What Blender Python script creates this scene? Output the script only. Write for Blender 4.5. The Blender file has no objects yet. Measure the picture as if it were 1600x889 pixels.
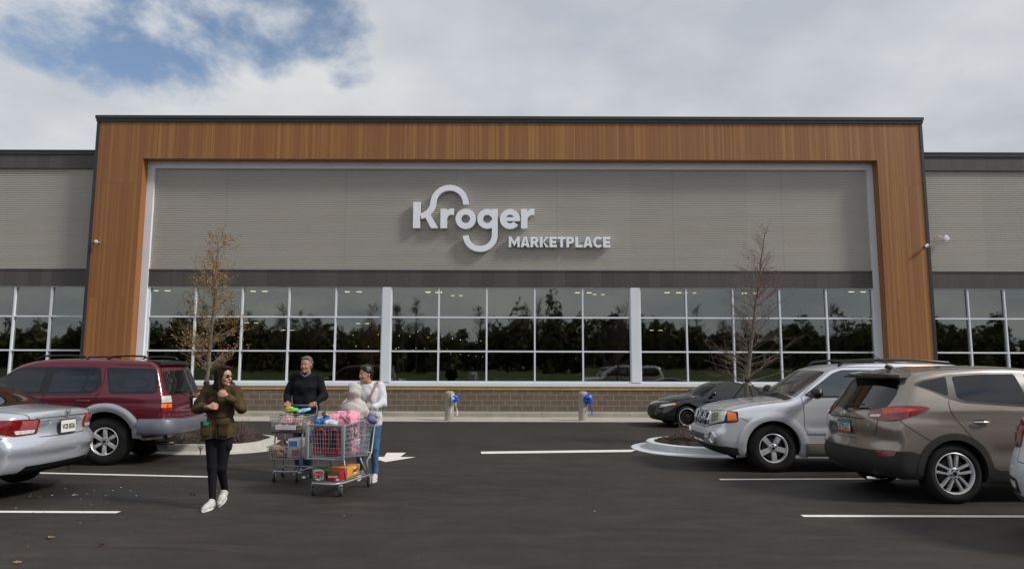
import bpy, bmesh, math, random
import numpy as np
from mathutils import Vector, Matrix, Euler
from mathutils.geometry import delaunay_2d_cdt
R = math.radians
rnd = random.Random(7)
SC = bpy.context.scene
COL = SC.collection
# ------------------------------------------------------------------ camera
HC = 1.62
pitch = math.atan(130.0/1100.0); roll = R(0.16)
fw = Vector((0, math.cos(pitch), math.sin(pitch))); up0 = Vector((0, -math.sin(pitch), math.cos(pitch))); rt0 = Vector((1, 0, 0))
rt = rt0*math.cos(roll)+up0*math.sin(roll); up = up0*math.cos(roll)-rt0*math.sin(roll)
cd = bpy.data.cameras.new('camera'); cam = bpy.data.objects.new('camera', cd); COL.objects.link(cam)
M3 = Matrix((rt, up, -fw)).transposed(); cam.matrix_world = Matrix.Translation((0, 0, HC)) @ M3.to_4x4()
cd.sensor_width = 36; cd.lens = 36*1100/1600; cd.clip_start = .05; cd.clip_end = 3000
SC.camera = cam
# ------------------------------------------------------------------ light and sky
SUN = Vector((0.735, -0.27, 0.66)).normalized()
sl = bpy.data.lights.new('sun', 'SUN'); sl.energy = 2.75; sl.angle = R(10); sl.color = (1, .95, .88)
so = bpy.data.objects.new('sun', sl); COL.objects.link(so); so.location = (20, -10, 30)
so.rotation_euler = SUN.to_track_quat('Z', 'Y').to_euler()
wd = bpy.data.worlds.new('World'); SC.world = wd; wd.use_nodes = True
nt = wd.node_tree; N = nt.nodes; L = nt.links; N.clear()
def wn(t, **kw):
    n = N.new(t)
    for k, v in kw.items(): setattr(n, k, v)
    return n
def wmath(op, a, b=None, c=None, clamp=False):
    n = wn('ShaderNodeMath', operation=op); n.use_clamp = clamp
    for i, v in enumerate((a, b, c)):
        if v is None: continue
        if isinstance(v, (int, float)): n.inputs[i].default_value = v
        else: L.new(v, n.inputs[i])
    return n.outputs[0]
def wvec(op, a, b=None, scale=None):
    n = wn('ShaderNodeVectorMath', operation=op)
    for i, v in enumerate((a, b)):
        if v is None: continue
        if isinstance(v, (tuple, list, Vector)): n.inputs[i].default_value = tuple(v)
        else: L.new(v, n.inputs[i])
    if scale is not None:
        if isinstance(scale, (int, float)): n.inputs['Scale'].default_value = scale
        else: L.new(scale, n.inputs['Scale'])
    return n
out = wn('ShaderNodeOutputWorld'); bg = wn('ShaderNodeBackground'); bg.inputs['Strength'].default_value = .1
sky = wn('ShaderNodeTexSky', sky_type='NISHITA'); sky.sun_disc = False
sky.sun_elevation = math.asin(SUN.z); sky.sun_rotation = math.atan2(SUN.x, SUN.y); sky.air_density = 1.1; sky.dust_density = .4; sky.ozone_density = 2
tc = wn('ShaderNodeTexCoord'); D = wvec('NORMALIZE', tc.outputs['Generated']).outputs[0]
sep = wn('ShaderNodeSeparateXYZ'); L.new(D, sep.inputs[0])
zz = wmath('ADD', wmath('ABSOLUTE', sep.outputs[2]), .22)
inv = wmath('DIVIDE', 1.0, zz)
P = wvec('SCALE', D, scale=inv).outputs[0]
flat = wvec('MULTIPLY', P, (1, 1, .35)).outputs[0]
def wnoise(vec, sc, det, rough, dist=0, off=(0, 0, 0)):
    v = wvec('ADD', vec, off).outputs[0]
    n = wn('ShaderNodeTexNoise'); n.inputs['Scale'].default_value = sc; n.inputs['Detail'].default_value = det
    n.inputs['Roughness'].default_value = rough; n.inputs['Distortion'].default_value = dist; L.new(v, n.inputs['Vector']); return n.outputs['Fac']
n1 = wnoise(wvec('MULTIPLY', D, (1, 1, 1.5)).outputs[0], 6.2, 8, .58, .15, (3.1, 1.7, 0))
n2 = wnoise(flat, .9, 5, .55, .1, (8.2, -3.3, 1))
n3 = wnoise(flat, 3.0, 5, .5, .0, (-5, 2, 4))
def pxdir(x, y):
    return (fw*1100+rt*(x-800)+up*(444.5-y)).normalized()
bias = None
for (x, y, rad, amp) in ((300, 12, 7.5, .92), (80, 40, 5, .80), (190, 40, 5.5, .74), (400, 40, 5.5, .72), (515, 35, 5.0, .76), (148, 125, 1.8, .5), (545, 100, 3.2, .68)):
    d = pxdir(x, y); dp = wvec('DOT_PRODUCT', D, d).outputs['Value']
    mr = wn('ShaderNodeMapRange', interpolation_type='SMOOTHERSTEP'); L.new(dp, mr.inputs[0])
    mr.inputs[1].default_value = math.cos(R(rad)); mr.inputs[2].default_value = 1.0; mr.inputs[3].default_value = 0; mr.inputs[4].default_value = amp
    bias = mr.outputs[0] if bias is None else wmath('MAXIMUM', bias, mr.outputs[0])
# a broad region behind the camera with a few blue holes too
back = wn('ShaderNodeMapRange', interpolation_type='SMOOTHSTEP'); L.new(wmath('MULTIPLY', sep.outputs[1], -1.0), back.inputs[0])
back.inputs[1].default_value = 0.1; back.inputs[2].default_value = .9; back.inputs[3].default_value = 0; back.inputs[4].default_value = .52
elev = wn('ShaderNodeMapRange', interpolation_type='SMOOTHSTEP'); L.new(sep.outputs[2], elev.inputs[0]); elev.inputs[1].default_value = .25; elev.inputs[2].default_value = .6
bb = wmath('MULTIPLY', back.outputs[0], elev.outputs[0])
bias = wmath('MAXIMUM', bias, bb)
hole = wmath('SUBTRACT', wmath('ADD', bias, wmath('MULTIPLY', wmath('SUBTRACT', n1, .5), 3.3)), .50)
hm = wn('ShaderNodeMapRange', interpolation_type='SMOOTHSTEP'); L.new(hole, hm.inputs[0]); hm.inputs[1].default_value = -.25; hm.inputs[2].default_value = .60
holef = wmath('MULTIPLY', wmath('MULTIPLY', hm.outputs[0], .93), wmath('GREATER_THAN', bias, .0))
# cloud colour: brighter and darker masses
cr = wn('ShaderNodeValToRGB'); el = cr.color_ramp.elements
el[0].position = .40; el[0].color = (4.1, 4.4, 4.95, 1); el[1].position = .62; el[1].color = (6.2, 6.35, 6.4, 1)
mixn = wmath('ADD', wmath('MULTIPLY', n2, .62), wmath('MULTIPLY', n3, .38)); L.new(mixn, cr.inputs[0])
lift = wvec('MULTIPLY', sky.outputs[0], (.92, .95, .98)).outputs[0]
mx = wn('ShaderNodeMix', data_type='RGBA'); L.new(holef, mx.inputs[0]); L.new(cr.outputs[0], mx.inputs[6]); L.new(lift, mx.inputs[7])
L.new(mx.outputs[2], bg.inputs['Color']); L.new(bg.outputs[0], out.inputs[0])
SC.view_settings.view_transform = 'Standard'; SC.view_settings.look = 'None'; SC.view_settings.exposure = 0.22; SC.view_settings.gamma = 1
SC.cycles.use_denoising = True
SC.cycles.max_bounces = 8
# ------------------------------------------------------------------ helpers
def tag(o, label=None, cat=None, group=None, kind=None):
    if label: o['label'] = label
    if cat: o['category'] = cat
    if group: o['group'] = group
    if kind: o['kind'] = kind
    return o
def thing(name, label, cat, loc=(0, 0, 0), rz=0, group=None):
    o = bpy.data.objects.new(name, None); COL.objects.link(o); o.empty_display_size = .2
    o.location = loc; o.rotation_euler = (0, 0, rz); return tag(o, label, cat, group)
def copy_tree(o, parent=None):
    c = o.copy(); COL.objects.link(c); c.parent = parent
    for ch in list(o.children): copy_tree(ch, c)
    return c
class MB:
    """collects shapes that become ONE mesh"""
    def __init__(s): s.v = []; s.f = []; s.m = []
    def add(s, vs, fs, mi=0):
        n = len(s.v); s.v += [tuple(v) for v in vs]; s.f += [tuple(n+i for i in f) for f in fs]; s.m += [mi]*len(fs); return s
    def box(s, a, b, mi=0, M=None):
        x0, y0, z0 = a; x1, y1, z1 = b
        vs = [(x0, y0, z0), (x1, y0, z0), (x1, y1, z0), (x0, y1, z0), (x0, y0, z1), (x1, y0, z1), (x1, y1, z1), (x0, y1, z1)]
        if M is not None: vs = [M @ Vector(v) for v in vs]
        return s.add(vs, [(0, 3, 2, 1), (4, 5, 6, 7), (0, 1, 5, 4), (1, 2, 6, 5), (2, 3, 7, 6), (3, 0, 4, 7)], mi)
    def bbox(s, a, b, r=.01, mi=0, M=None):
        """box with chamfered edges"""
        x0, y0, z0 = a; x1, y1, z1 = b; vs = []
        c = Vector(((x0+x1)/2, (y0+y1)/2, (z0+z1)/2)); h = Vector(((x1-x0)/2, (y1-y0)/2, (z1-z0)/2)); r = min(r, h.x*.9, h.y*.9, h.z*.9)
        bm = bmesh.new(); bmesh.ops.create_cube(bm, size=2)
        for v in bm.verts: v.co = Vector((v.co.x*h.x, v.co.y*h.y, v.co.z*h.z))+c
        bmesh.ops.bevel(bm, geom=bm.edges[:], offset=r, segments=2, affect='EDGES', profile=.5)
        bm.verts.index_update(); vs = [(M @ v.co) if M is not None else v.co.copy() for v in bm.verts]; fs = [[v.index for v in f.verts] for f in bm.faces]; bm.free()
        return s.add(vs, fs, mi)
    def tube(s, pts, r, seg=6, mi=0, cap=True, closed=False):
        pts = [Vector(p) for p in pts]; n = len(pts)
        if n < 2: return s
        rr = r if isinstance(r, (list, tuple)) else [r]*n
        vs = []; prev = None
        for i, p in enumerate(pts):
            if closed: t = (pts[(i+1) % n]-pts[i-1])
            else: t = pts[min(i+1, n-1)]-pts[max(i-1, 0)]
            if t.length < 1e-9: t = Vector((0, 0, 1))
            t.normalize()
            if prev is None:
                a = Vector((0, 0, 1)) if abs(t.z) < .9 else Vector((1, 0, 0))
                u = t.cross(a).normalized()
            else:
                u = prev-t*prev.dot(t)
                u = u.normalized() if u.length > 1e-6 else t.orthogonal().normalized()
            prev = u; w = t.cross(u)
            for k in range(seg):
                an = 2*math.pi*k/seg; vs.append(p+(u*math.cos(an)+w*math.sin(an))*rr[i])
        fs = []
        for i in range(n if closed else n-1):
            j = (i+1) % n
            for k in range(seg):
                k2 = (k+1) % seg; fs.append((i*seg+k, i*seg+k2, j*seg+k2, j*seg+k))
        if cap and not closed: fs.append(tuple(range(seg-1, -1, -1))); fs.append(tuple((n-1)*seg+k for k in range(seg)))
        return s.add(vs, fs, mi)
    def lathe(s, prof, M=None, seg=24, mi=0, capends=True):
        """prof: (r, z) list about the local z axis"""
        vs = []; fs = []; n = len(prof)
        for r, z in prof:
            for k in range(seg):
                a = 2*math.pi*k/seg; v = Vector((r*math.cos(a), r*math.sin(a), z)); vs.append(M @ v if M is not None else v)
        for i in range(n-1):
            for k in range(seg):
                k2 = (k+1) % seg; fs.append((i*seg+k, i*seg+k2, (i+1)*seg+k2, (i+1)*seg+k))
        if capends: fs.append(tuple(range(seg-1, -1, -1))); fs.append(tuple((n-1)*seg+k for k in range(seg)))
        return s.add(vs, fs, mi)
    def ell(s, c, r, mi=0, M=None, seg=16, rings=10):
        vs = []; fs = []; c = Vector(c)
        for i in range(rings+1):
            th = math.pi*i/rings
            for k in range(seg):
                a = 2*math.pi*k/seg
                v = Vector((r[0]*math.sin(th)*math.cos(a), r[1]*math.sin(th)*math.sin(a), r[2]*math.cos(th)))
                if M is not None: v = M @ v
                vs.append(c+v)
        for i in range(rings):
            for k in range(seg):
                k2 = (k+1) % seg; fs.append((i*seg+k, (i+1)*seg+k, (i+1)*seg+k2, i*seg+k2))
        return s.add(vs, fs, mi)
    def prism(s, poly, lo, hi, fn, mi=0):
        """poly 2-D (ccw), extruded; fn(u, v, w) -> 3-D"""
        n = len(poly); vs = [fn(u, v, lo) for u, v in poly]+[fn(u, v, hi) for u, v in poly]
        tri = delaunay_2d_cdt([Vector(p) for p in poly], [], [list(range(n))], 1, 1e-6)
        fs = []
        vmap = {}
        for i, co in enumerate(tri[0]):
            src = tri[3][i]; vmap[i] = src[0] if src else None
        for f in tri[2]:
            ids = [vmap[i] for i in f]
            if None in ids: continue
            fs.append(tuple(reversed(ids))); fs.append(tuple(n+i for i in ids))
        for i in range(n):
            j = (i+1) % n; fs.append((i, j, n+j, n+i))
        return s.add(vs, fs, mi)
    def build(s, name, mats, parent=None, smooth=False, auto=None, mod=None):
        me = bpy.data.meshes.new(name); me.from_pydata(s.v, [], s.f)
        for m in (mats if isinstance(mats, (list, tuple)) else [mats]): me.materials.append(m)
        if len(me.polygons) == len(s.m): me.polygons.foreach_set('material_index', s.m)
        if smooth: me.polygons.foreach_set('use_smooth', [True]*len(me.polygons))
        me.validate(); me.update()
        if auto is not None:
            me.polygons.foreach_set('use_smooth', [True]*len(me.polygons)); me.set_sharp_from_angle(angle=R(auto))
        o = bpy.data.objects.new(name, me); COL.objects.link(o); o.parent = parent; return o
def fix_normals(o):
    bm = bmesh.new(); bm.from_mesh(o.data); bmesh.ops.recalc_face_normals(bm, faces=bm.faces[:]); bm.to_mesh(o.data); bm.free(); return o
def struct(o, label=None): o['kind'] = 'structure'; return o
def text_obj(name, body, size, mat, M, parent=None, extrude=.002, offset=0.0, spacing=1.0, width=None, align='CENTER', shear=0.0):
    cu = bpy.data.curves.new(name, 'FONT'); cu.body = body; cu.size = size; cu.extrude = extrude; cu.offset = offset; cu.align_x = align; cu.align_y = 'CENTER'
    cu.space_character = spacing; cu.shear = shear; cu.resolution_u = 4
    t = bpy.data.objects.new(name+'_c', cu); COL.objects.link(t)
    dg = bpy.context.evaluated_depsgraph_get(); me = bpy.data.meshes.new_from_object(t.evaluated_get(dg))
    bpy.data.objects.remove(t); bpy.data.curves.remove(cu)
    if width:
        xs = [v.co.x for v in me.vertices]; w = max(xs)-min(xs); k = width/w; c = (max(xs)+min(xs))/2 if align == 'CENTER' else min(xs)
        for v in me.vertices: v.co.x = (v.co.x-c)*k
    me.transform(M); me.name = name; me.materials.clear(); me.materials.append(mat)
    o = bpy.data.objects.new(name, me); COL.objects.link(o); o.parent = parent; return o
# ------------------------------------------------------------------ materials
MATS = {}
class NB:
    def __init__(s, m): s.m = m; m.use_nodes = True; s.t = m.node_tree; s.N = s.t.nodes; s.L = s.t.links; s.b = s.N['Principled BSDF']; s.out = s.N['Material Output']
    def n(s, t, **kw):
        x = s.N.new(t)
        for k, v in kw.items(): setattr(x, k, v)
        return x
    def set(s, node, **kw):
        for k, v in kw.items():
            k = k.replace('_', ' ')
            if hasattr(v, 'is_output') or isinstance(v, bpy.types.NodeSocket): s.L.new(v, node.inputs[k])
            else: node.inputs[k].default_value = v
        return node
    def obj(s): 
        return s.n('ShaderNodeTexCoord').outputs['Object']
    def pos(s): return s.n('ShaderNodeNewGeometry').outputs['Position']
    def map(s, v, scale=(1, 1, 1), rot=(0, 0, 0), loc=(0, 0, 0)):
        x = s.n('ShaderNodeMapping'); s.L.new(v, x.inputs[0]); x.inputs['Scale'].default_value = scale; x.inputs['Rotation'].default_value = rot; x.inputs['Location'].default_value = loc; return x.outputs[0]
    def noise(s, v, sc, det=4, rough=.5, dist=0):
        x = s.n('ShaderNodeTexNoise'); s.L.new(v, x.inputs['Vector']); x.inputs['Scale'].default_value = sc; x.inputs['Detail'].default_value = det
        x.inputs['Roughness'].default_value = rough; x.inputs['Distortion'].default_value = dist; return x.outputs['Fac']
    def vor(s, v, sc, feat='F1'):
        x = s.n('ShaderNodeTexVoronoi', feature=feat); s.L.new(v, x.inputs['Vector']); x.inputs['Scale'].default_value = sc; return x
    def math(s, op, a, b=None, clamp=False):
        x = s.n('ShaderNodeMath', operation=op); x.use_clamp = clamp
        for i, v in enumerate((a, b)):
            if v is None: continue
            if isinstance(v, (int, float)): x.inputs[i].default_value = v
            else: s.L.new(v, x.inputs[i])
        return x.outputs[0]
    def mr(s, v, a, b, c=0, d=1, smooth=False):
        x = s.n('ShaderNodeMapRange'); s.L.new(v, x.inputs[0])
        if smooth: x.interpolation_type = 'SMOOTHSTEP'
        for i, q in enumerate((a, b, c, d)): x.inputs[i+1].default_value = q
        return x.outputs[0]
    def mix(s, f, a, b, mode='MIX'):
        x = s.n('ShaderNodeMix', data_type='RGBA', blend_type=mode)
        for i, v in ((0, f), (6, a), (7, b)):
            if isinstance(v, (int, float)): x.inputs[i].default_value = v
            elif isinstance(v, (tuple, list)): x.inputs[i].default_value = tuple(v)+((1,) if len(v) == 3 else ())
            else: s.L.new(v, x.inputs[i])
        return x.outputs[2]
    def ramp(s, f, stops):
        x = s.n('ShaderNodeValToRGB'); s.L.new(f, x.inputs[0]); e = x.color_ramp.elements
        while len(e) < len(stops): e.new(.5)
        for q, (p, c) in zip(e, stops): q.position = p; q.color = tuple(c)+(1,)
        return x.outputs[0]
    def bump(s, h, strength=.3, dist=.01):
        x = s.n('ShaderNodeBump'); s.L.new(h, x.inputs['Height']); x.inputs['Strength'].default_value = strength; x.inputs['Distance'].default_value = dist; s.L.new(x.outputs[0], s.b.inputs['Normal']); return x.outputs[0]
    def sep(s, v):
        x = s.n('ShaderNodeSeparateXYZ'); s.L.new(v, x.inputs[0]); return x.outputs
    def comb(s, x=0, y=0, z=0):
        c = s.n('ShaderNodeCombineXYZ')
        for i, v in enumerate((x, y, z)):
            if isinstance(v, (int, float)): c.inputs[i].default_value = v
            else: s.L.new(v, c.inputs[i])
        return c.outputs[0]
    def base(s, c):
        if isinstance(c, (tuple, list)): s.b.inputs['Base Color'].default_value = tuple(c)+((1,) if len(c) == 3 else ())
        else: s.L.new(c, s.b.inputs['Base Color'])
def mat(name, c, rough=.5, metal=0, coat=0, emit=None, es=1, spec=None, var=0, vsc=6, bump=0, bsc=60, crough=.03, world=False, sheen=0):
    if name in MATS: return MATS[name]
    m = bpy.data.materials.new(name); b = NB(m); p = b.b
    p.inputs['Roughness'].default_value = rough; p.inputs['Metallic'].default_value = metal; p.inputs['Coat Weight'].default_value = coat; p.inputs['Coat Roughness'].default_value = crough
    if spec is None and rough >= .8: spec = .15
    if spec is not None: p.inputs['Specular IOR Level'].default_value = spec
    if sheen: p.inputs['Sheen Weight'].default_value = sheen
    v = b.pos() if world else b.obj()
    if var:
        f = b.noise(v, vsc, 5, .6)
        lo = tuple(x*(1-var) for x in c); hi = tuple(min(1, x*(1+var)) for x in c)
        b.base(b.ramp(f, [(.3, lo), (.7, hi)]))
    else: b.base(c)
    if bump: b.bump(b.noise(v, bsc, 4, .6), bump, .004)
    if emit: p.inputs['Emission Color'].default_value = tuple(emit)+(1,); p.inputs['Emission Strength'].default_value = es
    MATS[name] = m; return m
# ------------------------------------------------------------------ setting materials
def m_asphalt():
    m = bpy.data.materials.new('asphalt'); b = NB(m); v = b.pos()
    big = b.noise(b.map(v, (.25, .55, 1)), 1, 6, .6, .6)
    mid = b.noise(b.map(v, (.8, 2.2, 1)), 1.6, 8, .7, .4)
    fine = b.noise(v, 55, 6, .75); grit = b.noise(v, 170, 3, .8)
    c = b.ramp(big, [(.3, (.017, .0128, .0102)), (.5, (.0265, .0202, .016)), (.68, (.042, .0325, .0255))])
    c = b.mix(b.mr(mid, .44, .66, 0, .7), c, (.066, .053, .042))
    c = b.mix(b.mr(fine, .35, .65, 0, .8), c, (.012, .011, .0105), 'MIX')
    vo = b.vor(v, 26); st = b.math('LESS_THAN', vo.outputs['Distance'], .10)
    rare = b.math('MULTIPLY', st, b.math('GREATER_THAN', b.noise(v, 3.1, 4, .7), .54))
    c = b.mix(b.math('MULTIPLY', rare, .55), c, (.20, .17, .13))
    # dusty smears
    sm = b.noise(b.map(v, (.5, 2.6, 1), (0, 0, .3)), 1.1, 7, .65, 1.2)
    c = b.mix(b.mr(sm, .54, .74, 0, .42, True), c, (.085, .066, .048))
    dk = b.noise(b.map(v, (.9, .22, 1), (0, 0, .15)), 1.0, 6, .65, .8); c = b.mix(b.mr(dk, .52, .72, 0, .38, True), c, (.018, .015, .014))
    # old damp stain by the left stalls and tyre-dark lane tracks
    sx, sy, _ = b.sep(v)
    def blob(cx, cy, rx, ry, k=1.0):
        dx = b.math('DIVIDE', b.math('SUBTRACT', sx, cx), rx); dy = b.math('DIVIDE', b.math('SUBTRACT', sy, cy), ry)
        d = b.math('SQRT', b.math('ADD', b.math('MULTIPLY', dx, dx), b.math('MULTIPLY', dy, dy)))
        d = b.math('ADD', d, b.math('MULTIPLY', b.math('SUBTRACT', b.noise(v, 1.7, 6, .7), .5), .7))
        return b.mr(d, .86, 1.0, k, 0, True)
    s1 = b.math('MAXIMUM', blob(-5.7, 9.55, 2.0, .62, .85), blob(3.9, 4.9, 1.6, .5, .5))
    s1 = b.math('MAXIMUM', s1, blob(-.3, 17.2, 3.5, .35, .3))
    c = b.mix(s1, c, (.017, .016, .0155))
    # faint paving joints
    jn = b.math('ABSOLUTE', b.math('SUBTRACT', b.math('ADD', sx, b.math('MULTIPLY', b.noise(v, .8, 3, .5), .25)), -1.05))
    c = b.mix(b.mr(jn, .012, .04, .45, 0), c, (.02, .019, .018))
    b.base(c); b.b.inputs['Roughness'].default_value = .66; b.b.inputs['Specular IOR Level'].default_value = .4
    h = b.math('ADD', b.math('MULTIPLY', grit, .6), fine); b.bump(h, .7, .006); return m
def m_concrete(name, c, dirt=.3, sc=1.5):
    m = bpy.data.materials.new(name); b = NB(m); v = b.pos()
    n = b.noise(v, sc, 8, .65, .3); f = b.noise(v, 40, 5, .7)
    lo = tuple(x*(1-dirt) for x in c); x = b.ramp(n, [(.3, lo), (.62, c)]); x = b.mix(b.mr(f, .35, .75, 0, .25), x, tuple(q*.6 for q in c))
    sx, sy, sz = b.sep(v); j = b.math('ABSOLUTE', b.math('SUBTRACT', b.math('FRACT', b.math('DIVIDE', b.math('ADD', sx, b.math('MULTIPLY', sy, .02)), 2.9)), .5)); x = b.mix(b.mr(j, .0, .004, .75, 0), x, tuple(q*.25 for q in c))
    st = b.noise(b.map(v, (3, 3, .6)), 2.2, 6, .7); x = b.mix(b.mr(st, .55, .75, 0, .4), x, tuple(q*.45 for q in c))
    b.base(x); b.b.inputs['Roughness'].default_value = .88; b.bump(f, .35, .004); return m
def m_block():
    m = bpy.data.materials.new('split_block'); b = NB(m); v = b.pos(); sx, sy, sz = b.sep(v)
    co = b.comb(b.math('ADD', sx, b.math('MULTIPLY', b.math('ABSOLUTE', b.math('SUBTRACT', sy, 24.05)), 1.0)), sz, 0)
    br = b.n('ShaderNodeTexBrick'); b.L.new(co, br.inputs['Vector'])
    b.set(br, Scale=1.0, Mortar_Size=.008, Mortar_Smooth=.3, Bias=-.2, Brick_Width=.385, Row_Height=.1812, Color1=(.135, .102, .076, 1), Color2=(.185, .142, .108, 1), Mortar=(.40, .345, .275, 1)); br.offset = .5
    f = b.noise(v, 26, 6, .7); x = b.mix(b.mr(f, .3, .75, 0, .45), br.outputs['Color'], (.075, .055, .045))
    big = b.noise(v, .7, 4, .6); x = b.mix(b.mr(big, .4, .7, 0, .25), x, (.17, .135, .105))
    # some of the joints stand out pale where the mortar is fresh
    b.base(x); b.b.inputs['Roughness'].default_value = .93
    h = b.math('SUBTRACT', b.math('MULTIPLY', f, .5), br.outputs['Fac']); b.bump(h, .6, .01); return m
def m_wood():
    m = bpy.data.materials.new('wood_cladding'); b = NB(m); v = b.pos(); sx, sy, sz = b.sep(v)
    u = b.math('ADD', sx, b.math('MULTIPLY', sy, 1.37))
    pl = b.math('FLOOR', b.math('DIVIDE', u, .152)); sheet = b.math('FLOOR', b.math('DIVIDE', sz, 3.93))
    wnz = b.n('ShaderNodeTexWhiteNoise', noise_dimensions='2D'); b.L.new(b.comb(pl, sheet, 0), wnz.inputs['Vector'])
    grain = b.noise(b.comb(b.math('MULTIPLY', u, 34), b.math('MULTIPLY', sz, .35), b.math('MULTIPLY', pl, 3.7)), 1, 6, .65, .3)
    stripe = b.noise(b.comb(b.math('MULTIPLY', u, 9), b.math('MULTIPLY', sz, .05), 0), 1, 3, .6)
    c = b.ramp(wnz.outputs[0], [(0, (.265, .102, .028)), (.5, (.285, .113, .031)), (.85, (.300, .122, .034)), (1, (.335, .145, .038))])
    c = b.mix(b.mr(grain, .38, .7, 0, .42), c, (.175, .062, .019))
    c = b.mix(b.mr(stripe, .50, .66, 0, .55), c, (.44, .225, .058))
    fr = b.math('FRACT', b.math('DIVIDE', u, .152)); gr = b.mr(b.math('ABSOLUTE', b.math('SUBTRACT', fr, .5)), .455, .48, 0, 1)
    jz = b.mr(b.math('ABSOLUTE', b.math('SUBTRACT', b.math('FRACT', b.math('DIVIDE', sz, 3.93)), .5)), .4975, .4985, 0, 1)
    g = b.math('MAXIMUM', gr, b.math('MULTIPLY', jz, .4)); c = b.mix(b.math('MULTIPLY', g, .55), c, (.05, .022, .012))
    b.base(c); b.b.inputs['Roughness'].default_value = .5; b.bump(b.math('SUBTRACT', 1.0, g), .6, .006); return m
def m_panel(name, c, wid=.41, var=.18, rough=.45):
    m = bpy.data.materials.new(name); b = NB(m); v = b.pos(); sx, sy, sz = b.sep(v)
    u = b.math('ADD', sx, sy); pl = b.math('FLOOR', b.math('DIVIDE', u, wid))
    w = b.n('ShaderNodeTexWhiteNoise', noise_dimensions='1D'); b.L.new(pl, w.inputs['W'])
    n = b.noise(b.comb(b.math('MULTIPLY', u, 6), b.math('MULTIPLY', sz, .8), 0), 1, 6, .65)
    k = b.math('ADD', b.math('MULTIPLY', w.outputs[0], .5), b.math('MULTIPLY', n, .6))
    x = b.ramp(k, [(.2, tuple(q*(1-var) for q in c)), (.8, tuple(q*(1+var) for q in c))])
    fr = b.math('FRACT', b.math('DIVIDE', u, wid)); g = b.mr(b.math('ABSOLUTE', b.math('SUBTRACT', fr, .5)), .482, .49, 0, 1)
    x = b.mix(b.math('MULTIPLY', g, .6), x, tuple(q*.35 for q in c)); b.base(x)
    b.b.inputs['Roughness'].default_value = rough; b.bump(b.math('SUBTRACT', 1.0, g), .5, .006); return m
def m_glass(name, refl=.17, tint=(.10, .105, .095), rough=0.0, warp=.0):
    m = bpy.data.materials.new(name); b = NB(m)
    tr = b.n('ShaderNodeBsdfTransparent'); tr.inputs[0].default_value = tint+(1,)
    gl = b.n('ShaderNodeBsdfGlossy'); gl.inputs['Roughness'].default_value = rough; gl.inputs['Color'].default_value = (.93, .98, .90, 1)
    if warp:
        v = b.pos(); n = b.noise(b.map(v, (1, 1, 1)), .9, 3, .5); bp = b.n('ShaderNodeBump'); b.L.new(n, bp.inputs['Height']); bp.inputs['Strength'].default_value = 1; bp.inputs['Distance'].default_value = warp
        b.L.new(bp.outputs[0], gl.inputs['Normal'])
    lw = b.n('ShaderNodeLayerWeight'); lw.inputs[0].default_value = .25
    f = b.math('ADD', b.math('MULTIPLY', lw.outputs['Fresnel'], .6), refl, clamp=True)
    ms = b.n('ShaderNodeMixShader'); b.L.new(f, ms.inputs[0]); b.L.new(tr.outputs[0], ms.inputs[1]); b.L.new(gl.outputs[0], ms.inputs[2]); b.L.new(ms.outputs[0], b.out.inputs[0]); return m
def m_siding():
    m = bpy.data.materials.new('ribbed_siding'); b = NB(m); v = b.pos(); sx, sy, sz = b.sep(v)
    n = b.noise(b.map(v, (.35, 1, .8)), 1, 5, .6); pan = b.math('FLOOR', b.math('DIVIDE', sx, 4.1))
    w = b.n('ShaderNodeTexWhiteNoise', noise_dimensions='1D'); b.L.new(pan, w.inputs['W'])
    k = b.math('ADD', b.math('MULTIPLY', n, .7), b.math('MULTIPLY', w.outputs[0], .3))
    b.base(b.ramp(k, [(.25, (.465, .435, .39)), (.8, (.53, .498, .445))])); b.b.inputs['Roughness'].default_value = .5; return m
ASPH = m_asphalt(); CONC = m_concrete('concrete_plinth', (.40, .365, .31)); CONC2 = m_concrete('concrete_kerb', (.52, .50, .455), .3, 2.5); CONC3 = m_concrete('concrete_walk', (.46, .43, .37), .2)
CONC4 = m_concrete('concrete_new_kerb', (.60, .62, .64), .14, 2)
BLOCK = m_block(); WOOD = m_wood(); BAND = m_panel('metal_fascia', (.070, .062, .058)); SID = m_siding()
DARKM = mat('coping_metal', (.026, .027, .031), .45, world=True, var=.15); WHITEM = mat('white_aluminium', (.70, .73, .78), .4, var=.04, vsc=1)
GLASS = m_glass('window_glass', .215, (.20, .21, .165), 0.02, .0022); TAN = mat('tan_ledge', (.40, .265, .115), .75, var=.2, vsc=5, bump=.2)
PAINT = None
def m_paint():
    m = bpy.data.materials.new('road_paint'); b = NB(m); v = b.pos(); n = b.noise(v, 9, 8, .75); n2 = b.noise(v, 90, 3, .8)
    c = b.ramp(n, [(.3, (.62, .59, .54)), (.62, (.78, .76, .71))]); c = b.mix(b.mr(n2, .55, .72, 0, .5), c, (.30, .28, .26)); b.base(c); b.b.inputs['Roughness'].default_value = .8; return m
PAINT = m_paint()
# ------------------------------------------------------------------ ground
g = MB(); X0 = 900
nx = [-X0, -60, -30, 30, 60, X0]; ny = [-44, 0, 30, 100, X0]
vs = [(x, y, 0) for y in ny for x in nx]; fs = [(j*6+i, j*6+i+1, (j+1)*6+i+1, (j+1)*6+i) for j in range(4) for i in range(5)]
g.add(vs, fs); struct(g.build('parking_lot', ASPH))
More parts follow.
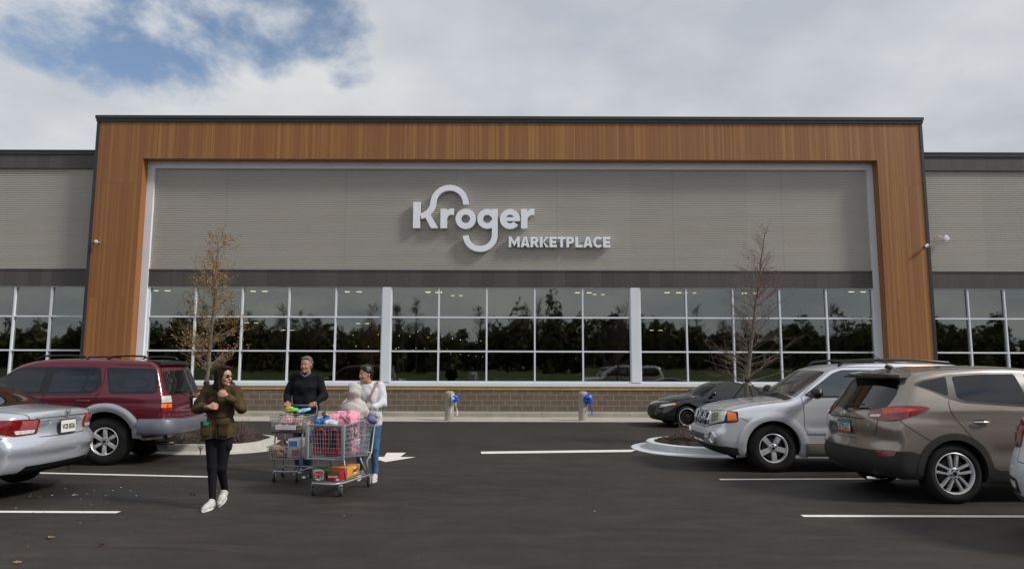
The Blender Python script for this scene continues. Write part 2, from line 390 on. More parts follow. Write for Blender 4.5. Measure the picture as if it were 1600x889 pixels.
# the grassed bank beyond the car park, behind the viewer, seen mirrored in the shop windows
GRASSM = mat('grass', (.050, .066, .018), .95, var=.4, vsc=.6, world=True)
gb = MB(); xs = [-900, -120]+[-120+8*i for i in range(1, 30)]+[120, 900]; prof = [(-44, 0.02), (-50, .15), (-62, .9), (-80, 1.3), (-200, 1.6), (-900, 1.7)]
vs = [(x, y, z+(.25*math.sin(x*.07+y*.1) if y < -55 else 0)) for (y, z) in prof for x in xs]; n = len(xs)
gb.add(vs, [((j+1)*n+i, (j+1)*n+i+1, j*n+i+1, j*n+i) for j in range(len(prof)-1) for i in range(n-1)]); struct(gb.build('grass_bank', GRASSM, smooth=True))
def lamp_dark(): return mat('dark_pole', (.03, .028, .026), .5)
# road markings, as thin sheets
def marking(name, poly, z=.004):
    b = MB(); b.add([(x, y, z) for x, y in poly], [tuple(range(len(poly)))]); o = b.build(name, PAINT); return struct(o)
def line(name, a, c, w=.105):
    a = Vector(a); c = Vector(c); d = (c-a).normalized(); nn = Vector((-d.y, d.x))*w/2
    return marking(name, [tuple(a-nn), tuple(c-nn), tuple(c+nn), tuple(a+nn)])
line('stall_line', (-12.2, 11.66), (-4.40, 10.70)); line('stall_line', (-12.0, 8.19), (-4.40, 8.135)); line('stall_line', (-12, 5.5), (-4.35, 5.55))
line('stall_line', (3.06, 10.60), (11.5, 10.98)); line('stall_line', (3.22, 8.04), (11.5, 8.05)); line('stall_line', (3.2, 5.5), (11.5, 5.4))
marking('stop_bar', [(-.57, 13.62), (2.33, 14.00), (2.50, 14.38), (-.60, 13.97)])
marking('lane_arrow', [(-2.17, 12.42), (-1.745, 13.10), (-2.03, 13.115), (-2.02, 13.75), (-2.39, 13.74), (-2.32, 13.12), (-2.60, 13.10)])
# kerbed planting islands: concrete apron + kerb (one body) with mulch and plants
def island(outline, label, conc, mulch_h, seed, name='kerb_island'):
    """outline: ccw polygon of the kerb's outer face; everything is offset from it"""
    pts = [Vector(p) for p in outline]; n = len(pts)
    def off(d):
        r = []
        for i in range(n):
            a, b_, c = pts[i-1], pts[i], pts[(i+1) % n]; d1 = (b_-a).normalized(); d2 = (c-b_).normalized()
            n1 = Vector((d1.y, -d1.x)); n2 = Vector((d2.y, -d2.x)); nn = (n1+n2); nn = nn/max(.3, nn.length_squared)*2 if nn.length > .2 else n1
            r.append(b_+nn*d)
        return r
    rings = [(.30, .002), (.29, .012), (.02, .020), (0, .03), (-.015, .138), (-.035, .150), (-.135, .152), (-.150, .145), (-.155, .05)]
    b = MB(); vs = []; fs = []
    for d, z in rings: vs += [(p.x, p.y, z) for p in off(d)]
    for j in range(len(rings)-1):
        for i in range(n):
            k = (i+1) % n; fs.append((j*n+i, j*n+k, (j+1)*n+k, (j+1)*n+i))
    b.add(vs, fs); o = b.build(name, conc, auto=35); fix_normals(o); o['kind'] = 'structure'
    # mulch bed
    inner = off(-.15); loop = [(p.x, p.y) for p in inner]; r = random.Random(seed)
    xs = [p[0] for p in loop]; ys = [p[1] for p in loop]
    pin = []
    def inside(x, y):
        c = False
        for i in range(n):
            x1, y1 = loop[i]; x2, y2 = loop[i-1]
            if (y1 > y) != (y2 > y) and x < (x2-x1)*(y-y1)/(y2-y1)+x1: c = not c
        return c
    def edge(x, y):
        m = 9
        for i in range(n):
            a = Vector(loop[i-1]); c = Vector(loop[i]); ab = c-a; t = max(0, min(1, (Vector((x, y))-a).dot(ab)/ab.length_squared)); m = min(m, (a+ab*t-Vector((x, y))).length)
        return m
    st = .07; x = min(xs)
    while x < max(xs):
        y = min(ys)
        while y < max(ys):
            px, py = x+r.uniform(-.03, .03), y+r.uniform(-.03, .03)
            if inside(px, py) and edge(px, py) > .03: pin.append((px, py))
            y += st
        x += st
    P = [Vector(p) for p in loop]+[Vector(p) for p in pin]
    t = delaunay_2d_cdt(P, [], [list(range(n))], 1, 1e-5)
    mv = []
    for q in t[0]:
        e = edge(q.x, q.y); z = .12+mulch_h*(1-math.exp(-e/.45))+r.uniform(-.018, .022)*(e > .01); mv.append((q.x, q.y, z))
    mb = MB(); mb.add(mv, t[2])
    # loose bark chips
    for _ in range(int(len(pin)*.55)):
        q = mv[r.randrange(len(mv))]; s = r.uniform(.012, .035)
        a = r.uniform(0, 6.28); tl = r.uniform(-.7, .7); Mx = Matrix.Translation(q) @ Euler((tl, r.uniform(-.6, .6), a)).to_matrix().to_4x4()
        mb.box((-s, -s*.45, 0), (s, s*.45, s*.35), 0, Mx)
    m = mb.build('mulch_bed', MULCH); tag(m, kind='stuff', label='dark bark mulch mounded inside the '+label, cat='mulch'); return lambda x, y: .12+mulch_h*(1-math.exp(-edge(x, y)/.45))
def m_mulch():
    m = bpy.data.materials.new('bark_mulch'); b = NB(m); v = b.pos(); n = b.noise(v, 30, 6, .8); c = b.ramp(n, [(.3, (.012, .008, .006)), (.55, (.035, .021, .014)), (.75, (.085, .052, .033))]); b.base(c); b.b.inputs['Roughness'].default_value = .95; b.bump(n, 1, .02); return m
MULCH = m_mulch()
def arc(cx, cy, r, a0, a1, n): return [(cx+r*math.cos(R(a0+(a1-a0)*i/(n-1))), cy+r*math.sin(R(a0+(a1-a0)*i/(n-1)))) for i in range(n)]
LH = island([(-12.5, 13.72)]+arc(-5.75, 14.45, .82, -82, 0, 9)+arc(-5.75, 15.0, .82, 0, 90, 9)+[(-12.5, 15.82)], 'left kerbed island', CONC2, .20, 3)
RH = island([(11.5, 15.75)]+arc(3.85, 14.65, 1.10, 90, 170, 9)+arc(3.95, 14.55, 1.20, 180, 262, 10)+[(11.5, 13.30)], 'right kerbed island', CONC4, .16, 4)
# pavement along the shop
pv = MB(); pv.box((-40, 21.58, -.02), (40, 23.50, .012)); struct(pv.build('walkway', CONC3))
pl = MB(); pl.bbox((-40, 23.50, -.02), (40, 24.4, .154), .012); struct(pl.build('plinth_kerb', CONC))
# ------------------------------------------------------------------ the store
store = thing('store_building', 'long grey ribbed-metal store with an orange wood-look portal and tall dark windows', 'building', (0, 24.05, 0))
def SB(b, name, m, **k):
    o = b.build(name, m, None, **k); o.parent = store; o.matrix_parent_inverse = Matrix.Translation((0, -24.05, 0)); return o
YW = 24.05
XL, XR, GX0, GX1 = -12.49, 12.385, -12.775, 12.61
PX0, PX1, PI0, PI1 = -14.40, 14.20, -12.73, 12.58; PZ = 8.745; PT = 10.055; PF = 23.60
def siding(x0, x1, z0, z1, y=YW):
    b = MB(); pitch_ = .0762; prof = []; z = z1
    while z > z0+.001:
        zb = max(z-pitch_, z0); h = z-zb
        prof += [(0, z), (0.0, z-h*.50), (.030, z-h*.58), (.030, z-h*.92)]; z = zb
    prof.append((0, z0)); nseg = 1
    vs = [(x0, y+d, z) for d, z in prof]+[(x1, y+d, z) for d, z in prof]; n = len(prof)
    b.add(vs, [(i, i+1, n+i+1, n+i) for i in range(n-1)]); return b
SB(siding(XL, XR, 4.94, 8.507), 'ribbed_siding', SID)
SB(siding(-34, PX0+.001, 4.94, 8.52), 'ribbed_siding', SID); SB(siding(PX1, 34, 4.94, 8.52), 'ribbed_siding', SID)
# thin vertical joints of the siding
sj = MB()
for x in (-9.95, -5.8, -1.95, 1.55, 5.6, 9.4): sj = MB(); sj.box((x-.005, YW-.002, 4.94), (x+.005, YW+.003, 8.505)); SB(sj, 'siding_joint', mat('siding_joint', (.33, .30, .26), .6))
# fascia bands
for x0, x1 in ((XL, XR), (-34, PX0+.002), (PX1-.002, 34)):
    b = MB(); b.box((x0, YW-.055, 4.365), (x1, YW+.2, 4.938)); b.box((x0, YW-.075, 4.90), (x1, YW+.0, 4.962)); SB(b, 'metal_band', BAND)
for x0, x1 in ((-34, PX0+.002), (PX1-.002, 34)):
    b = MB(); b.box((x0, YW-.06, 8.52), (x1, YW+.3, 9.0)); b.box((x0, YW-.085, 8.50), (x1, YW-.02, 8.545)); SB(b, 'parapet_band', BAND)
    c = MB(); c.box((x0, YW-.10, 8.995), (x1, YW+.4, 9.145)); c.box((x0, YW-.115, 9.10), (x1, YW+.42, 9.15)); SB(c, 'parapet_coping', DARKM)
# wood portal: two piers and a beam
b = MB(); BK = 24.9
b.box((PX0+.10, PF, .13), (PI0, BK, PZ)); b.box((PI1, PF, .13), (PX1-.10, BK, PZ)); b.box((PX0+.10, PF, PZ), (PX1-.10, BK, PT))
SB(b, 'wood_portal', WOOD)
b = MB(); b.box((PX0, PF-.02, .13), (PX0+.10, BK+.05, PT)); b.box((PX1-.10, PF-.02, .13), (PX1, BK+.05, PT))
b.box((PX0-.02, PF-.05, PT), (PX1+.02, BK+.1, PT+.10)); b.box((PX0-.04, PF-.08, PT+.10), (PX1+.04, BK+.12, PT+.205)); SB(b, 'portal_coping', DARKM)
# white surround inside the portal
b = MB(); b.box((PI0, YW-.10, .879), (XL, YW+.12, 8.507)); b.box((XR, YW-.10, .879), (PI1, YW+.12, 8.507)); b.box((PI0, YW-.101, 8.507), (PI1, YW+.12, PZ)); SB(b, 'white_surround', WHITEM)
b = MB()
for x0, x1 in ((-4.43, -4.145), (4.067, 4.373)): b = MB(); b.box((x0, YW-.05, 1.13), (x1, YW+.12, 4.36)); SB(b, 'window_pier', WHITEM)
# windows
def window(x0, x1, cols, rows=(1.136, 2.171, 3.327, 4.363), fx=None):
    f = MB(); t = .026; y0, y1 = YW-.015, YW+.10
    w = (x1-x0)/cols
    for i in range(cols+1):
        x = x0+i*w; tt = t+.012 if i in (0, cols) else t
        f.box((x-tt, y0, rows[0]), (x+tt, y1, rows[-1]))
    for j, z in enumerate(rows):
        tt = t+.008 if j in (0, 3) else t; f.box((x0, y0+.004, z-tt), (x1, y1-.004, z+tt))
    o = SB(f, 'window', WHITEM)
    p = MB(); r = random.Random(int(x0*7))
    for i in range(cols):
        for j in range(3):
            a, c = x0+i*w, x0+(i+1)*w; d = [r.uniform(-.0022, .0022) for _ in range(3)]
            ys = [YW+.06+d[0], YW+.06+d[1], YW+.06+d[2], YW+.06+d[0]+d[2]-d[1]]
            p.add([(a, ys[0], rows[j]), (c, ys[1], rows[j]), (c, ys[2], rows[j+1]), (a, ys[3], rows[j+1])], [(0, 1, 2, 3)])
    q = p.build('pane', GLASS, o); return o
window(-12.455, -4.43, 5); window(-4.145, 4.067, 5); window(4.373, 12.385, 5)
window(-14.59-1.25*10, -14.55, 10); window(14.40, 14.40+1.25*10, 10)
b = MB(); b.box((XL, YW-.085, 1.000), (XR, YW+.1, 1.110)); b.box((-34, YW-.085, 1.0), (PX0, YW+.1, 1.11)); b.box((PX1, YW-.085, 1.0), (34, YW+.1, 1.11)); b.box((-34, YW-.03, 1.11), (PX0+.0, YW+.05, 1.136)); SB(b, 'window_sill', WHITEM)
b = MB()
for x0, x1 in ((PI0+.0, PI1), (-34, PX0), (PX1, 34)): b.box((x0, YW-.055, .878), (x1, YW+.2, .999))
SB(b, 'stone_ledge', TAN)
b = MB()
for x0, x1 in ((PI0, PI1), (-34, PX0), (PX1, 34)): b.box((x0, YW-.03, .14), (x1, YW+.25, .877))
SB(b, 'block_wall', BLOCK)
# shell and interior, seen dimly through the glass
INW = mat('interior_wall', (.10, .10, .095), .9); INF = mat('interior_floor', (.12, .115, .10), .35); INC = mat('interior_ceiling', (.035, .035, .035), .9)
b = MB(); y0, y1 = YW+.3, 90
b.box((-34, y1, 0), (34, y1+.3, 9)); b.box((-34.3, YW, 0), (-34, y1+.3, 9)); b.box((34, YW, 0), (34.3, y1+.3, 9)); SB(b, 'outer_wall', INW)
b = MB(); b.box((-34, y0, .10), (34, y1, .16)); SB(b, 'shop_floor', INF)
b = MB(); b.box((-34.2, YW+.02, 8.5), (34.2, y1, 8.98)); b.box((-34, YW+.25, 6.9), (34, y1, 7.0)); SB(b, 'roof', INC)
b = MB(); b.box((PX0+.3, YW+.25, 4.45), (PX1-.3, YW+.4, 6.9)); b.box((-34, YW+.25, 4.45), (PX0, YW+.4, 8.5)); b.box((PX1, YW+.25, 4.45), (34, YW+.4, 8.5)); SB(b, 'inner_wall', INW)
SHELF = [mat('shelf_goods_a', (.10, .045, .03), .7, var=.6, vsc=9), mat('shelf_goods_b', (.04, .05, .07), .7, var=.6, vsc=9)]
r = random.Random(5)
for i in range(9):
    x = -26+i*6.3; s = MB(); s.box((x, 34, .17), (x+1.0, 50, 2.0)); s.box((x-.1, 33.6, .17), (x+1.1, 34, 1.7))
    o = s.build('display_shelf', SHELF[i % 2]); tag(o, 'low display shelf inside the store behind the dark glass', 'shelf', 'display shelves inside the store')
LITM = mat('lamp_strip', (.8, .8, .75), .5, emit=(1, .86, .55), es=4.5)
def ceil_light(x, y, z, w=.5, proto=[None]):
    if proto[0] is None:
        t = thing('ceiling_light', 'pair of lit strip lamps hanging inside the store', 'ceiling light', (x, y, z), 0, 'strip lamps hung inside the store')
        a = MB(); a.box((-.38, -.04, 0), (-.16, .04, .03)); a.build('lamp_tube', LITM, t); a = MB(); a.box((.16, -.04, 0), (.38, .04, .03)); a.build('lamp_tube', LITM, t)
        h = MB(); h.box((-.6, -.08, .052), (.6, .08, .09)); h.tube([(0, 0, .09), (0, 0, 6.88-z)], .01, 4); h.build('housing', INC, t); proto[0] = t; return t
    c = copy_tree(proto[0]); c.location = (x, y, z); return c
for y in (32,):
    for x in (-11.6, -7.3, -3.6, 3.3, 7.4, 11.0, 15.6, -16): ceil_light(x, y+r.uniform(-.4, .4), 5.05)
for x, y, z in ((-5.2, 46, 6.5), (-3.7, 47, 6.4), (5.7, 46, 6.4), (-8.9, 42, 4.2), (-14.8, 40, 4.1), (11.2, 44, 6.3), (-14, 44, 3.9), (8.8, 43, 3.9)): ceil_light(x, y, z)
SPOT = mat('spot_lamp', (.8, .7, .5), .5, emit=(1, .80, .48), es=3.5)
sp = MB(); sp.lathe([(.016, 0), (.022, .02), (.022, .05)], None, 8); s0 = sp.build('spot_lamp', SPOT); tag(s0, 'tiny lit spot lamp inside the store behind the dark glass', 'spot lamp', 'rows of tiny spot lamps inside the store'); s0.location = (-9, 40, 3.4)
k = 0
for i in range(9):
    for (bx, bz) in ((-7.2, 3.35), (-9.6, 2.75)):
        c = s0.copy(); COL.objects.link(c); c.location = (bx+i*.62+(i % 2)*.25, 38+i*1.6, bz+.02*i)
for i in range(9):
    c = s0.copy(); COL.objects.link(c); c.location = (-6.5+i*.42, 36+i*3.2, 3.75)
    c = s0.copy(); COL.objects.link(c); c.location = (-5.9+i*.42, 36+i*3.2, 2.55)
# cameras on the piers, a flat antenna on the right wing
CAMW = mat('camera_white', (.72, .74, .76), .35); BLK = mat('black_plastic', (.012, .012, .013), .45)
def cctv(x, z, lab, flip=1):
    t = thing('security_camera', lab, 'camera', (x, PF-.001, z), 0, 'security cameras on the wood piers'); t.scale = (.75, .75, .75); b = MB()
    b.bbox((-.10*flip-.06, -.05, .03), (-.10*flip+.06, 0, .15), .01); b.build('mount_plate', CAMW, t)
    b = MB(); b.tube([(-.10*flip, -.04, .09), (-.08*flip, -.13, .10), (.02*flip, -.16, .06)], .028, 8); b.build('arm', CAMW, t)
    b = MB(); b.tube([(-.06*flip, -.15, .04), (.12*flip, -.20, -.01)], [.062, .058], 12); b.box((-.12, -.25, .05), (.16, -.12, .062), 0, Matrix.Rotation(.25*flip, 4, 'Y')); b.build('camera_body', CAMW, t, auto=40)
    b = MB(); b.ell((.13*flip, -.205, -.025), (.045, .045, .045)); b.build('lens', BLK, t, smooth=True)
cctv(-14.06, 5.77, 'white security camera on the left wood pier', 1); cctv(14.02, 5.72, 'white security camera on the right wood pier', -1)
t = thing('wall_antenna', 'white diamond shaped antenna plate on the right ribbed wing', 'antenna', (14.93, 24.0, 6.08)); b = MB()
b.bbox((-.095, -.16, -.095), (.095, -.10, .095), .02, 0, Matrix.Rotation(R(45), 4, 'Y')); b.build('plate', CAMW, t, auto=30)
b = MB(); b.tube([(-.02, -.10, 0), (-.02, -.02, .02), (-.14, -.02, .09), (-.17, .0, .09)], .010, 6); b.build('bracket', CAMW, t)
# ------------------------------------------------------------------ sign lettering
sign = thing('store_sign', 'raised white shop name lettering with a long looping stroke on the ribbed wall', 'sign', (0, YW, 6.7))
LET = mat('sign_white', (.84, .87, .92), .38); LETS = mat('sign_side', (.50, .52, .56), .5)
YS0, YS1 = YW-.20, YW-.06
def letter_poly(polys, parent=sign):
    b = MB(); V2 = []; F2 = []
    for p in polys:
        q = []
        for c in p:
            if not q or (Vector(c)-Vector(q[-1])).length > 1e-4: q.append(c)
        if (Vector(q[0])-Vector(q[-1])).length < 1e-4: q.pop()
        if sum(q[i-1][0]*q[i][1]-q[i][0]*q[i-1][1] for i in range(len(q))) < 0: q = q[::-1]
        F2.append(list(range(len(V2), len(V2)+len(q)))); V2 += [Vector(c) for c in q]
    t = delaunay_2d_cdt(V2, [], F2, 1, 1e-5); n = len(t[0]); cnt = {}
    def pin_(x, y, q):
        c = False
        for i in range(len(q)):
            (x1, y1), (x2, y2) = V2[q[i]], V2[q[i-1]]
            if (y1 > y) != (y2 > y) and x < (x2-x1)*(y-y1)/(y2-y1)+x1: c = not c
        return c
    T3 = []
    for f in t[2]:
        cx = sum(t[0][i].x for i in f)/3; cz = sum(t[0][i].y for i in f)/3
        if any(pin_(cx, cz, q) for q in F2): T3.append(f)
    for f in T3:
        for i in range(3):
            e = (f[i], f[(i+1) % 3]); cnt[e] = cnt.get(e, 0)+1
    b.add([(q.x, YS0, q.y) for q in t[0]]+[(q.x, YS1, q.y) for q in t[0]], [tuple(f) for f in T3]+[tuple(n+i for i in reversed(f)) for f in T3]+[(a, a+n, c+n, c) for (a, c) in cnt if (c, a) not in cnt])
    o = b.build('letter', LET, None); fix_normals(o); o.parent = sign; o.matrix_parent_inverse = Matrix.Translation((0, -YW, -6.7)); return o
def stroke(pts, w):
    """closed outline of a thick open polyline; w: half width (number or list)"""
    P = [Vector(p) for p in pts]; n = len(P); Lh = []; Rh = []
    for i in range(n):
        d = (P[min(i+1, n-1)]-P[max(i-1, 0)]).normalized(); q = Vector((-d.y, d.x)); ww = w[i] if isinstance(w, list) else w
        Lh.append(P[i]+q*ww); Rh.append(P[i]-q*ww)
    return [tuple(v) for v in Lh]+[tuple(v) for v in reversed(Rh)]
def ring(cx, cz, ro, ri, a0=0, a1=360, n=40):
    return [(cx+ro*math.cos(R(a0+(a1-a0)*i/n)), cz+ro*math.sin(R(a0+(a1-a0)*i/n))) for i in range(n+1)]+[(cx+ri*math.cos(R(a1-(a1-a0)*i/n)), cz+ri*math.sin(R(a1-(a1-a0)*i/n))) for i in range(n+1)]
def bez(p0, p1, p2, p3, n=14):
    return [tuple(Vector(p0)*(1-t)**3+Vector(p1)*3*t*(1-t)**2+Vector(p2)*3*t*t*(1-t)+Vector(p3)*t**3) for t in [i/n for i in range(n+1)]]
# K: stem, lower leg, and the stroke that sweeps up into the arch over the word
arch = bez((-3.16, 6.80), (-2.93, 6.86), (-2.76, 7.02), (-2.735, 7.26))+[(-2.17+.565*math.cos(R(a)), 7.245+.565*math.sin(R(a))) for a in range(176, -1, -8)]+[(-1.605, 7.225)]
letter_poly([[(-3.42, 6.385), (-3.18, 6.385), (-3.18, 7.297), (-3.42, 7.297)], stroke(arch, .098)[:], [(-3.02, 6.80), (-2.80, 6.385), (-2.545, 6.385), (-2.86, 6.93)]])
def r_let(x0, x1, xa):
    w = .225; zt = 7.06
    pl = [(x0, 6.385), (x0+w, 6.385), (x0+w, 6.70)]+bez((x0+w, 6.70), (x0+w+.02, 6.83), (x0+.32, 6.88), (xa, 6.85), 6)[1:]+[(xa+.01, 7.07)]+bez((xa, 7.075), (x0+.36, 7.09), (x0+.28, 7.06), (x0+w-.01, 6.97), 6)[1:]+[(x0+w-.01, zt), (x0, zt)]
    letter_poly([pl])
r_let(-2.475, -2.26, -2.025)
letter_poly([ring(-1.603, 6.715, .352, .150, 0, 180), ring(-1.603, 6.715, .352, .150, 180, 360)])
hook = [(-.597, 7.06), (-.597, 6.2)]+[(-1.098+.50*math.cos(R(a)), 6.165+.50*math.sin(R(a))) for a in range(0, -181, -8)]
letter_poly([ring(-.86, 6.715, .345, .145, 20, 180), ring(-.86, 6.715, .345, .145, 180, 340), stroke(hook, .10)])
letter_poly([ring(-.075, 6.712, .348, .150, 0, 150), ring(-.075, 6.712, .348, .150, 150, 322), [(-.25, 6.64), (.27, 6.64), (.272, 6.73), (.20, 6.775), (-.25, 6.775)]])
r_let(.305, .52, .765)
mw = 'MARKETPLACE'; adv = {'M': .40, 'A': .335, 'R': .315, 'K': .33, 'E': .275, 'T': .295, 'P': .305, 'L': .27, 'C': .335}
tot = sum(adv[c] for c in mw); x = -.125; ksc = (3.40-(-.125))/tot
def sl(ch, x, w, h=.365, z=5.732):
    s = .082; k = []
    def q(*pts): k.append([(x+a*w, z+c*h) for a, c in pts])
    t_ = s/h; v = s/w
    if ch == 'M': q((0, 0), (v, 0), (v, .62), (.5-.02, .12), (.5+.02, .12), (1-v, .62), (1-v, 0), (1, 0), (1, 1), (1-v*1.05, 1), (.5, .48), (v*1.05, 1), (0, 1))
    elif ch == 'A': q((0, 0), (v*1.15, 0), (.5, .80), (1-v*1.15, 0), (1, 0), (.5+v*.62, 1), (.5-v*.62, 1)); q((.24, .16), (.76, .16), (.70, .16+t_*.85), (.30, .16+t_*.85))
    elif ch in 'RP':
        q((0, 0), (v*1.1, 0), (v*1.1, 1), (0, 1)); ctr = (.48, 1-.33)
        ro = .33; rin = ro-t_*.95
        arcp = [(ctr[0]+math.cos(R(a))*ro*h/w*1.05, ctr[1]+math.sin(R(a))*ro) for a in range(-90, 91, 15)]; arci = [(ctr[0]+math.cos(R(a))*rin*h/w*.9, ctr[1]+math.sin(R(a))*rin) for a in range(90, -91, -15)]
        q(*([(v, 1-2*ro), ] + arcp+[(v, 1), (v, 1-t_*.95)]+arci+[(v, 1-2*ro+t_*.95)]))
        if ch == 'R': q((.36, .42), (.70, 0), (1.0, 0), (.66, .42))
    elif ch == 'K': q((0, 0), (v*1.1, 0), (v*1.1, 1), (0, 1)); q((v, .42), (.68, 1), (1, 1), (.46, .50), (1.0, 0), (.68, 0), (v, .66))
    elif ch == 'E': q((0, 0), (v*1.1, 0), (v*1.1, 1), (0, 1)); q((v, 0), (.98, 0), (.98, t_), (v, t_)); q((v, 1-t_), (.98, 1-t_), (.98, 1), (v, 1)); q((v, .5-t_/2), (.90, .5-t_/2), (.90, .5+t_/2), (v, .5+t_/2))
    elif ch == 'T': q((.5-v*.55, 0), (.5+v*.55, 0), (.5+v*.55, 1-t_), (.5-v*.55, 1-t_)); q((0, 1-t_), (1, 1-t_), (1, 1), (0, 1))
    elif ch == 'L': q((0, 0), (v*1.1, 0), (v*1.1, 1), (0, 1)); q((v, 0), (1, 0), (1, t_), (v, t_))
    elif ch == 'C':
        o = [(.54+.54*math.cos(R(a)), .5+.53*math.sin(R(a))) for a in range(42, 319, 12)]; i_ = [(.54+(.54-v)*math.cos(R(a)), .5+(.53-t_)*math.sin(R(a))) for a in range(318, 41, -12)]; q(*(o+i_))
    letter_poly(k)
for ch in mw:
    w = adv[ch]*ksc; sl(ch, x+.012, w-.03); x += w
# ------------------------------------------------------------------ bollards with ribbons
BOL = m_concrete('bollard_concrete', (.40, .36, .29), .15, 3)
def bollard(x, y, lab, rib, rlab):
    t = thing('bollard', lab, 'bollard', (x, y, .012), 0, 'bollards along the walkway')
    b = MB(); b.lathe([(.138, 0), (.138, .74)], None, 24); b.build('post', BOL, t, auto=40)
    b = MB(); b.lathe([(.132, .74), (.132, .752), (.142, .757), (.142, .84), (.130, .865), (.09, .885), (.0, .893)], None, 24, capends=False); b.build('cap', BOL, t, auto=40)
    k = thing('ribbon_bow', rlab, 'ribbon', (x+.15, y-.10, .67), 0, 'ribbon bows tied to the bollards'); r = random.Random(int(x*9)); c0 = MB()
    for i in range(22):
        a = i*2.4; e_ = r.uniform(-.3, 1.3); d = Vector((math.cos(a)*math.cos(e_), -math.sin(e_), math.sin(a)*math.cos(e_))); pp = d.orthogonal().normalized(); pp = (Matrix.Rotation(r.uniform(0, 6.28), 3, d) @ pp); cc = d.cross(pp); p = []
        for j in range(9):
            tt = j/8*2*math.pi; p.append(d*(.078*(1-math.cos(tt)))+pp*(.056*math.sin(tt)))
        s_ = [cc*.042, cc*-.042]; vs = [q+o for q in p for o in s_]; mi = (d.x < -.1) if rib == 2 else 0
        c0.add(vs, [(2*j, 2*j+1, 2*j+3, 2*j+2) for j in range(8)], int(mi))
    c0.build('loops', [RIB_B, RIB_W], k, smooth=True)
    tl = MB()
    for s_, ln in ((-.03, .42), (.04, .50)):
        vs = []
        for j in range(9):
            z = -ln*j/8; xx = s_*(1+j*.25)+.012*math.sin(j*1.3); vs += [(xx-.02, -.02-.01*math.sin(j), z), (xx+.02, -.02+.008*math.cos(j*1.1), z)]
        tl.add(vs, [(2*j, 2*j+1, 2*j+3, 2*j+2) for j in range(8)], 1 if rib == 2 else 0)
    tl.build('tails', [RIB_B, RIB_W], k, smooth=True)
RIB_B = mat('ribbon_blue', (.012, .10, .55), .3); RIB_W = mat('ribbon_white', (.72, .75, .80), .35)
bollard(-1.92, 21.98, 'beige bollard with a blue and white bow, left of the two', 2, 'blue and white ribbon bow with pale tails on a bollard'); bollard(2.20, 22.05, 'beige bollard with an all-blue bow, right of the two', 1, 'all-blue ribbon bow on a bollard')
# ------------------------------------------------------------------ young bare trees, shrubs, distant wood
BARK = mat('young_bark', (.17, .145, .12), .9, var=.35, vsc=14, bump=.5, bsc=50); TWIG = mat('twig_grey', (.19, .155, .12), .9, var=.25, vsc=5); TWIG2 = mat('twig_red_brown', (.20, .155, .13), .9, var=.25, vsc=5)
LEAFO = mat('leaf_orange', (.32, .17, .04), .7, var=.5, vsc=7); LEAFR = mat('leaf_red', (.26, .025, .03), .7, var=.4, vsc=7)
def young_tree(base, pts, name, label, seed, twig, leafm, nleaf, leaf_zone, spread, low, ground, dens=1.0, loose=0.0):
    """pts: leaning trunk axis relative to the base"""
    r = random.Random(seed); t = thing(name, label, 'tree', base)
    P = [Vector(p) for p in pts]; H = P[-1].z
    def axis(z):
        for i in range(len(P)-1):
            if z <= P[i+1].z: f = (z-P[i].z)/(P[i+1].z-P[i].z); return P[i].lerp(P[i+1], f)
        return P[-1]
    tr = MB(); n = 26; rad = [.055*(1-i/n)**.85+.004 for i in range(n+1)]; tr.tube([axis(H*i/n)+Vector((r.uniform(-.012, .012), r.uniform(-.012, .012), 0))*(i > 1) for i in range(n+1)], rad, 8)
    cr = MB(); lf = MB(); tips = []
    def twig_(p, d, ln, r0, lev):
        k = 4 if lev < 2 else 3; q = [p.copy()]; dd = d.copy()
        for i in range(k):
            dd = (dd+Vector((r.uniform(-.18, .18), r.uniform(-.18, .18), r.uniform(-.06, .14)))).normalized(); q.append(q[-1]+dd*ln/k)
        cr.tube(q, [r0*.78*(1-.75*i/k) for i in range(k+1)], 4 if lev == 0 else 3, cap=False)
        for i in range(1, k+1): tips.append((q[i], lev))
        if lev < 2:
            for i in range(int((5 if lev == 0 else 3)*dens+r.random())):
                f = r.uniform(.25, 1); j = min(k-1, int(f*k)); a = q[j].lerp(q[j+1], f*k-j)
                nd = (dd+Vector((r.uniform(-.9, .9), r.uniform(-.9, .9), r.uniform(-.55, .55)))).normalized(); twig_(a, nd, ln*r.uniform(.32, .6), r0*.5, lev+1)
    z = low
    while z < H*.985:
        f = (z-low)/(H-low); prof = spread(f)
        for _ in range(2 if f < .75 else 1):
            a = r.uniform(0, 6.28); ln = prof*r.uniform(.6, 1.12); rise = r.uniform(.12, .8)+.6*f
            d = Vector((math.cos(a), math.sin(a), rise)).normalized(); twig_(axis(z), d, ln, .011*(1-f*.55), 0)
        z += r.uniform(.035, .075)*(H/4.6)
    tr.build('trunk', BARK, t, smooth=True); cr.build('crown', twig, t)
    c = [q for q, lv in tips if leaf_zone(q-Vector((0, 0, 0)), H)]
    for _ in range(nleaf):
        p = r.choice(c)+Vector((r.gauss(0, .035), r.gauss(0, .035), r.gauss(0, .03)-.02)); s = r.uniform(.012, .026); e = Euler((r.uniform(-1.4, 1.4), r.uniform(-1.4, 1.4), r.uniform(0, 6.3))).to_matrix()
        lf.add([p+e @ Vector(v) for v in ((-s, 0, 0), (0, -s*.5, s*.15), (s*1.2, 0, 0), (0, s*.5, s*.15))], [(0, 1, 2, 3)])
    lf.build('leaves', leafm, t)
    st = MB(); kk = axis(ground[0])
    for (dx, dy) in ground[1]: st.tube([kk+Vector((0, 0, 0)), Vector((dx, dy, .02))], .012, 5)
    st.lathe([(.06, ground[0]-.04), (.066, ground[0]), (.06, ground[0]+.04)], Matrix.Translation((kk.x, kk.y, 0)), 10); st.build('guy_strap', mat('strap_dark', (.05, .04, .03), .9), t)
    return t
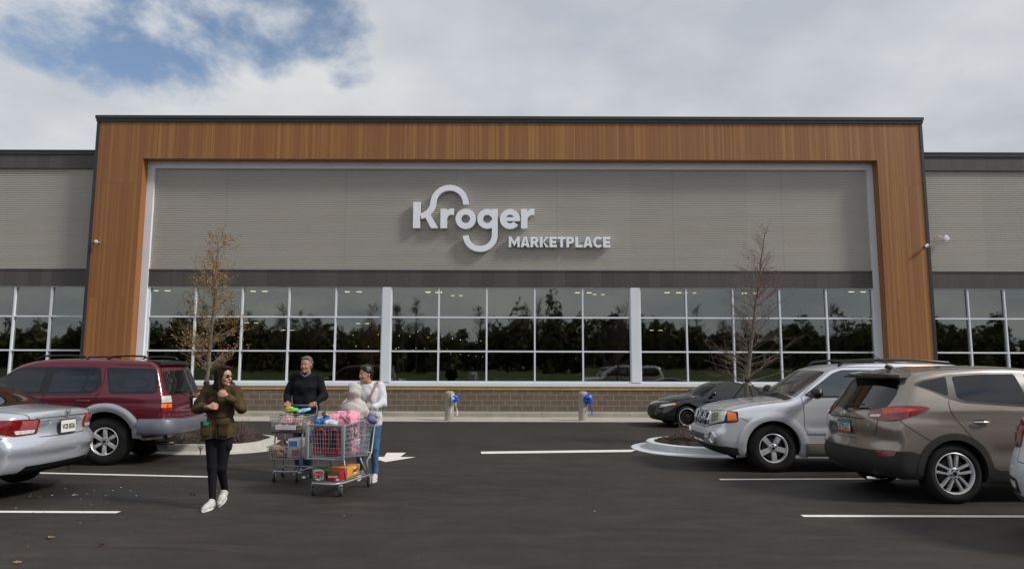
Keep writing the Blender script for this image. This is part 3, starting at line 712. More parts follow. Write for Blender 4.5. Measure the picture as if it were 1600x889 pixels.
young_tree((-6.62, 15.35, LH(-6.62, 15.05)), [(0, 0, -.1), (.03, 0, 1.0), (.10, 0, 2.4), (.12, 0, 3.5), (.11, 0, 4.30)], 'young_tree', 'slim young tree with sparse orange-brown leaves on the left island', 11, TWIG, LEAFO, 3600,
    lambda q, H: q.z > .9, lambda f: .74*(1-f)**.6*(.74+.26*math.sin(min(1, f*3)*math.pi/2))+.12, 1.15, (1.0, ((.9, -.55), (-.8, .5), (.3, .8))), 1.0)
young_tree((4.92, 15.0, RH(5.0, 14.7)), [(0, 0, -.1), (.04, 0, 1.0), (.16, 0, 1.9), (.38, 0, 3.2), (.49, 0, 3.9), (.58, 0, 4.42)], 'young_tree', 'slim leaning bare tree with a few red leaves on the right island', 23, TWIG2, LEAFR, 260,
    lambda q, H: q.z > H*.52 and q.x > .3 and q.z < H*.8, lambda f: .76*(1-f)**.7*(.75+.25*math.sin(min(1, f*3)*math.pi/2))+.16, .95, (1.12, ((.95, -.6), (.55, .6), (-.7, .4))), 1.1)
def shrub(base, label, seed, h, w, m, n=90, grp=None):
    r = random.Random(seed); t = thing('shrub', label, 'shrub', base, 0, grp); b = MB(); lf = MB()
    for i in range(n):
        a = r.uniform(0, 6.28); o = r.uniform(0, 1)**.7; d = Vector((math.cos(a)*o*w, math.sin(a)*o*w, h*r.uniform(.55, 1.05)*(1-.45*o*o))); p0 = Vector((math.cos(a)*o*.06, math.sin(a)*o*.06, -.04))
        mid = p0.lerp(d, .5)+Vector((r.uniform(-.03, .03), r.uniform(-.03, .03), .02)); b.tube([p0, mid, d], [.004, .003, .0015], 3, cap=False)
        for k in range(3):
            q = mid.lerp(d, r.random()); e = q+Vector((r.uniform(-.07, .07), r.uniform(-.07, .07), r.uniform(.01, .09))); b.tube([q, e], .0015, 3, cap=False)
            for _ in range(2):
                c = q.lerp(e, r.random()); s = r.uniform(.008, .018); e_ = Euler((r.uniform(-1.4, 1.4), r.uniform(-1.4, 1.4), r.uniform(0, 6))).to_matrix(); lf.add([c+e_ @ Vector(v) for v in ((-s, 0, 0), (0, -s*.5, 0), (s, 0, 0), (0, s*.5, 0))], [(0, 1, 2, 3)])
    b.build('stems', TWIG2, t); lf.build('leaves', m, t)
SH = mat('shrub_leaf', (.085, .050, .036), .85, var=.5, vsc=9)
shrub((-5.30, 14.05, LH(-5.3, 14.05)), 'bare twiggy brown shrub at the tip of the left island, beside the trolleys', 5, .40, .34, SH, 150)
shrub((-6.5, 13.95, LH(-6.4, 13.9)), 'small dark shrub on the left island behind the red car', 6, .26, .3, SH, 80)
shrub((3.62, 14.2, RH(3.55, 14.1)), 'low reddish-brown shrub at the tip of the right island', 8, .34, .42, SH, 170)
# a weed growing in the joint of the left kerb
wv = thing('weed', 'dried weed growing in the joint of the left kerb', 'weed', (-5.72, 13.22, .005)); b = MB(); r = random.Random(3)
for i in range(26):
    a = r.uniform(0, 6.28); b.tube([(0, 0, 0), (.012*math.cos(a), .012*math.sin(a), .10), (.12*math.cos(a)*r.random(), .05*math.sin(a), r.uniform(.16, .30))], [.003, .002, .001], 3)
b.build('stems', TWIG2, wv)
# the wood on the far side of the car park (behind the viewer; the shop windows mirror it)
def wood():
    r = random.Random(77); b = MB(); tk = MB(); dark = []
    def crown(cx, cy, z0, h, w, n, sz, mi):
        for _ in range(n):
            while True:
                v = Vector((r.uniform(-1, 1), r.uniform(-1, 1), r.uniform(-1, 1)))
                if .25 < v.length < 1: break
            lump = 1+.22*math.sin(v.x*5+cx)+.2*math.sin(v.z*6+cy)
            p = Vector((cx+v.x*w*lump, cy+v.y*w*lump, z0+h*.5+v.z*h*.5*lump)); s = r.uniform(.5, 1.3)*sz; e = Euler((r.uniform(-1.5, 1.5), r.uniform(-1.5, 1.5), r.uniform(0, 6.3))).to_matrix()
            b.add([p+e @ Vector(q) for q in ((-s, -s*.3, 0), (0, -s*.6, s*.2), (s, 0, 0), (s*.2, s*.6, -s*.1), (-s*.7, s*.5, 0))], [(0, 1, 2, 3, 4)], mi)
    for i in range(120):
        x = -115+i*1.95+r.uniform(-1.5, 1.5); y = -r.uniform(76, 96); h = r.uniform(7, 11.0)*(1+.16*math.sin(x*.09+1)); w = r.uniform(2.0, 3.6)
        if -16 < x < -4: h *= .8
        crown(x, y, .8, h, w, 800, .44, r.randrange(2)); tk.tube([(x, y, 1), (x+r.uniform(-.5, .5), y, h*.75)], [.22, .08], 5)
    for i in range(26):
        x = r.uniform(-60, 60); y = -r.uniform(72, 90); h = r.uniform(9.5, 13.5); top = Vector((x+r.uniform(-1, 1), y, h)); tk.tube([(x, y, 1), (x, y, h*.5), top], [.25, .16, .04], 5)
        for k in range(60):
            f = r.uniform(.35, .98); p = Vector((x, y, 1)).lerp(top, f); a = r.uniform(0, 6.28); d = Vector((math.cos(a), math.sin(a), r.uniform(.3, 1.4))).normalized(); ln = (1.15-f)*r.uniform(2, 5); q = p+d*ln; tk.tube([p, p+d*ln*.5+Vector((0, 0, .1)), q], [.06, .035, .01], 3, cap=False)
            for j in range(5):
                s = p.lerp(q, r.uniform(.3, 1)); tk.tube([s, s+Vector((r.uniform(-1, 1), r.uniform(-1, 1), r.uniform(-.1, 1)))*.9], [.02, .006], 3, cap=False)
    for i in range(60): crown(-110+i*3.7+r.uniform(-1, 1), -97+r.uniform(-2, 2), .3, r.uniform(7, 8.5), 3.4, 240, .8, 1)
    FOL = [mat('far_foliage_a', (.085, .092, .040), .9, var=.5, vsc=.3, world=True), mat('far_foliage_b', (.115, .10, .06), .9, var=.5, vsc=.3, world=True)]
    o = b.build('woodland', FOL); tag(o, 'mixed autumn wood across the car park, mirrored in the store windows', 'woodland', kind='stuff')
    o2 = tk.build('bare_trunks', mat('far_bark', (.10, .085, .07), .9)); tag(o2, 'bare trunks and branches of the wood mirrored in the store windows', 'woodland', kind='stuff')
wood()
# ------------------------------------------------------------------ surfaces grown from smooth fields (cars, people)
def surface_net(Fg, origin, h):
    """Fg: 3-D array of field values (negative inside). Returns verts, quads"""
    S = Fg < 0
    nx_, ny_, nz_ = Fg.shape
    c = np.zeros((nx_-1, ny_-1, nz_-1), np.int8)
    for dx in (0, 1):
        for dy in (0, 1):
            for dz in (0, 1): c += S[dx:nx_-1+dx, dy:ny_-1+dy, dz:nz_-1+dz]
    act = (c > 0) & (c < 8); idx = -np.ones(act.shape, np.int64); ii = np.argwhere(act); idx[act] = np.arange(len(ii))
    acc = np.zeros((len(ii), 3)); cnt = np.zeros(len(ii)); i0, i1, i2 = ii.T
    cor = [(a, b, d) for a in (0, 1) for b in (0, 1) for d in (0, 1)]
    for p in cor:
        for ax in range(3):
            if p[ax]: continue
            q = list(p); q[ax] = 1
            a = Fg[i0+p[0], i1+p[1], i2+p[2]]; b = Fg[i0+q[0], i1+q[1], i2+q[2]]; m = (a < 0) != (b < 0)
            t = np.where(m, a/np.where(m, a-b, 1), 0)
            for k in range(3):
                acc[:, k] += np.where(m, p[k]+(t if k == ax else 0), 0)
            cnt += m
    V = (ii+acc/cnt[:, None])*h+np.array(origin)
    Q = []
    for ax in range(3):
        o = [x for x in range(3) if x != ax]
        sl = [slice(None)]*3; a = [slice(None)]*3; b = [slice(None)]*3; a[ax] = slice(0, -1); b[ax] = slice(1, None)
        for k in o: a[k] = slice(1, -1); b[k] = slice(1, -1)
        A = S[tuple(a)]; B = S[tuple(b)]; e = np.argwhere(A != B)
        if not len(e): continue
        neg = A[tuple(e.T)]
        e = e.copy()
        for k in o: e[:, k] += 1
        def cell(d0, d1):
            w = e.copy(); w[:, o[0]] -= d0; w[:, o[1]] -= d1; return idx[tuple(w.T)]
        q = np.stack([cell(1, 1), cell(0, 1), cell(0, 0), cell(1, 0)], 1)
        flip = neg if ax != 1 else ~neg
        q[~flip] = q[~flip][:, ::-1]; Q.append(q)
    return V, np.concatenate(Q)
def np_mesh(name, V, Q, mats, parent=None, smooth=True, mi=None):
    me = bpy.data.meshes.new(name); me.from_pydata(V.tolist(), [], Q.tolist() if hasattr(Q, 'tolist') else Q)
    for m in (mats if isinstance(mats, (list, tuple)) else [mats]): me.materials.append(m)
    if mi is not None: me.polygons.foreach_set('material_index', np.asarray(mi, np.int32))
    me.polygons.foreach_set('use_smooth', [smooth]*len(me.polygons)); me.update()
    o = bpy.data.objects.new(name, me); COL.objects.link(o); o.parent = parent; return o
def smax(a, b, k): h = np.clip(.5+.5*(a-b)/k, 0, 1); return b+(a-b)*h+k*h*(1-h)
def smin(a, b, k): return -smax(-a, -b, k)
def sstep(x, a, b): t = np.clip((x-a)/(b-a), 0, 1); return t*t*(3-2*t)
def pchip(xk, yk, x):
    xk = np.asarray(xk, float); yk = np.asarray(yk, float); h = np.diff(xk); d = np.diff(yk, axis=0)/h.reshape((-1,)+(1,)*(yk.ndim-1)); m = np.zeros_like(yk)
    if len(xk) > 2:
        w1 = (2*h[1:]+h[:-1]); w2 = (h[1:]+2*h[:-1])
        sh = (-1,)+(1,)*(yk.ndim-1); w1 = w1.reshape(sh); w2 = w2.reshape(sh); ok = d[:-1]*d[1:] > 0
        with np.errstate(divide='ignore', invalid='ignore'): mm = (w1+w2)/(w1/d[:-1]+w2/d[1:])
        m[1:-1] = np.where(ok, mm, 0)
    m[0] = d[0]; m[-1] = d[-1]
    x = np.clip(x, xk[0], xk[-1]); i = np.clip(np.searchsorted(xk, x)-1, 0, len(h)-1); t = (x-xk[i])/h[i]; hi = h[i]
    if yk.ndim > 1: t = t[:, None]; hi = hi[:, None]
    return yk[i]*(2*t**3-3*t**2+1)+m[i]*hi*(t**3-2*t**2+t)+yk[i+1]*(-2*t**3+3*t**2)+m[i+1]*hi*(t**3-t**2)
def crom(pts, n=6, closed=True):
    """Catmull-Rom through pts; a point given with a third value 0 is a sharp corner"""
    P = [np.array(p[:2], float) for p in pts]; sharp = [len(p) > 2 for p in pts]; N_ = len(P); o = []
    for i in range(N_ if closed else N_-1):
        a, b, c, d = P[i-1], P[i], P[(i+1) % N_], P[(i+2) % N_]
        if sharp[i] or (not closed and i == 0): a = b*2-c if True else a
        if sharp[(i+1) % N_] or (not closed and i == N_-2): d = c*2-b
        for k in range(n):
            t = k/n; t0, t1, t2, t3 = 0, np.linalg.norm(b-a)**.5+1e-9, 0, 0
            t2 = t1+np.linalg.norm(c-b)**.5+1e-9; t3 = t2+np.linalg.norm(d-c)**.5+1e-9; tt = t1+(t2-t1)*t
            A1 = (t1-tt)/(t1-t0)*a+(tt-t0)/(t1-t0)*b; A2 = (t2-tt)/(t2-t1)*b+(tt-t1)/(t2-t1)*c; A3 = (t3-tt)/(t3-t2)*c+(tt-t2)/(t3-t2)*d
            B1 = (t2-tt)/(t2-t0)*A1+(tt-t0)/(t2-t0)*A2; B2 = (t3-tt)/(t3-t1)*A2+(tt-t1)/(t3-t1)*A3
            o.append((t2-tt)/(t2-t1)*B1+(tt-t1)/(t2-t1)*B2)
    if not closed: o.append(P[-1])
    return np.array(o)
def poly_sdf(poly, X, Z):
    d = np.full(X.shape, 1e9); ins = np.zeros(X.shape, bool); n = len(poly)
    for i in range(n):
        a = poly[i-1]; b = poly[i]; ab = b-a; t = np.clip(((X-a[0])*ab[0]+(Z-a[1])*ab[1])/(ab@ab+1e-12), 0, 1)
        d = np.minimum(d, np.hypot(X-a[0]-ab[0]*t, Z-a[1]-ab[1]*t))
        with np.errstate(divide='ignore', invalid='ignore'):
            ins ^= ((a[1] > Z) != (b[1] > Z)) & (X < (b[0]-a[0])*(Z-a[1])/(b[1]-a[1])+a[0])
    return np.where(ins, -d, d)
class Car:
    """body grown from a side outline, a table of half widths and curved ends. x: forward from the rear axle, y: left, z: up"""
    def __init__(s, name, label, loc, heading, outline, xs, zs, wtab, W, wheels, rw, paint, rear_bow=.12, front_bow=.22, crown=.05, k=.07, arch=.06, h=.024, under=None, belt=.95, bend_pow=2.6, ripple=None, bow_z=(0, 9)):
        s.root = thing(name, label, 'car', loc, heading); s.W = W; s.rb = rear_bow; s.fb = front_bow; s.cr = crown; s.k = k; s.wheels = wheels; s.rw = rw; s.ar = rw+arch; s.belt = belt; s.bp = bend_pow; s.ripple = ripple
        P = crom(outline, 7); s.x0 = P[:, 0].min()-.15; s.x1 = P[:, 0].max()+.15; s.z1 = P[:, 1].max()+.12; s.g = .02
        gx = np.arange(s.x0-.5, s.x1+.5, s.g); gz = np.arange(-.1, s.z1+.3, s.g); X, Z = np.meshgrid(gx, gz, indexing='ij'); s.gx0 = gx[0]; s.gz0 = gz[0]; s.sd = poly_sdf(P, X, Z); s.xm = (P[:, 0].min()+P[:, 0].max())/2
        T = pchip(zs, np.array(wtab, float), gz)        # rows z, columns x
        T = pchip(xs, T.T, gx); s.wt = T; s.paint = paint; s.h = h
        s.build_body(paint)
    def bil(s, A, x, z):
        fx = np.clip((x-s.gx0)/s.g, 0, A.shape[0]-1.001); fz = np.clip((z-s.gz0)/s.g, 0, A.shape[1]-1.001); i = fx.astype(int); j = fz.astype(int); u = fx-i; v = fz-j
        return A[i, j]*(1-u)*(1-v)+A[i+1, j]*u*(1-v)+A[i, j+1]*(1-u)*v+A[i+1, j+1]*u*v
    def F(s, x, y, z, arches=True):
        ay = np.abs(y); q = np.clip(ay/s.W, 0, 1.3)**s.bp; t = sstep(x, s.xm-1.0, s.xm+1.0)
        xp = x-s.rb*q*(1-t)+s.fb*q*t
        zp = z+s.cr*(ay/s.W)**2*sstep(z, .5, .95)
        f = smax(s.bil(s.sd, xp, zp), ay-s.bil(s.wt, x, z), s.k)
        if s.ripple is not None: f = f+s.ripple(x, ay, z)
        if arches:
            for wx in s.wheels:
                r = np.hypot(x-wx, z-s.rw); f = np.maximum(f, -np.maximum(r-s.ar, (s.W-.34)-ay))
        return f
    def build_body(s, paint):
        h = s.h; xs = np.arange(s.x0-.05, s.x1+.05, h); ys = np.arange(-s.W-.1, s.W+.1+h, h); ys -= (ys[0]+ys[-1])/2; zs = np.arange(.08, s.z1, h)
        X, Y, Z = np.meshgrid(xs, ys, zs, indexing='ij'); Fg = s.F(X, Y, Z)
        V, Q = surface_net(Fg, (xs[0], ys[0], zs[0]), h)
        e = 1e-3
        for _ in range(3):
            x, y, z = V.T; f = s.F(x, y, z, False); wx = s.inwell(V, .012)
            G = np.stack([(s.F(x+e, y, z, False)-f)/e, (s.F(x, y+e, z, False)-f)/e, (s.F(x, y, z+e, False)-f)/e], 1); g2 = (G**2).sum(1)+1e-6
            st = np.clip(f/g2, -.6*h, .6*h); st = np.where(wx, 0, st); V = V-G*st[:, None]
        E_ = np.concatenate([Q[:, [0, 1]], Q[:, [1, 2]], Q[:, [2, 3]], Q[:, [3, 0]]]); E_ = np.concatenate([E_, E_[:, ::-1]]); fx = s.inwell(V, .03) | (np.abs(np.hypot(V[:, 0]-s.wheels[0], V[:, 2]-s.rw)-s.ar) < .03) | (np.abs(np.hypot(V[:, 0]-s.wheels[1], V[:, 2]-s.rw)-s.ar) < .03)
        for _ in range(4):
            sm = np.zeros_like(V); ct = np.zeros(len(V)); np.add.at(sm, E_[:, 0], V[E_[:, 1]]); np.add.at(ct, E_[:, 0], 1); V = np.where(fx[:, None], V, V*.4+sm/ct[:, None]*.6)
        C = V[Q].mean(1); x, y, z = C.T
        nrm = np.cross(V[Q[:, 2]]-V[Q[:, 0]], V[Q[:, 3]]-V[Q[:, 1]]); nz_ = nrm[:, 2]/(np.linalg.norm(nrm, axis=1)+1e-9)
        dark = s.inwell(C, .004) | ((nz_ < -.75) & (z < .45))
        s.body = np_mesh('body', V, Q, [paint, UNDER], s.root, True, dark.astype(int))
    def inwell(s, V, eps):
        m = np.zeros(len(V), bool)
        for wx in s.wheels: m |= (np.hypot(V[:, 0]-wx, V[:, 2]-s.rw) < s.ar+eps) & (np.abs(V[:, 1]) < s.W+.05) & (s.F(V[:, 0], V[:, 1], V[:, 2], False) < -.004)
        return m
    def cast(s, P, d, span=.8, back=.7):
        """P: points near the surface; march along -d from outside and return hits"""
        P = np.asarray(P, float); d = np.asarray(d, float); n = 80; t = np.linspace(back, -span, n); f = np.stack([s.F(*(P+d*tt).T, False) for tt in t], 1)
        ins = f < 0; hit = ins.any(1); k = np.argmax(ins, 1); k = np.where(hit, np.maximum(k, 1), np.argmin(np.abs(f), 1).clip(1)); lo = t[k-1]; hi = t[k]
        for _ in range(12):
            m = (lo+hi)/2; fm = s.F(*(P+d*m[:, None]).T, False); inside = fm < 0; hi = np.where(inside & hit, m, hi); lo = np.where(inside | ~hit, lo, m)
        Hh = P+d*((lo+hi)/2)[:, None]; e = 2e-3; x, y, z = Hh.T; f0 = s.F(x, y, z, False)
        G = np.stack([s.F(x+e, y, z, False)-f0, s.F(x, y+e, z, False)-f0, s.F(x, y, z+e, False)-f0], 1); G /= np.linalg.norm(G, axis=1)[:, None]+1e-9
        return Hh, G, hit
    def patch(s, name, pts, d, m, off=.004, parent=None, res=.035, depth=.02, round_=0, both=False, smooth_pts=False, bulge=0, holes=(), label=None, prof=None):
        """pts: 3-D corner points (roughly on the surface) of an outline seen along d; the outline is laid on the body"""
        d = np.array(d, float); d /= np.linalg.norm(d); u = np.cross([0, 0, 1.], d) if abs(d[2]) < .9 else np.array([1., 0, 0]); u /= np.linalg.norm(u); v = np.cross(d, u)
        C0 = np.mean(np.array([p[:3] for p in pts], float), 0)
        def flat(pp):
            q = [(np.array(p[:3], float)-C0) for p in pp]; return [(float(a @ u), float(a @ v)) for a in q]
        q = flat(pts)
        if smooth_pts: q = [tuple(p) for p in crom(q, 5)]
        if round_: q = round_poly(q, round_)
        def dens(q):
            o = []
            for i in range(len(q)):
                a = np.array(q[i-1]); b = np.array(q[i]); L_ = np.linalg.norm(b-a)
                if L_ < 1e-4: continue
                n = max(1, int(L_/res)); o += [tuple(a+(b-a)*(j/n)) for j in range(1, n+1)]
            return o
        q = dens(q); ar = sum(q[i-1][0]*q[i][1]-q[i][0]*q[i-1][1] for i in range(len(q)))
        if ar < 0: q = q[::-1]
        loops = [q]
        Q2 = np.array(q); xs = np.arange(Q2[:, 0].min()+res*.5, Q2[:, 0].max(), res); ys = np.arange(Q2[:, 1].min()+res*.5, Q2[:, 1].max(), res)
        V2 = [Vector(p) for p in q]; nb = len(q)
        if len(xs) and len(ys):
            A, B = np.meshgrid(xs, ys); A = A.ravel(); B = B.ravel(); sd = poly_sdf(Q2, A, B); k = sd < -res*.45; V2 += [Vector((float(a), float(b))) for a, b in zip(A[k], B[k])]
        t = delaunay_2d_cdt(V2, [], [list(range(nb))], 1, 1e-6); co = np.array([(p.x, p.y) for p in t[0]]); tri = [f for f in t[2]]
        cen = np.array([co[list(f)].mean(0) for f in tri]); k = poly_sdf(Q2, cen[:, 0], cen[:, 1]) < 1e-5; tri = [f for f, g_ in zip(tri, k) if g_]
        P3 = C0+co[:, :1]*u+co[:, 1:]*v; H_, G, hit = s.cast(P3, d)
        of = np.full(len(co), off)
        if bulge: sd = -poly_sdf(Q2, co[:, 0], co[:, 1]); of = of+bulge*(1-np.exp(-sd/.03))
        if prof is not None: of = of+prof(H_)
        top = H_+G*of[:, None]
        used = sorted({i for f in tri for i in f}); 
        cnt = {}
        for f in tri:
            for i in range(len(f)):
                e = (f[i], f[(i+1) % len(f)]); cnt[e] = cnt.get(e, 0)+1
        bd = [(a, b) for (a, b) in cnt if (b, a) not in cnt]; n = len(co); bot = H_-G*depth
        F3 = [tuple(f) for f in tri]+[(a, n+a, n+b, b) for a, b in bd]
        F3 = [tuple(reversed(f)) for f in F3] if False else F3
        outs = []
        for sg in ((1, -1) if both else (1,)):
            V = np.concatenate([top, bot]).copy()
            if sg < 0: V[:, 1] *= -1
            me = bpy.data.meshes.new(name); me.from_pydata(V.tolist(), [], F3 if sg > 0 else [tuple(reversed(f)) for f in F3]); me.materials.append(m); me.polygons.foreach_set('use_smooth', [True]*len(F3)); me.validate(); me.update(); me.set_sharp_from_angle(angle=R(50))
            o = bpy.data.objects.new(name, me); COL.objects.link(o); o.parent = parent or s.root; outs.append(o)
            if label: o['label'] = label
        return outs if both else outs[0]
    def seam(s, pts, d, w=.007, m=None, both=True, off=.0015, name='panel_gap', smooth_pts=False, join=None):
        """a thin line laid along the body"""
        d = np.array(d, float); d /= np.linalg.norm(d); P = np.array(pts, float)
        if smooth_pts:
            o = []; n = len(P)
            for i in range(n-1):
                a, b, c, e = P[max(i-1, 0)], P[i], P[i+1], P[min(i+2, n-1)]
                for k in range(6): t = k/6; o.append(.5*((2*b)+(-a+c)*t+(2*a-5*b+4*c-e)*t*t+(-a+3*b-3*c+e)*t**3))
            o.append(P[-1]); P = np.array(o)
        o = [P[0]]
        for a, b in zip(P[:-1], P[1:]):
            n = max(1, int(np.linalg.norm(b-a)/.03)); o += [a+(b-a)*(j/n) for j in range(1, n+1)]
        H_, G, hit = s.cast(np.array(o), d); T = np.gradient(H_, axis=0); T /= np.linalg.norm(T, axis=1)[:, None]+1e-9; sd = np.cross(T, G); sd /= np.linalg.norm(sd, axis=1)[:, None]+1e-9
        A = H_+G*off+sd*w/2; B = H_+G*off-sd*w/2; n = len(A)
        s._seams = getattr(s, '_seams', MB())
        keep = [i for i in range(n-1) if hit[i] and hit[i+1]]
        for sg in ((1, -1) if both else (1,)):
            V = np.concatenate([A, B]).copy(); V[:, 1] *= sg; s._seams.add(V.tolist(), [(i, i+1, n+i+1, n+i) for i in keep])
    def finish(s):
        if hasattr(s, '_seams'): s._seams.build('panel_gaps', SEAM, s.root)
def round_poly(q, r, n=4):
    o = []; N_ = len(q)
    for i in range(N_):
        a, b, c = np.array(q[i-1]), np.array(q[i]), np.array(q[(i+1) % N_]); la = np.linalg.norm(a-b); lc = np.linalg.norm(c-b); rr = min(r, la*.45, lc*.45)
        if rr < 1e-4: o.append(tuple(b)); continue
        p0 = b+(a-b)/la*rr; p1 = b+(c-b)/lc*rr
        for k in range(n+1): t = k/n; o.append(tuple(p0*(1-t)**2+b*2*t*(1-t)+p1*t*t))
    return o
def m_paint_car(name, c, metal=.55, rough=.32, flake=.0, coat=1.0, spec=.5, dirt_k=.55):
    m = bpy.data.materials.new(name); b = NB(m); v = b.obj(); p = b.b
    b.base(c); p.inputs['Metallic'].default_value = metal; p.inputs['Coat Weight'].default_value = coat; p.inputs['Coat Roughness'].default_value = .04; p.inputs['Coat IOR'].default_value = 1.5
    n = b.noise(v, 2.2, 5, .6); dirt = b.noise(v, 14, 5, .7); sx, sy, sz = b.sep(v)
    low = b.mr(b.math('ADD', sz, b.math('MULTIPLY', n, .35)), .35, .85, .5, 0)
    x = b.mix(b.math('MULTIPLY', low, dirt_k), c, (.16, .135, .11)); b.base(x)
    b.L.new(b.math('ADD', b.math('MULTIPLY', dirt, .03), b.math('ADD', rough-.02, b.math('MULTIPLY', low, .35))), p.inputs['Roughness']); return m
UNDER = mat('underbody', (.010, .010, .010), .95, spec=.1); SEAM = mat('panel_gap_dark', (.010, .010, .011), .8, spec=.1)
TYRE = mat('tyre_rubber', (.018, .0175, .017), .8, var=.25, vsc=8, bump=.1, bsc=80); ALLOY = mat('alloy_silver', (.66, .67, .69), .32, .5, var=.08); DALLOY = mat('wheel_dark', (.012, .012, .013), .6); BALLOY = mat('alloy_black', (.02, .02, .022), .3, .6)
CHROME = mat('chrome', (.75, .76, .78), .08, 1); CLAD = mat('grey_cladding', (.019, .0185, .018), .55, var=.15, vsc=3, bump=.15, bsc=150); TRIM = mat('black_trim', (.010, .010, .011), .35)
TINT = mat('tinted_glass', (.004, .005, .006), .03, spec=.75); RED = mat('lamp_red', (.19, .004, .006), .06, coat=1, var=.25, vsc=18); AMB = mat('lamp_amber', (.75, .17, .012), .15, coat=1); CLR = mat('lamp_clear', (.66, .66, .62), .10, .15, coat=1, var=.3, vsc=22); DRED = mat('lamp_dark_red', (.16, .004, .006), .15, coat=1)
PLATEW = mat('plate_white', (.72, .72, .68), .45); PLTXT = mat('plate_text', (.03, .04, .09), .5); DISC = mat('brake_disc', (.07, .065, .06), .45, .7)
def make_wheel(car, wx, side, r, rr, wd, style, alloy=None):
    """wheel centred on its axle; faces +y for side=1"""
    alloy = alloy or ALLOY; M = Matrix.Translation((wx, side*(car.W-.028), r)) @ Matrix.Rotation(R(-90)*side, 4, 'X')      # local z -> outward y
    b = MB(); b.lathe([(rr-.005, -wd), (rr-.01, -wd*.6), (rr*.62, -wd*.45), (rr*.60, -.10), (.05, -.10), (.0, -.10)], M, 36, capends=False); w = b.build('wheel', DALLOY, car.root, smooth=True)
    b = MB(); t = r-rr
    b.lathe([(rr-.012, -wd), (rr+.3*t, -wd-.008), (r-.03, -wd+.01), (r-.004, -wd+.035), (r, -wd*.5), (r-.004, -.035), (r-.022, -.010), (rr+.55*t, .008), (rr+.2*t, .006), (rr+.01, -.004), (rr-.010, -.012)], M, 56, capends=False)
    for k in range(64):
        a = k/64*6.2832; 
        for zc in (-.03, -wd+.03):
            b.box((-.006, -.012, 0), (.006, .012, .006), 0, M @ Matrix.Rotation(a, 4, 'Z') @ Matrix.Translation((r-.006, 0, zc)) @ Matrix.Rotation(R(90), 4, 'Y'))
    b.build('tyre', TYRE, w, auto=40)
    b = MB(); b.lathe([(rr-.022, -.045), (rr-.012, -.012), (rr-.002, .002), (rr+.006, -.002), (rr+.004, -.012)], M, 48, capends=False)
    n, wi, wo, tp = style['n'], style['wi'], style['wo'], style.get('twin', 0)
    def spoke(ang, y_in, y_out, w_in, w_out):
        rs = [.045, rr*.38, rr*.7, rr-.012]; zt = [-.022+style.get('dish', 0), -.012+style.get('dish', 0)*.6, -.006, -.012]; vs = []
        for i, q in enumerate(rs):
            f = i/3; hw = w_in+(w_out-w_in)*f; yc = y_in+(y_out-y_in)*f
            vs += [(q, yc-hw, zt[i]-.035), (q, yc-hw*.78, zt[i]), (q, yc+hw*.78, zt[i]), (q, yc+hw, zt[i]-.035)]
        vs = [M @ (Matrix.Rotation(ang, 3, 'Z') @ Vector(v)) for v in vs]; fs = []
        for i in range(3):
            for k in range(3): fs.append((4*i+k, 4*(i+1)+k, 4*(i+1)+k+1, 4*i+k+1))
        b.add(vs, fs)
    for k in range(n):
        a = 6.28318*k/n+style.get('rot', R(90))
        if tp: spoke(a, tp*.45, tp, wi, wo); spoke(a, -tp*.45, -tp, wi, wo)
        else: spoke(a, 0, 0, wi, wo)
    b.lathe([(.075, -.05), (.072, -.020), (.060, -.014+style.get('dish', 0)), (0.0, -.012+style.get('dish', 0))], M, 20, capends=False); o = b.build('rim', alloy, w, auto=35)
    b = MB(); 
    for k in range(5 if n != 6 else 6):
        a = 6.28318*(k+.5)/(5 if n != 6 else 6)+style.get('rot', R(90)); b.lathe([(.011, -.03), (.011, -.008+style.get('dish', 0)), (.006, -.005+style.get('dish', 0)), (0, -.005+style.get('dish', 0))], M @ Matrix.Translation((.052*math.cos(a), .052*math.sin(a), 0)), 8, capends=False)
    b.lathe([(.026, -.012+style.get('dish', 0)), (.024, -.004+style.get('dish', 0)), (0, -.003+style.get('dish', 0))], M, 14, capends=False); b.build('lug_nuts', TRIM, w, auto=40)
    b = MB(); b.lathe([(rr*.72, -.075), (rr*.72, -.068), (0, -.068)], M, 30, capends=False); b.build('brake_disc', DISC, w, auto=40)
    return w
def wheels(car, r, rr, wd, style, alloy=None):
    for wx in car.wheels:
        for sd in (1, -1): make_wheel(car, wx, sd, r, rr, wd, style, alloy)
def plate(car, txt, M, parent=None, top=None, bot=None, small=None, txtm=None, w=.305, h=.152):
    b = MB(); b.bbox((-w/2-.012, -h/2-.012, -.012), (w/2+.012, h/2+.012, -.002), .004, 0, M); f = b.build('plate_frame', TRIM, parent or car.root, auto=30)
    b = MB(); b.box((-w/2, -h/2, -.002), (w/2, h/2, .002), 0, M); p = b.build('number_plate', PLATEW, f)
    for c, y0, y1, nm in ((top, h/2-.038, h/2-.001, 'plate_top'), (bot, -h/2+.001, -h/2+.034, 'plate_foot')):
        if c: b = MB(); b.box((-w/2+.001, y0, .002), (w/2-.001, y1, .0030), 0, M); b.build(nm, c, f)
    text_obj('plate_text', txt, .088, txtm or PLTXT, M @ Matrix.Translation((0, -.006, .0045)), f, .0008, .003, width=w*.86)
    return f
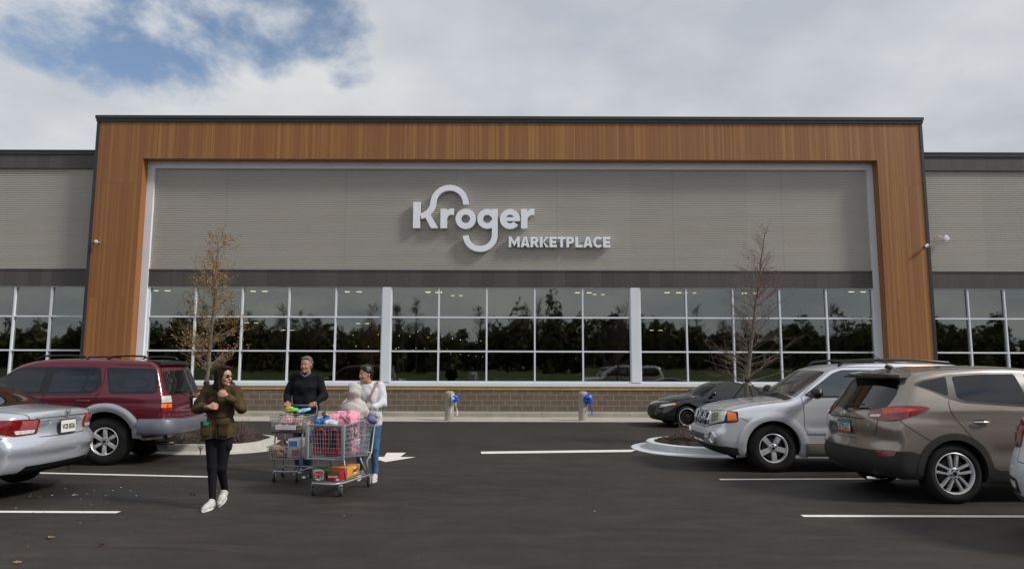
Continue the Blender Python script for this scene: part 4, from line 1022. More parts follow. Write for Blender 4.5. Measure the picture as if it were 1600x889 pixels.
# ------------------------------------------------------------------ parked cars
SIDE = (0, 1, 0); REAR = (-1, 0, 0); FRONT = (1, 0, 0); TOP = (0, 0, 1)
def arcp(cx, cz, r, a0, a1, n, y=.9): return [(cx+r*math.cos(R(a0+(a1-a0)*i/(n-1))), y, cz+r*math.sin(R(a0+(a1-a0)*i/(n-1)))) for i in range(n)]
def arch_band(car, wx, ri, ro, a0, a1, m, off, name='wheel_arch_trim', n=22, extra=None, bulge=0, inner=None):
    ri_ = ri; pts = arcp(wx, car.rw, ro, a0, a1, n, car.W)+arcp(wx, car.rw, ri_, a1, a0, n, car.W)
    return car.patch(name, pts, SIDE, m, off, res=.04, depth=.05, both=True, bulge=bulge)
def tube_part(car, name, m, pts, r, seg=8, both=False, parent=None, smooth=True, flat=1.0):
    o = []
    for sg in ((1, -1) if both else (1,)):
        b = MB(); b.tube([(x, y*sg, z) for x, y, z in pts], r, seg); q = b.build(name, m, parent or car.root, smooth=smooth); o.append(q)
    return o
def mirror(car, x, y, z, paint, sc=1.0):
    for sg in (1, -1):
        b = MB(); b.ell((x, sg*(y+.16*sc), z+.035), (.075*sc, .105*sc, .075*sc), seg=18, rings=10); b.tube([(x-.01, sg*(y-.05), z-.03), (x, sg*(y+.09), z-.005)], .026, 8)
        vs = [v for v in b.v]; b.v = [(max(v[0], x-.045*sc), v[1], v[2]) for v in vs]; q = b.build('side_mirror', paint, car.root, smooth=True)
        b = MB(); b.ell((x-.048*sc, sg*(y+.16*sc), z+.035), (.004, .088*sc, .058*sc)); b.build('mirror_glass', TINT, q, smooth=True)
def handle(car, x, y, z, m, L_=.20, cup=True):
    for sg in (1, -1):
        b = MB(); n = 7; pts = [(x-L_/2+L_*i/(n-1), sg*(y+.012+.022*math.sin(math.pi*i/(n-1))), z+.0) for i in range(n)]; b.tube(pts, [.010, .014, .016, .016, .016, .014, .010], 8); b.build('door_handle', m, car.root, smooth=True)
# ============ the taupe crossover, rear three-quarter, on the right
TAUPE = m_paint_car('paint_taupe', (.285, .245, .21), .6, .24)
def tucson_ripple(x, ay, z):   # shoulder crease rising to the tail lamp, tucked flank under it
    c = 1.02+(x-2.6)*-.035; w = np.exp(-((z-c+.10)/.07)**2)*.016*sstep(ay, .6, .75); c2 = np.exp(-((z-.60)/.10)**2)*.018*sstep(ay, .6, .8)*sstep(x, .3, .6)*(1-sstep(x, 2.2, 2.5))
    return w*.9+c2
tu = Car('crossover', 'taupe crossover seen from its rear corner with grey lower cladding', (5.33, 9.62, .0), R(3),
    [(-.55, .29, 0), (-.78, .30), (-.885, .42), (-.895, .60), (-.87, .70), (-.855, .76), (-.875, .93), (-.84, 1.05), (-.80, 1.085, 0), (-.62, 1.30), (-.44, 1.53), (-.38, 1.585, 0), (-.1, 1.63), (.5, 1.665), (1.05, 1.66), (1.55, 1.60), (1.80, 1.53), (2.35, 1.24), (2.68, 1.06, 0), (3.05, 1.00), (3.35, .90), (3.50, .76), (3.54, .55), (3.50, .34), (3.36, .25), (2.6, .22), (.5, .22)],
    [-.95, -.6, 0, .8, 1.6, 2.4, 3.0, 3.55], [.2, .45, .72, .95, 1.08, 1.22, 1.40, 1.56, 1.75],
    [[.80, .85, .87, .86, .86, .87, .85, .78], [.84, .895, .912, .895, .895, .910, .90, .82], [.84, .90, .915, .905, .900, .912, .89, .80], [.81, .885, .905, .905, .90, .885, .84, .74], [.77, .855, .885, .89, .885, .85, .78, .68], [.71, .80, .84, .855, .85, .79, .70, .6], [.62, .70, .76, .785, .775, .69, .60, .5], [.56, .61, .675, .70, .69, .60, .5, .45], [.50, .54, .59, .61, .60, .5, .42, .4]],
    .915, [0, 2.64], .362, TAUPE, rear_bow=.20, front_bow=.26, crown=.05, k=.06, arch=.05, ripple=tucson_ripple)
# daylight opening
tu.patch('window_trim', [(-.36, .8, 1.425), (-.26, .8, 1.475), (.10, .8, 1.545), (.55, .8, 1.578), (1.10, .8, 1.582), (1.52, .8, 1.53), (2.20, .8, 1.17), (2.0, .8, 1.125), (1.0, .8, 1.155), (.20, .8, 1.205), (.02, .8, 1.255), (-.18, .8, 1.355)], SIDE, TRIM, .003, both=True, smooth_pts=False, round_=.05)
tu.patch('quarter_window', [(-.31, .8, 1.425), (-.22, .8, 1.465), (.085, .8, 1.525), (.025, .8, 1.285), (-.16, .8, 1.365)], SIDE, TINT, .006, both=True, round_=.03)
tu.patch('rear_door_window', [(.165, .8, 1.525), (.50, .8, 1.550), (.975, .8, 1.558), (1.015, .8, 1.185), (.22, .8, 1.235), (.13, .8, 1.275)], SIDE, TINT, .006, both=True, round_=.03)
tu.patch('front_door_window', [(1.10, .8, 1.558), (1.50, .8, 1.507), (2.06, .8, 1.175), (1.09, .8, 1.180)], SIDE, TINT, .006, both=True, round_=.03)
tu.patch('rear_window', [(-.79, .62, 1.105), (-.60, .635, 1.335), (-.47, .575, 1.50), (-.47, -.575, 1.50), (-.60, -.635, 1.335), (-.79, -.62, 1.105)], (-1, 0, .6), TINT, .005, round_=.05)
tu.patch('windscreen', [(2.62, .70, 1.09), (2.1, .64, 1.37), (1.84, .58, 1.50), (1.84, -.58, 1.50), (2.1, -.64, 1.37), (2.62, -.70, 1.09)], (.5, 0, 1), TINT, .005, round_=.06)
# spoiler
b = MB(); ys = [-.62, -.56, -.4, 0, .4, .56, .62]
vs = []
for y in ys:
    k = 1-abs(y/.66)**4*.5; vs += [(-.30, y, 1.592-.03*abs(y)**2), (-.60*k-.26*(1-k), y, 1.560-.05*abs(y)**2), (-.58*k-.26*(1-k), y, 1.525-.05*abs(y)**2), (-.36, y, 1.530-.05*abs(y)**2)]
b.add(vs, [(4*i+a, 4*(i+1)+a, 4*(i+1)+(a+1) % 4, 4*i+(a+1) % 4) for i in range(6) for a in range(4)]+[(0, 1, 2, 3), (27, 26, 25, 24)]); sp = fix_normals(b.build('rear_spoiler', TAUPE, tu.root, auto=40))
b = MB(); b.box((-.585, -.50, 1.50), (-.42, .50, 1.522)); b.build('spoiler_underside', TRIM, sp)
LMP = [(-.845, .52, 1.055), (-.83, .62, 1.105), (-.74, .76, 1.148), (-.56, .86, 1.168), (-.36, .88, 1.165), (-.27, .88, 1.140), (-.40, .89, 1.08), (-.56, .87, 1.02), (-.72, .80, .985), (-.83, .68, .985), (-.86, .56, 1.01)]
for o in tu.patch('tail_lamp', LMP, (-.62, .78, .05), RED, .012, both=True, smooth_pts=True, res=.025):
    pass
tu.patch('reversing_lamp', [(-.855, .56, 1.015), (-.83, .70, 1.02), (-.82, .72, 1.045), (-.85, .56, 1.04)], (-.75, .66, 0), CLR, .016, both=True, round_=.01)
tu.patch('lamp_band', [(-.80, .74, 1.125), (-.60, .86, 1.150), (-.42, .88, 1.125), (-.60, .86, 1.09), (-.80, .76, 1.06)], (-.62, .78, .05), mat('lamp_orange_red', (.62, .045, .008), .15, coat=1, var=.3, vsc=25), .0135, both=True, round_=.015)
# lower cladding
arch_band(tu, 0, .405, .485, -14, 192, CLAD, .014); arch_band(tu, 2.64, .405, .485, -14, 194, CLAD, .014)
tu.patch('sill_cladding', [(.46, .9, .44), (.56, .9, .40), (2.1, .9, .40), (2.2, .9, .44), (2.2, .9, .24), (.46, .9, .24)], SIDE, CLAD, .012, both=True, depth=.03)
tu.patch('bumper_cladding', [(-.90, .60, .30), (-.90, .60, .615), (-.80, .80, .625), (-.55, .90, .63), (-.44, .91, .60), (-.44, .91, .30)], (-.62, .78, 0), CLAD, .010, both=True, depth=.03)
tu.patch('bumper_cladding', [(-.9, -.66, .30), (-.9, -.66, .615), (-.9, .66, .615), (-.9, .66, .30)], REAR, CLAD, .0095, depth=.03)
tu.patch('reflector', [(-.86, .66, .625), (-.80, .80, .632), (-.70, .86, .632), (-.72, .86, .575), (-.80, .79, .545), (-.87, .66, .56)], (-.72, .69, 0), DRED, .016, both=True, round_=.03)
# seams
tu.seam([(-.80, .70, 1.10), (-.80, .735, 1.06)], (-.7, .7, 0)); tu.seam([(-.84, .66, .99), (-.86, .64, .86), (-.865, .56, .76), (-.87, .40, .735), (-.88, 0, .725)], (-.9, .4, 0), smooth_pts=True)
tu.seam([(-.86, -.42, .985), (-.875, 0, .985), (-.86, .42, .985), (-.85, .52, 1.0)], REAR, w=.010, both=False)
tu.seam([(-.64, .87, 1.0), (-.55, .88, .92), (-.30, .91, .76), (-.08, .91, .68)], (-.5, .85, 0), smooth_pts=True)
tu.seam([(.02, .85, 1.24), (0, .88, 1.15), (.05, .9, 1.02), (.22, .91, .80), (.47, .91, .46)], SIDE, smooth_pts=True)
tu.seam([(1.04, .8, 1.56), (1.055, .87, 1.15), (1.08, .9, .8), (1.08, .9, .30)], SIDE); tu.seam([(2.12, .85, 1.14), (2.16, .9, .9), (2.14, .9, .40)], SIDE)
tu.seam([(-.36, .58, 1.575), (0, .62, 1.60), (1.0, .64, 1.63), (1.8, .56, 1.53)], (0, .25, 1), w=.012)
for hx in (.36, 1.32):
    tu.patch('handle_recess', [(hx-.12, .9, .975), (hx, .9, 1.015), (hx+.12, .9, .975), (hx, .9, .935)], SIDE, TRIM, .003, both=True, round_=.05)
    handle(tu, hx, .905, .975, CHROME, .21)
for (x, z) in ((-.02, .30), ): pass
# rails, aerial, wiper, badge, plate, exhaust
0 and tube_part(tu, 'roof_rail', TRIM, [(-.20, .60, 1.60), (-.12, .605, 1.645), (.3, .61, 1.672), (1.0, .61, 1.677), (1.35, .60, 1.655), (1.45, .60, 1.615)], .017, both=True)
b = MB(); b.ell((-.22, 0, 1.645), (.06, .03, .03)); b.tube([(-.22, 0, 1.66), (-.50, 0, 1.86)], [.007, .004], 6); b.build('aerial', TRIM, tu.root, smooth=True)
b = MB(); b.tube([(-.86, 0, 1.11), (-.815, -.05, 1.135), (-.775, -.34, 1.165)], [.022, .013, .008], 6); b.ell((-.85, .0, 1.10), (.03, .05, .022)); b.build('rear_wiper', TRIM, tu.root, smooth=True)
def oval_badge(car, x, y, z, rx, rz, strokes, ry=0, name='badge', m=None):
    b = MB(); n = 28; pts = [(x, y+rx*math.cos(6.283*i/n), z+rz*math.sin(6.283*i/n)) for i in range(n)]; b.tube(pts, .006, 6, closed=True)
    for s in strokes: b.tube([(x, y+a*rx, z+c*rz) for a, c in s], .006, 6)
    return b.build(name, m or CHROME, car.root, smooth=True)
oval_badge(tu, -.888, 0, 1.035, .062, .033, [[(.42, -.8), (.62, .75)], [(-.62, -.75), (-.42, .8)], [(.5, .05), (-.5, -.05)]])
text_obj('badge_text', 'ix', .05, CHROME, Matrix.Translation((-.872, -.50, .915)) @ Matrix.Rotation(R(90), 4, 'X').inverted() if False else Matrix(((0, .16, -.98, -.862), (-1, 0, 0, -.54), (0, 1, .1, .915), (0, 0, 0, 1))), tu.root, .002)
tu.patch('plate_recess', [(-.87, -.26, .96), (-.87, .26, .96), (-.86, .24, .755), (-.86, -.24, .755)], REAR, TAUPE, .002, round_=.03)
def rear_plate_M(x, y, z, tilt=0, yaw=0): return Matrix.Translation((x, y, z)) @ Euler((0, 0, yaw)).to_matrix().to_4x4() @ Matrix(((0, 0, -1, 0), (-1, 0, 0, 0), (0, 1, 0, 0), (0, 0, 0, 1))) @ Matrix.Rotation(tilt, 4, 'X')
plate(tu, '377LLC', rear_plate_M(-.885, 0, .865), top=mat('plate_teal', (.03, .22, .26), .5), bot=mat('plate_orange', (.50, .10, .03), .5))
tube_part(tu, 'exhaust_pipe', CHROME, [(-.60, -.45, .25), (-.86, -.45, .245)], .03, 12)
mirror(tu, 1.98, .86, 1.14, TAUPE)
tu.finish(); wheels(tu, .362, .245, .225, dict(n=5, wi=.011, wo=.019, twin=.050, dish=.006))
# ============ the silver SUV behind it, front three-quarter
SILV = m_paint_car('paint_silver', (.74, .755, .80), .45, .24); SILD = mat('silver_grey_plastic', (.36, .37, .385), .42, .35)
def esc_ripple(x, ay, z):
    return np.exp(-((z-.70)/.05)**2)*.012*sstep(ay, .6, .8)*sstep(x, .5, .7)*(1-sstep(x, 2.0, 2.2))-np.exp(-((ay-.60)/.06)**2)*.010*sstep(z, .9, 1.0)*sstep(x, 2.3, 2.5)
es = Car('silver_suv', 'silver SUV facing left with square grille and amber-cornered headlamp', (6.74, 12.16, 0), R(180),
    [(-.70, .36, 0), (-.90, .42), (-.94, .55), (-.94, .75), (-.91, 1.0), (-.82, 1.30), (-.70, 1.62), (-.60, 1.68), (0, 1.72), (.8, 1.72), (1.3, 1.69), (1.52, 1.64), (1.62, 1.605), (2.30, 1.165, 0), (2.42, 1.13), (2.95, 1.065), (3.28, .995), (3.42, .935), (3.46, .90, 0), (3.50, .78), (3.515, .68), (3.575, .64), (3.59, .55), (3.56, .44), (3.50, .36), (3.38, .27), (2.9, .26), (.5, .28)],
    [-.95, -.5, 0, .8, 1.6, 2.3, 2.8, 3.15, 3.6], [.25, .5, .80, 1.0, 1.12, 1.22, 1.45, 1.66, 1.85],
    [[.82, .85, .86, .86, .86, .86, .86, .84, .78], [.86, .885, .89, .885, .885, .895, .895, .88, .82], [.86, .89, .90, .895, .895, .90, .90, .88, .80], [.84, .885, .895, .895, .893, .89, .87, .84, .74], [.82, .87, .885, .885, .883, .86, .80, .75, .66], [.80, .84, .86, .865, .86, .83, .75, .70, .6], [.73, .76, .775, .78, .77, .74, .6, .55, .5], [.64, .67, .69, .695, .685, .63, .5, .5, .45], [.60, .62, .64, .64, .63, .6, .5, .45, .4]],
    .90, [0, 2.62], .375, SILV, rear_bow=.10, front_bow=.15, crown=.03, k=.045, arch=.065, ripple=esc_ripple, bend_pow=3.4)
es.patch('windscreen', [(2.22, .735, 1.19), (1.95, .70, 1.39), (1.66, .63, 1.60), (1.66, -.63, 1.60), (1.95, -.70, 1.39), (2.22, -.735, 1.19)], (.55, 0, 1), mat('windscreen_glass', (.035, .045, .05), .02, coat=1, crough=0, spec=1), .005, round_=.05)
es.patch('window_trim', [(-.62, .8, 1.25), (-.55, .8, 1.55), (-.35, .8, 1.60), (1.42, .8, 1.60), (1.58, .8, 1.545), (2.10, .8, 1.195), (1.9, .8, 1.160), (-.4, .8, 1.20)], SIDE, TRIM, .003, both=True, round_=.04)
SG = mat('side_glass_grey', (.030, .036, .036), .02, coat=1, crough=0, spec=1)
es.patch('front_door_window', [(1.03, .8, 1.585), (1.42, .8, 1.580), (1.58, .8, 1.53), (2.05, .8, 1.215), (2.0, .8, 1.185), (1.03, .8, 1.20)], SIDE, SG, .006, both=True, round_=.03)
es.patch('rear_door_window', [(.16, .8, 1.585), (.93, .8, 1.588), (.93, .8, 1.20), (.28, .8, 1.205), (.16, .8, 1.30)], SIDE, SG, .006, both=True, round_=.03)
es.patch('cargo_window', [(-.52, .8, 1.54), (.06, .8, 1.58), (.06, .8, 1.24), (-.50, .8, 1.26)], SIDE, TINT, .006, both=True, round_=.04)
es.patch('rear_window', [(-.88, .66, 1.12), (-.73, .60, 1.52), (-.73, -.60, 1.52), (-.88, -.66, 1.12)], (-1, 0, .3), TINT, .006, round_=.06)
arch_band(es, 2.62, .432, .56, -16, 196, SILV, .012, bulge=.010); arch_band(es, 0, .432, .55, -16, 196, SILV, .012, bulge=.010)
es.patch('rocker_panel', [(.52, .9, .46), (2.12, .9, .46), (2.12, .9, .27), (.52, .9, .27)], SIDE, mat('rocker_plastic', (.13, .12, .105), .7, var=.2), .030, both=True, depth=.05, bulge=.01)
es.patch('door_moulding', [(.62, .9, .665), (2.08, .9, .665), (2.08, .9, .60), (.62, .9, .60)], SIDE, SILV, .010, both=True, bulge=.008)
# grille, lamps
GD = mat('grille_dark', (.014, .014, .016), .6)
g0 = es.patch('grille', [(3.5, -.40, .905), (3.5, .40, .905), (3.53, .36, .665), (3.53, -.36, .665)], FRONT, GD, .004, round_=.03)
H_, G_, _ = es.cast([(3.5, y, z) for y in np.linspace(-.39, .39, 9) for z in (.895, .785, .675)], FRONT); H_ = H_+G_*.014; gm = MB(); Hh = H_.reshape(9, 3, 3)
for j in range(3): gm.tube([tuple(p) for p in Hh[:, j]], .015 if j != 1 else .017, 6)
for i in (0, 2, 3, 5, 6, 8): gm.tube([tuple(Hh[i, 0]), tuple(Hh[i, 1]), tuple(Hh[i, 2])], .019 if i in (0, 8) else .011, 6)
for j in ():
    h2, g2, _ = es.cast([(3.5, y, j) for y in np.linspace(-.38, .38, 9)], FRONT); gm.tube([tuple(p) for p in h2+g2*.012], .010, 6)
gm.build('grille_bars', CHROME, g0, smooth=True)
b = MB(); c = es.cast([(3.5, 0, .785)], FRONT)[0][0]; b.ell((c[0]+.02, 0, .785), (.018, .085, .036)); o = b.build('oval_badge', mat('badge_blue', (.02, .05, .22), .2, coat=1), es.root, smooth=True)
b = MB(); b.tube([(c[0]+.03, .088*math.cos(6.283*i/24), .785+.038*math.sin(6.283*i/24)) for i in range(24)], .006, 6, closed=True); b.build('badge_ring', CHROME, o, smooth=True)
es.patch('headlamp_bezel', [(3.47, .395, .93), (3.40, .62, .95), (3.172, .875, .942), (3.155, .88, .785), (3.42, .66, .738), (3.50, .405, .682)], (.70, .71, 0), TRIM, .004, both=True, round_=.03, res=.025); es.patch('headlamp', [(3.46, .41, .915), (3.40, .62, .935), (3.31, .79, .94), (3.31, .79, .79), (3.42, .66, .755), (3.49, .42, .70)], (.80, .60, 0), CLR, .010, both=True, round_=.035, bulge=.008, res=.025)
es.patch('headlamp_bowl', [(3.45, .47, .89), (3.38, .66, .91), (3.38, .68, .80), (3.45, .50, .75)], (.80, .60, 0), mat('lamp_bowl', (.32, .33, .28), .2, .5, var=.5, vsc=25), .020, both=True, round_=.05, bulge=.004, res=.02)
es.patch('turn_lamp', [(3.30, .80, .935), (3.20, .86, .925), (3.17, .87, .80), (3.30, .80, .795)], (.45, .89, 0), AMB, .010, both=True, round_=.012, res=.02)
es.patch('lower_intake', [(3.57, -.38, .555), (3.57, .38, .555), (3.57, .36, .455), (3.57, -.36, .455)], FRONT, GD, .003, round_=.02)
gm = MB()
for y in np.linspace(-.36, .36, 9):
    h2, g2, _ = es.cast([(3.5, y, z) for z in (.56, .505, .45)], FRONT); gm.tube([tuple(p) for p in h2+g2*.006], .008, 5)
gm.build('intake_bars', SILD, es.root)
for sg in (1, -1):
    c = es.cast([(3.45, sg*.64, .52)], (.86, sg*.5, 0)); p = Vector(c[0][0]); nn = Vector(c[1][0]); q = nn.to_track_quat('Z', 'Y').to_matrix().to_4x4(); Mx = Matrix.Translation(p) @ q
    b = MB(); b.lathe([(.100, -.02), (.098, .012), (.088, .020), (.072, .010), (.068, -.005)], Mx, 26, capends=False); o = b.build('fog_lamp', CHROME, es.root, smooth=True); b = MB(); b.ell((0, 0, 0), (.068, .068, .012), 0); b.v = [tuple(Mx @ Vector(v)) for v in b.v]; b.build('lens', CLR, o, smooth=True)
es.patch('lower_bumper', [(3.55, -.60, .40), (3.56, -.30, .40), (3.56, .30, .40), (3.55, .60, .40), (3.4, .60, .28), (3.4, -.60, .28)], FRONT, CLAD, .012, depth=.03); es.patch('lower_bumper', [(3.5, .52, .40), (3.3, .80, .40), (3.08, .88, .36), (3.05, .88, .27), (3.4, .56, .27)], (.7, .7, 0), CLAD, .013, both=True, depth=.03)
es.seam([(3.46, .0, .935), (3.44, .40, .935), (3.34, .72, .965), (3.10, .80, 1.03), (2.6, .80, 1.115), (2.32, .80, 1.17)], (.3, .35, 1), smooth_pts=True)
es.seam([(3.14, .87, .85), (3.02, .895, .80), (2.98, .9, .74)], (.3, 1, 0)); es.seam([(2.14, .9, 1.17), (2.13, .9, 1.0), (2.12, .9, .45)], SIDE); es.seam([(.98, .8, 1.6), (.98, .9, 1.15), (.98, .9, .45)], SIDE); es.seam([(.12, .85, 1.58), (.14, .9, 1.15), (.30, .9, .95), (.50, .9, .62)], SIDE)
es.seam([(2.14, .86, 1.18), (1.98, .80, 1.33), (1.6, .70, 1.60), (1.4, .68, 1.64), (0, .70, 1.66)], (.0, 1, .5), w=.008)
b = MB()
for y0, y1 in ((.02, .62), (-.58, .0)): b.tube([(2.33, y0, 1.175), (2.20, y0+.10, 1.225), (2.16, y1, 1.245)], [.012, .009, .006], 5)
b.build('wipers', TRIM, es.root); es.patch('cowl', [(2.36, .70, 1.15), (2.24, .72, 1.19), (2.24, -.72, 1.19), (2.36, -.70, 1.15)], TOP, TRIM, .004)
mirror(es, 1.98, .87, 1.20, TRIM, 1.15)
tube_part(es, 'roof_rail', TRIM, [(-.45, .60, 1.66), (-.38, .60, 1.725), (.2, .61, 1.765), (1.0, .61, 1.765), (1.32, .60, 1.735), (1.42, .60, 1.66)], .020, both=True)
for x in (.1, 1.0): tube_part(es, 'rack_crossbar', TRIM, [(x, -.60, 1.762), (x, .60, 1.762)], .016)
handle(es, 1.28, .90, 1.00, SILV, .2); handle(es, .42, .90, 1.00, SILV, .2)
es.patch('glass_sticker', [(1.78, -.10, 1.50), (1.74, -.10, 1.53), (1.74, -.18, 1.53), (1.78, -.18, 1.50)], (.55, 0, 1), mat('sticker_teal', (.02, .35, .30), .5), .008)
es.finish(); wheels(es, .375, .222, .225, dict(n=5, wi=.040, wo=.046, dish=.004, rot=R(96)))
# ============ the dark red SUV on the left, rear three-quarter
MARO = m_paint_car('paint_maroon', (.125, .008, .018), .35, .3); S4 = m_paint_car('paint_silver_trim', (.42, .43, .46), .5, .34)
def ru_ripple(x, ay, z): return np.exp(-((z-1.02)/.035)**2)*.010*sstep(ay, .6, .75)+np.exp(-((z-.62)/.1)**2)*.010*sstep(ay, .6, .8)
ru = Car('red_suv', 'dark red SUV with silver wheel-arch flares and silver rear bumper', (-6.78, 12.68, 0), R(183),
    [(-.75, .44, 0), (-.98, .50), (-1.05, .58), (-1.05, .72), (-1.02, .80), (-1.00, 1.0), (-.97, 1.14), (-.86, 1.42), (-.76, 1.64), (-.66, 1.715), (-.4, 1.74), (.4, 1.765), (1.2, 1.745), (1.48, 1.69), (1.62, 1.64), (2.25, 1.17, 0), (2.6, 1.11), (3.1, 1.05), (3.38, .98), (3.48, .85), (3.50, .70), (3.56, .62), (3.54, .45), (3.3, .38), (.5, .38)],
    [-1.1, -.6, 0, .8, 1.6, 2.3, 2.9, 3.5], [.35, .60, .85, 1.02, 1.14, 1.22, 1.45, 1.66, 1.85],
    [[.79, .81, .82, .82, .82, .82, .81, .74], [.82, .84, .845, .84, .84, .845, .83, .78], [.82, .845, .85, .845, .845, .85, .83, .76], [.815, .845, .85, .845, .845, .84, .81, .74], [.80, .83, .84, .835, .835, .82, .77, .70], [.78, .80, .81, .81, .81, .79, .7, .6], [.70, .735, .745, .75, .74, .70, .6, .5], [.63, .665, .675, .68, .67, .62, .5, .45], [.56, .60, .62, .62, .6, .5, .45, .4]],
    .85, [0, 2.675], .392, MARO, rear_bow=.08, front_bow=.2, crown=.035, k=.05, arch=.10, ripple=ru_ripple)
ru.patch('cargo_window', [(-.80, .8, 1.20), (-.79, .8, 1.34), (-.72, .8, 1.585), (.10, .8, 1.605), (-.03, .8, 1.185), (-.10, .8, 1.17), (-.72, .8, 1.175)], SIDE, TRIM, .003, both=True, round_=.05)
BLUG = mat('deep_tinted_glass', (.003, .005, .010), .025, spec=.8)
ru.patch('cargo_glass', [(-.765, .8, 1.215), (-.755, .8, 1.34), (-.695, .8, 1.56), (.065, .8, 1.58), (-.055, .8, 1.205), (-.72, .8, 1.20)], SIDE, BLUG, .006, both=True, round_=.045)
ru.patch('door_window_trim', [(.19, .8, 1.60), (.30, .8, 1.615), (1.42, .8, 1.61), (1.58, .8, 1.56), (2.14, .8, 1.19), (2.10, .8, 1.165), (.30, .8, 1.17), (.17, .8, 1.22), (.12, .8, 1.35)], SIDE, TRIM, .003, both=True, round_=.03)
ru.patch('rear_door_quarter', [(.215, .8, 1.575), (.325, .8, 1.585), (.38, .8, 1.20), (.26, .8, 1.20), (.19, .8, 1.28)], SIDE, BLUG, .006, both=True, round_=.025); ru.patch('rear_door_window', [(.365, .8, 1.585), (.91, .8, 1.59), (.96, .8, 1.20), (.42, .8, 1.20)], SIDE, BLUG, .006, both=True, round_=.02)
ru.patch('front_door_window', [(1.06, .8, 1.585), (1.42, .8, 1.58), (1.55, .8, 1.535), (2.04, .8, 1.21), (1.10, .8, 1.20)], SIDE, BLUG, .006, both=True, round_=.02)
ru.patch('rear_window', [(-.98, .63, 1.165), (-.90, .62, 1.36), (-.80, .585, 1.555), (-.80, -.585, 1.555), (-.90, -.62, 1.36), (-.98, -.63, 1.165)], (-1, 0, .35), TINT, .005, round_=.06)
ru.patch('windscreen', [(2.18, .70, 1.20), (1.64, .62, 1.62), (1.64, -.62, 1.62), (2.18, -.70, 1.20)], (.6, 0, 1), TINT, .005, round_=.06)
# silver flares, bumper, sills
def flare(car, wx, m, tail):
    arch_band(car, wx, .492, .625, 20, 160, m, .030, name='arch_flare', bulge=.02)
    car.patch('arch_flare_rear', [(wx-.455, .85, .56), (wx-.585, .85, .61), (wx-.60, .85, .50), (wx-.66, .85, .34), (wx-.66, .85, .20), (wx-.55, .85, .20), (wx-.49, .85, .36)], SIDE, m, .034, both=True, depth=.06, bulge=.015, round_=.02); car.patch('arch_flare_front', [(wx+.455, .85, .56), (wx+.585, .85, .61), (wx+.56, .85, .50), (wx+.56, .85, .30), (wx+.49, .85, .30), (wx+.48, .85, .42)], SIDE, m, .034, both=True, depth=.06, bulge=.015, round_=.02)
flare(ru, 0, S4, True); flare(ru, 2.675, S4, False)
ru.patch('sill_trim', [(.55, .85, .55), (2.1, .85, .55), (2.1, .85, .40), (.55, .85, .40)], SIDE, S4, .025, both=True, depth=.04, bulge=.01)
RBM = mat('bumper_grey', (.20, .215, .26), .38, .55, var=.15, vsc=3)
rb = MB(); prof = [(0, .505), (.035, .50), (.060, .53), (.066, .60), (.062, .68), (.045, .745), (.0, .762), (-.06, .765)]
path = [(-.56, .858, 0, 1), (-.80, .862, 0, 1), (-.95, .855, -.35, .94), (-1.03, .80, -.75, .66), (-1.065, .68, -.97, .22), (-1.08, .35, -1, .05), (-1.085, 0, -1, 0), (-1.08, -.35, -1, -.05), (-1.065, -.68, -.97, -.22), (-1.03, -.80, -.75, -.66), (-.95, -.855, -.35, -.94), (-.80, -.862, 0, -1), (-.56, -.858, 0, -1)]
vs = []
for x, y, ax, ay in path:
    for d, z in prof: vs.append((x+ax*d*.9, y+ay*d, z+(-.03 if abs(y) < .4 else 0)*(z > .7)))
n = len(prof); rb.add(vs, [(i*n+j, i*n+j+1, (i+1)*n+j+1, (i+1)*n+j) for i in range(len(path)-1) for j in range(n-1)]+[tuple(range(n)), tuple(reversed(range((len(path)-1)*n, len(path)*n)))]); fix_normals(rb.build('rear_bumper', RBM, ru.root, auto=45))
tr = ru.patch('step_pad', [(-1.0, .30, .765), (-1.0, -.30, .765), (-1.12, -.30, .765), (-1.12, .30, .765)], TOP, TRIM, .0) if False else None
# tail lamps: clear over red
ru.patch('tail_lamp', [(-1.03, .66, .865), (-.99, .82, .865), (-.92, .85, .865), (-.91, .84, 1.135), (-.97, .80, 1.135), (-1.0, .66, 1.135)], (-.75, .66, 0), RED, .010, both=True, round_=.02, bulge=.008, res=.025)
ru.patch('reversing_lamp', [(-1.02, .665, 1.025), (-.98, .815, 1.025), (-.92, .845, 1.025), (-.91, .84, 1.13), (-.97, .80, 1.13), (-1.0, .665, 1.13)], (-.75, .66, 0), CLR, .018, both=True, round_=.012, res=.025)
ru.patch('lamp_band', [(-1.02, .665, .94), (-.98, .82, .94), (-.92, .85, .94), (-.92, .845, 1.0), (-.98, .81, 1.0), (-1.02, .665, 1.0)], (-.75, .66, 0), AMB, .0175, both=True, round_=.01, res=.025)
ru.seam([(-.72, .60, 1.66), (-.86, .655, 1.42), (-.97, .675, 1.16), (-1.0, .645, 1.12), (-1.03, .645, .80), (-1.04, .60, .775), (-1.05, 0, .77)], (-.95, .3, .1), w=.011); ru.seam([(-.72, -.56, 1.655), (-.72, .56, 1.655)], (-1, 0, .5), both=False, w=.01)
ru.seam([(1.0, .8, 1.62), (1.02, .85, 1.17), (1.02, .85, .57)], SIDE); ru.seam([(2.2, .85, 1.15), (2.16, .85, 1.0), (2.14, .85, .56)], SIDE); ru.seam([(.12, .8, 1.60), (.09, .83, 1.40), (.13, .85, 1.2), (.18, .85, 1.08), (.30, .85, .98), (.50, .85, .86)], SIDE); ru.seam([(.10, .85, 1.15), (2.15, .85, 1.15)], SIDE, w=.006); ru.seam([(.30, .85, 1.02), (2.1, .85, 1.02)], SIDE, w=.006)
ru.patch('fuel_flap', [(-.55, .85, .80), (-.55, .85, .98), (-.35, .85, .98), (-.35, .85, .80)], (0, -1, 0), MARO, .004, round_=.03) if False else None
ru.seam([(-.06, .66, 1.645), (-.62, .66, 1.635)], (0, 1, .6)) 
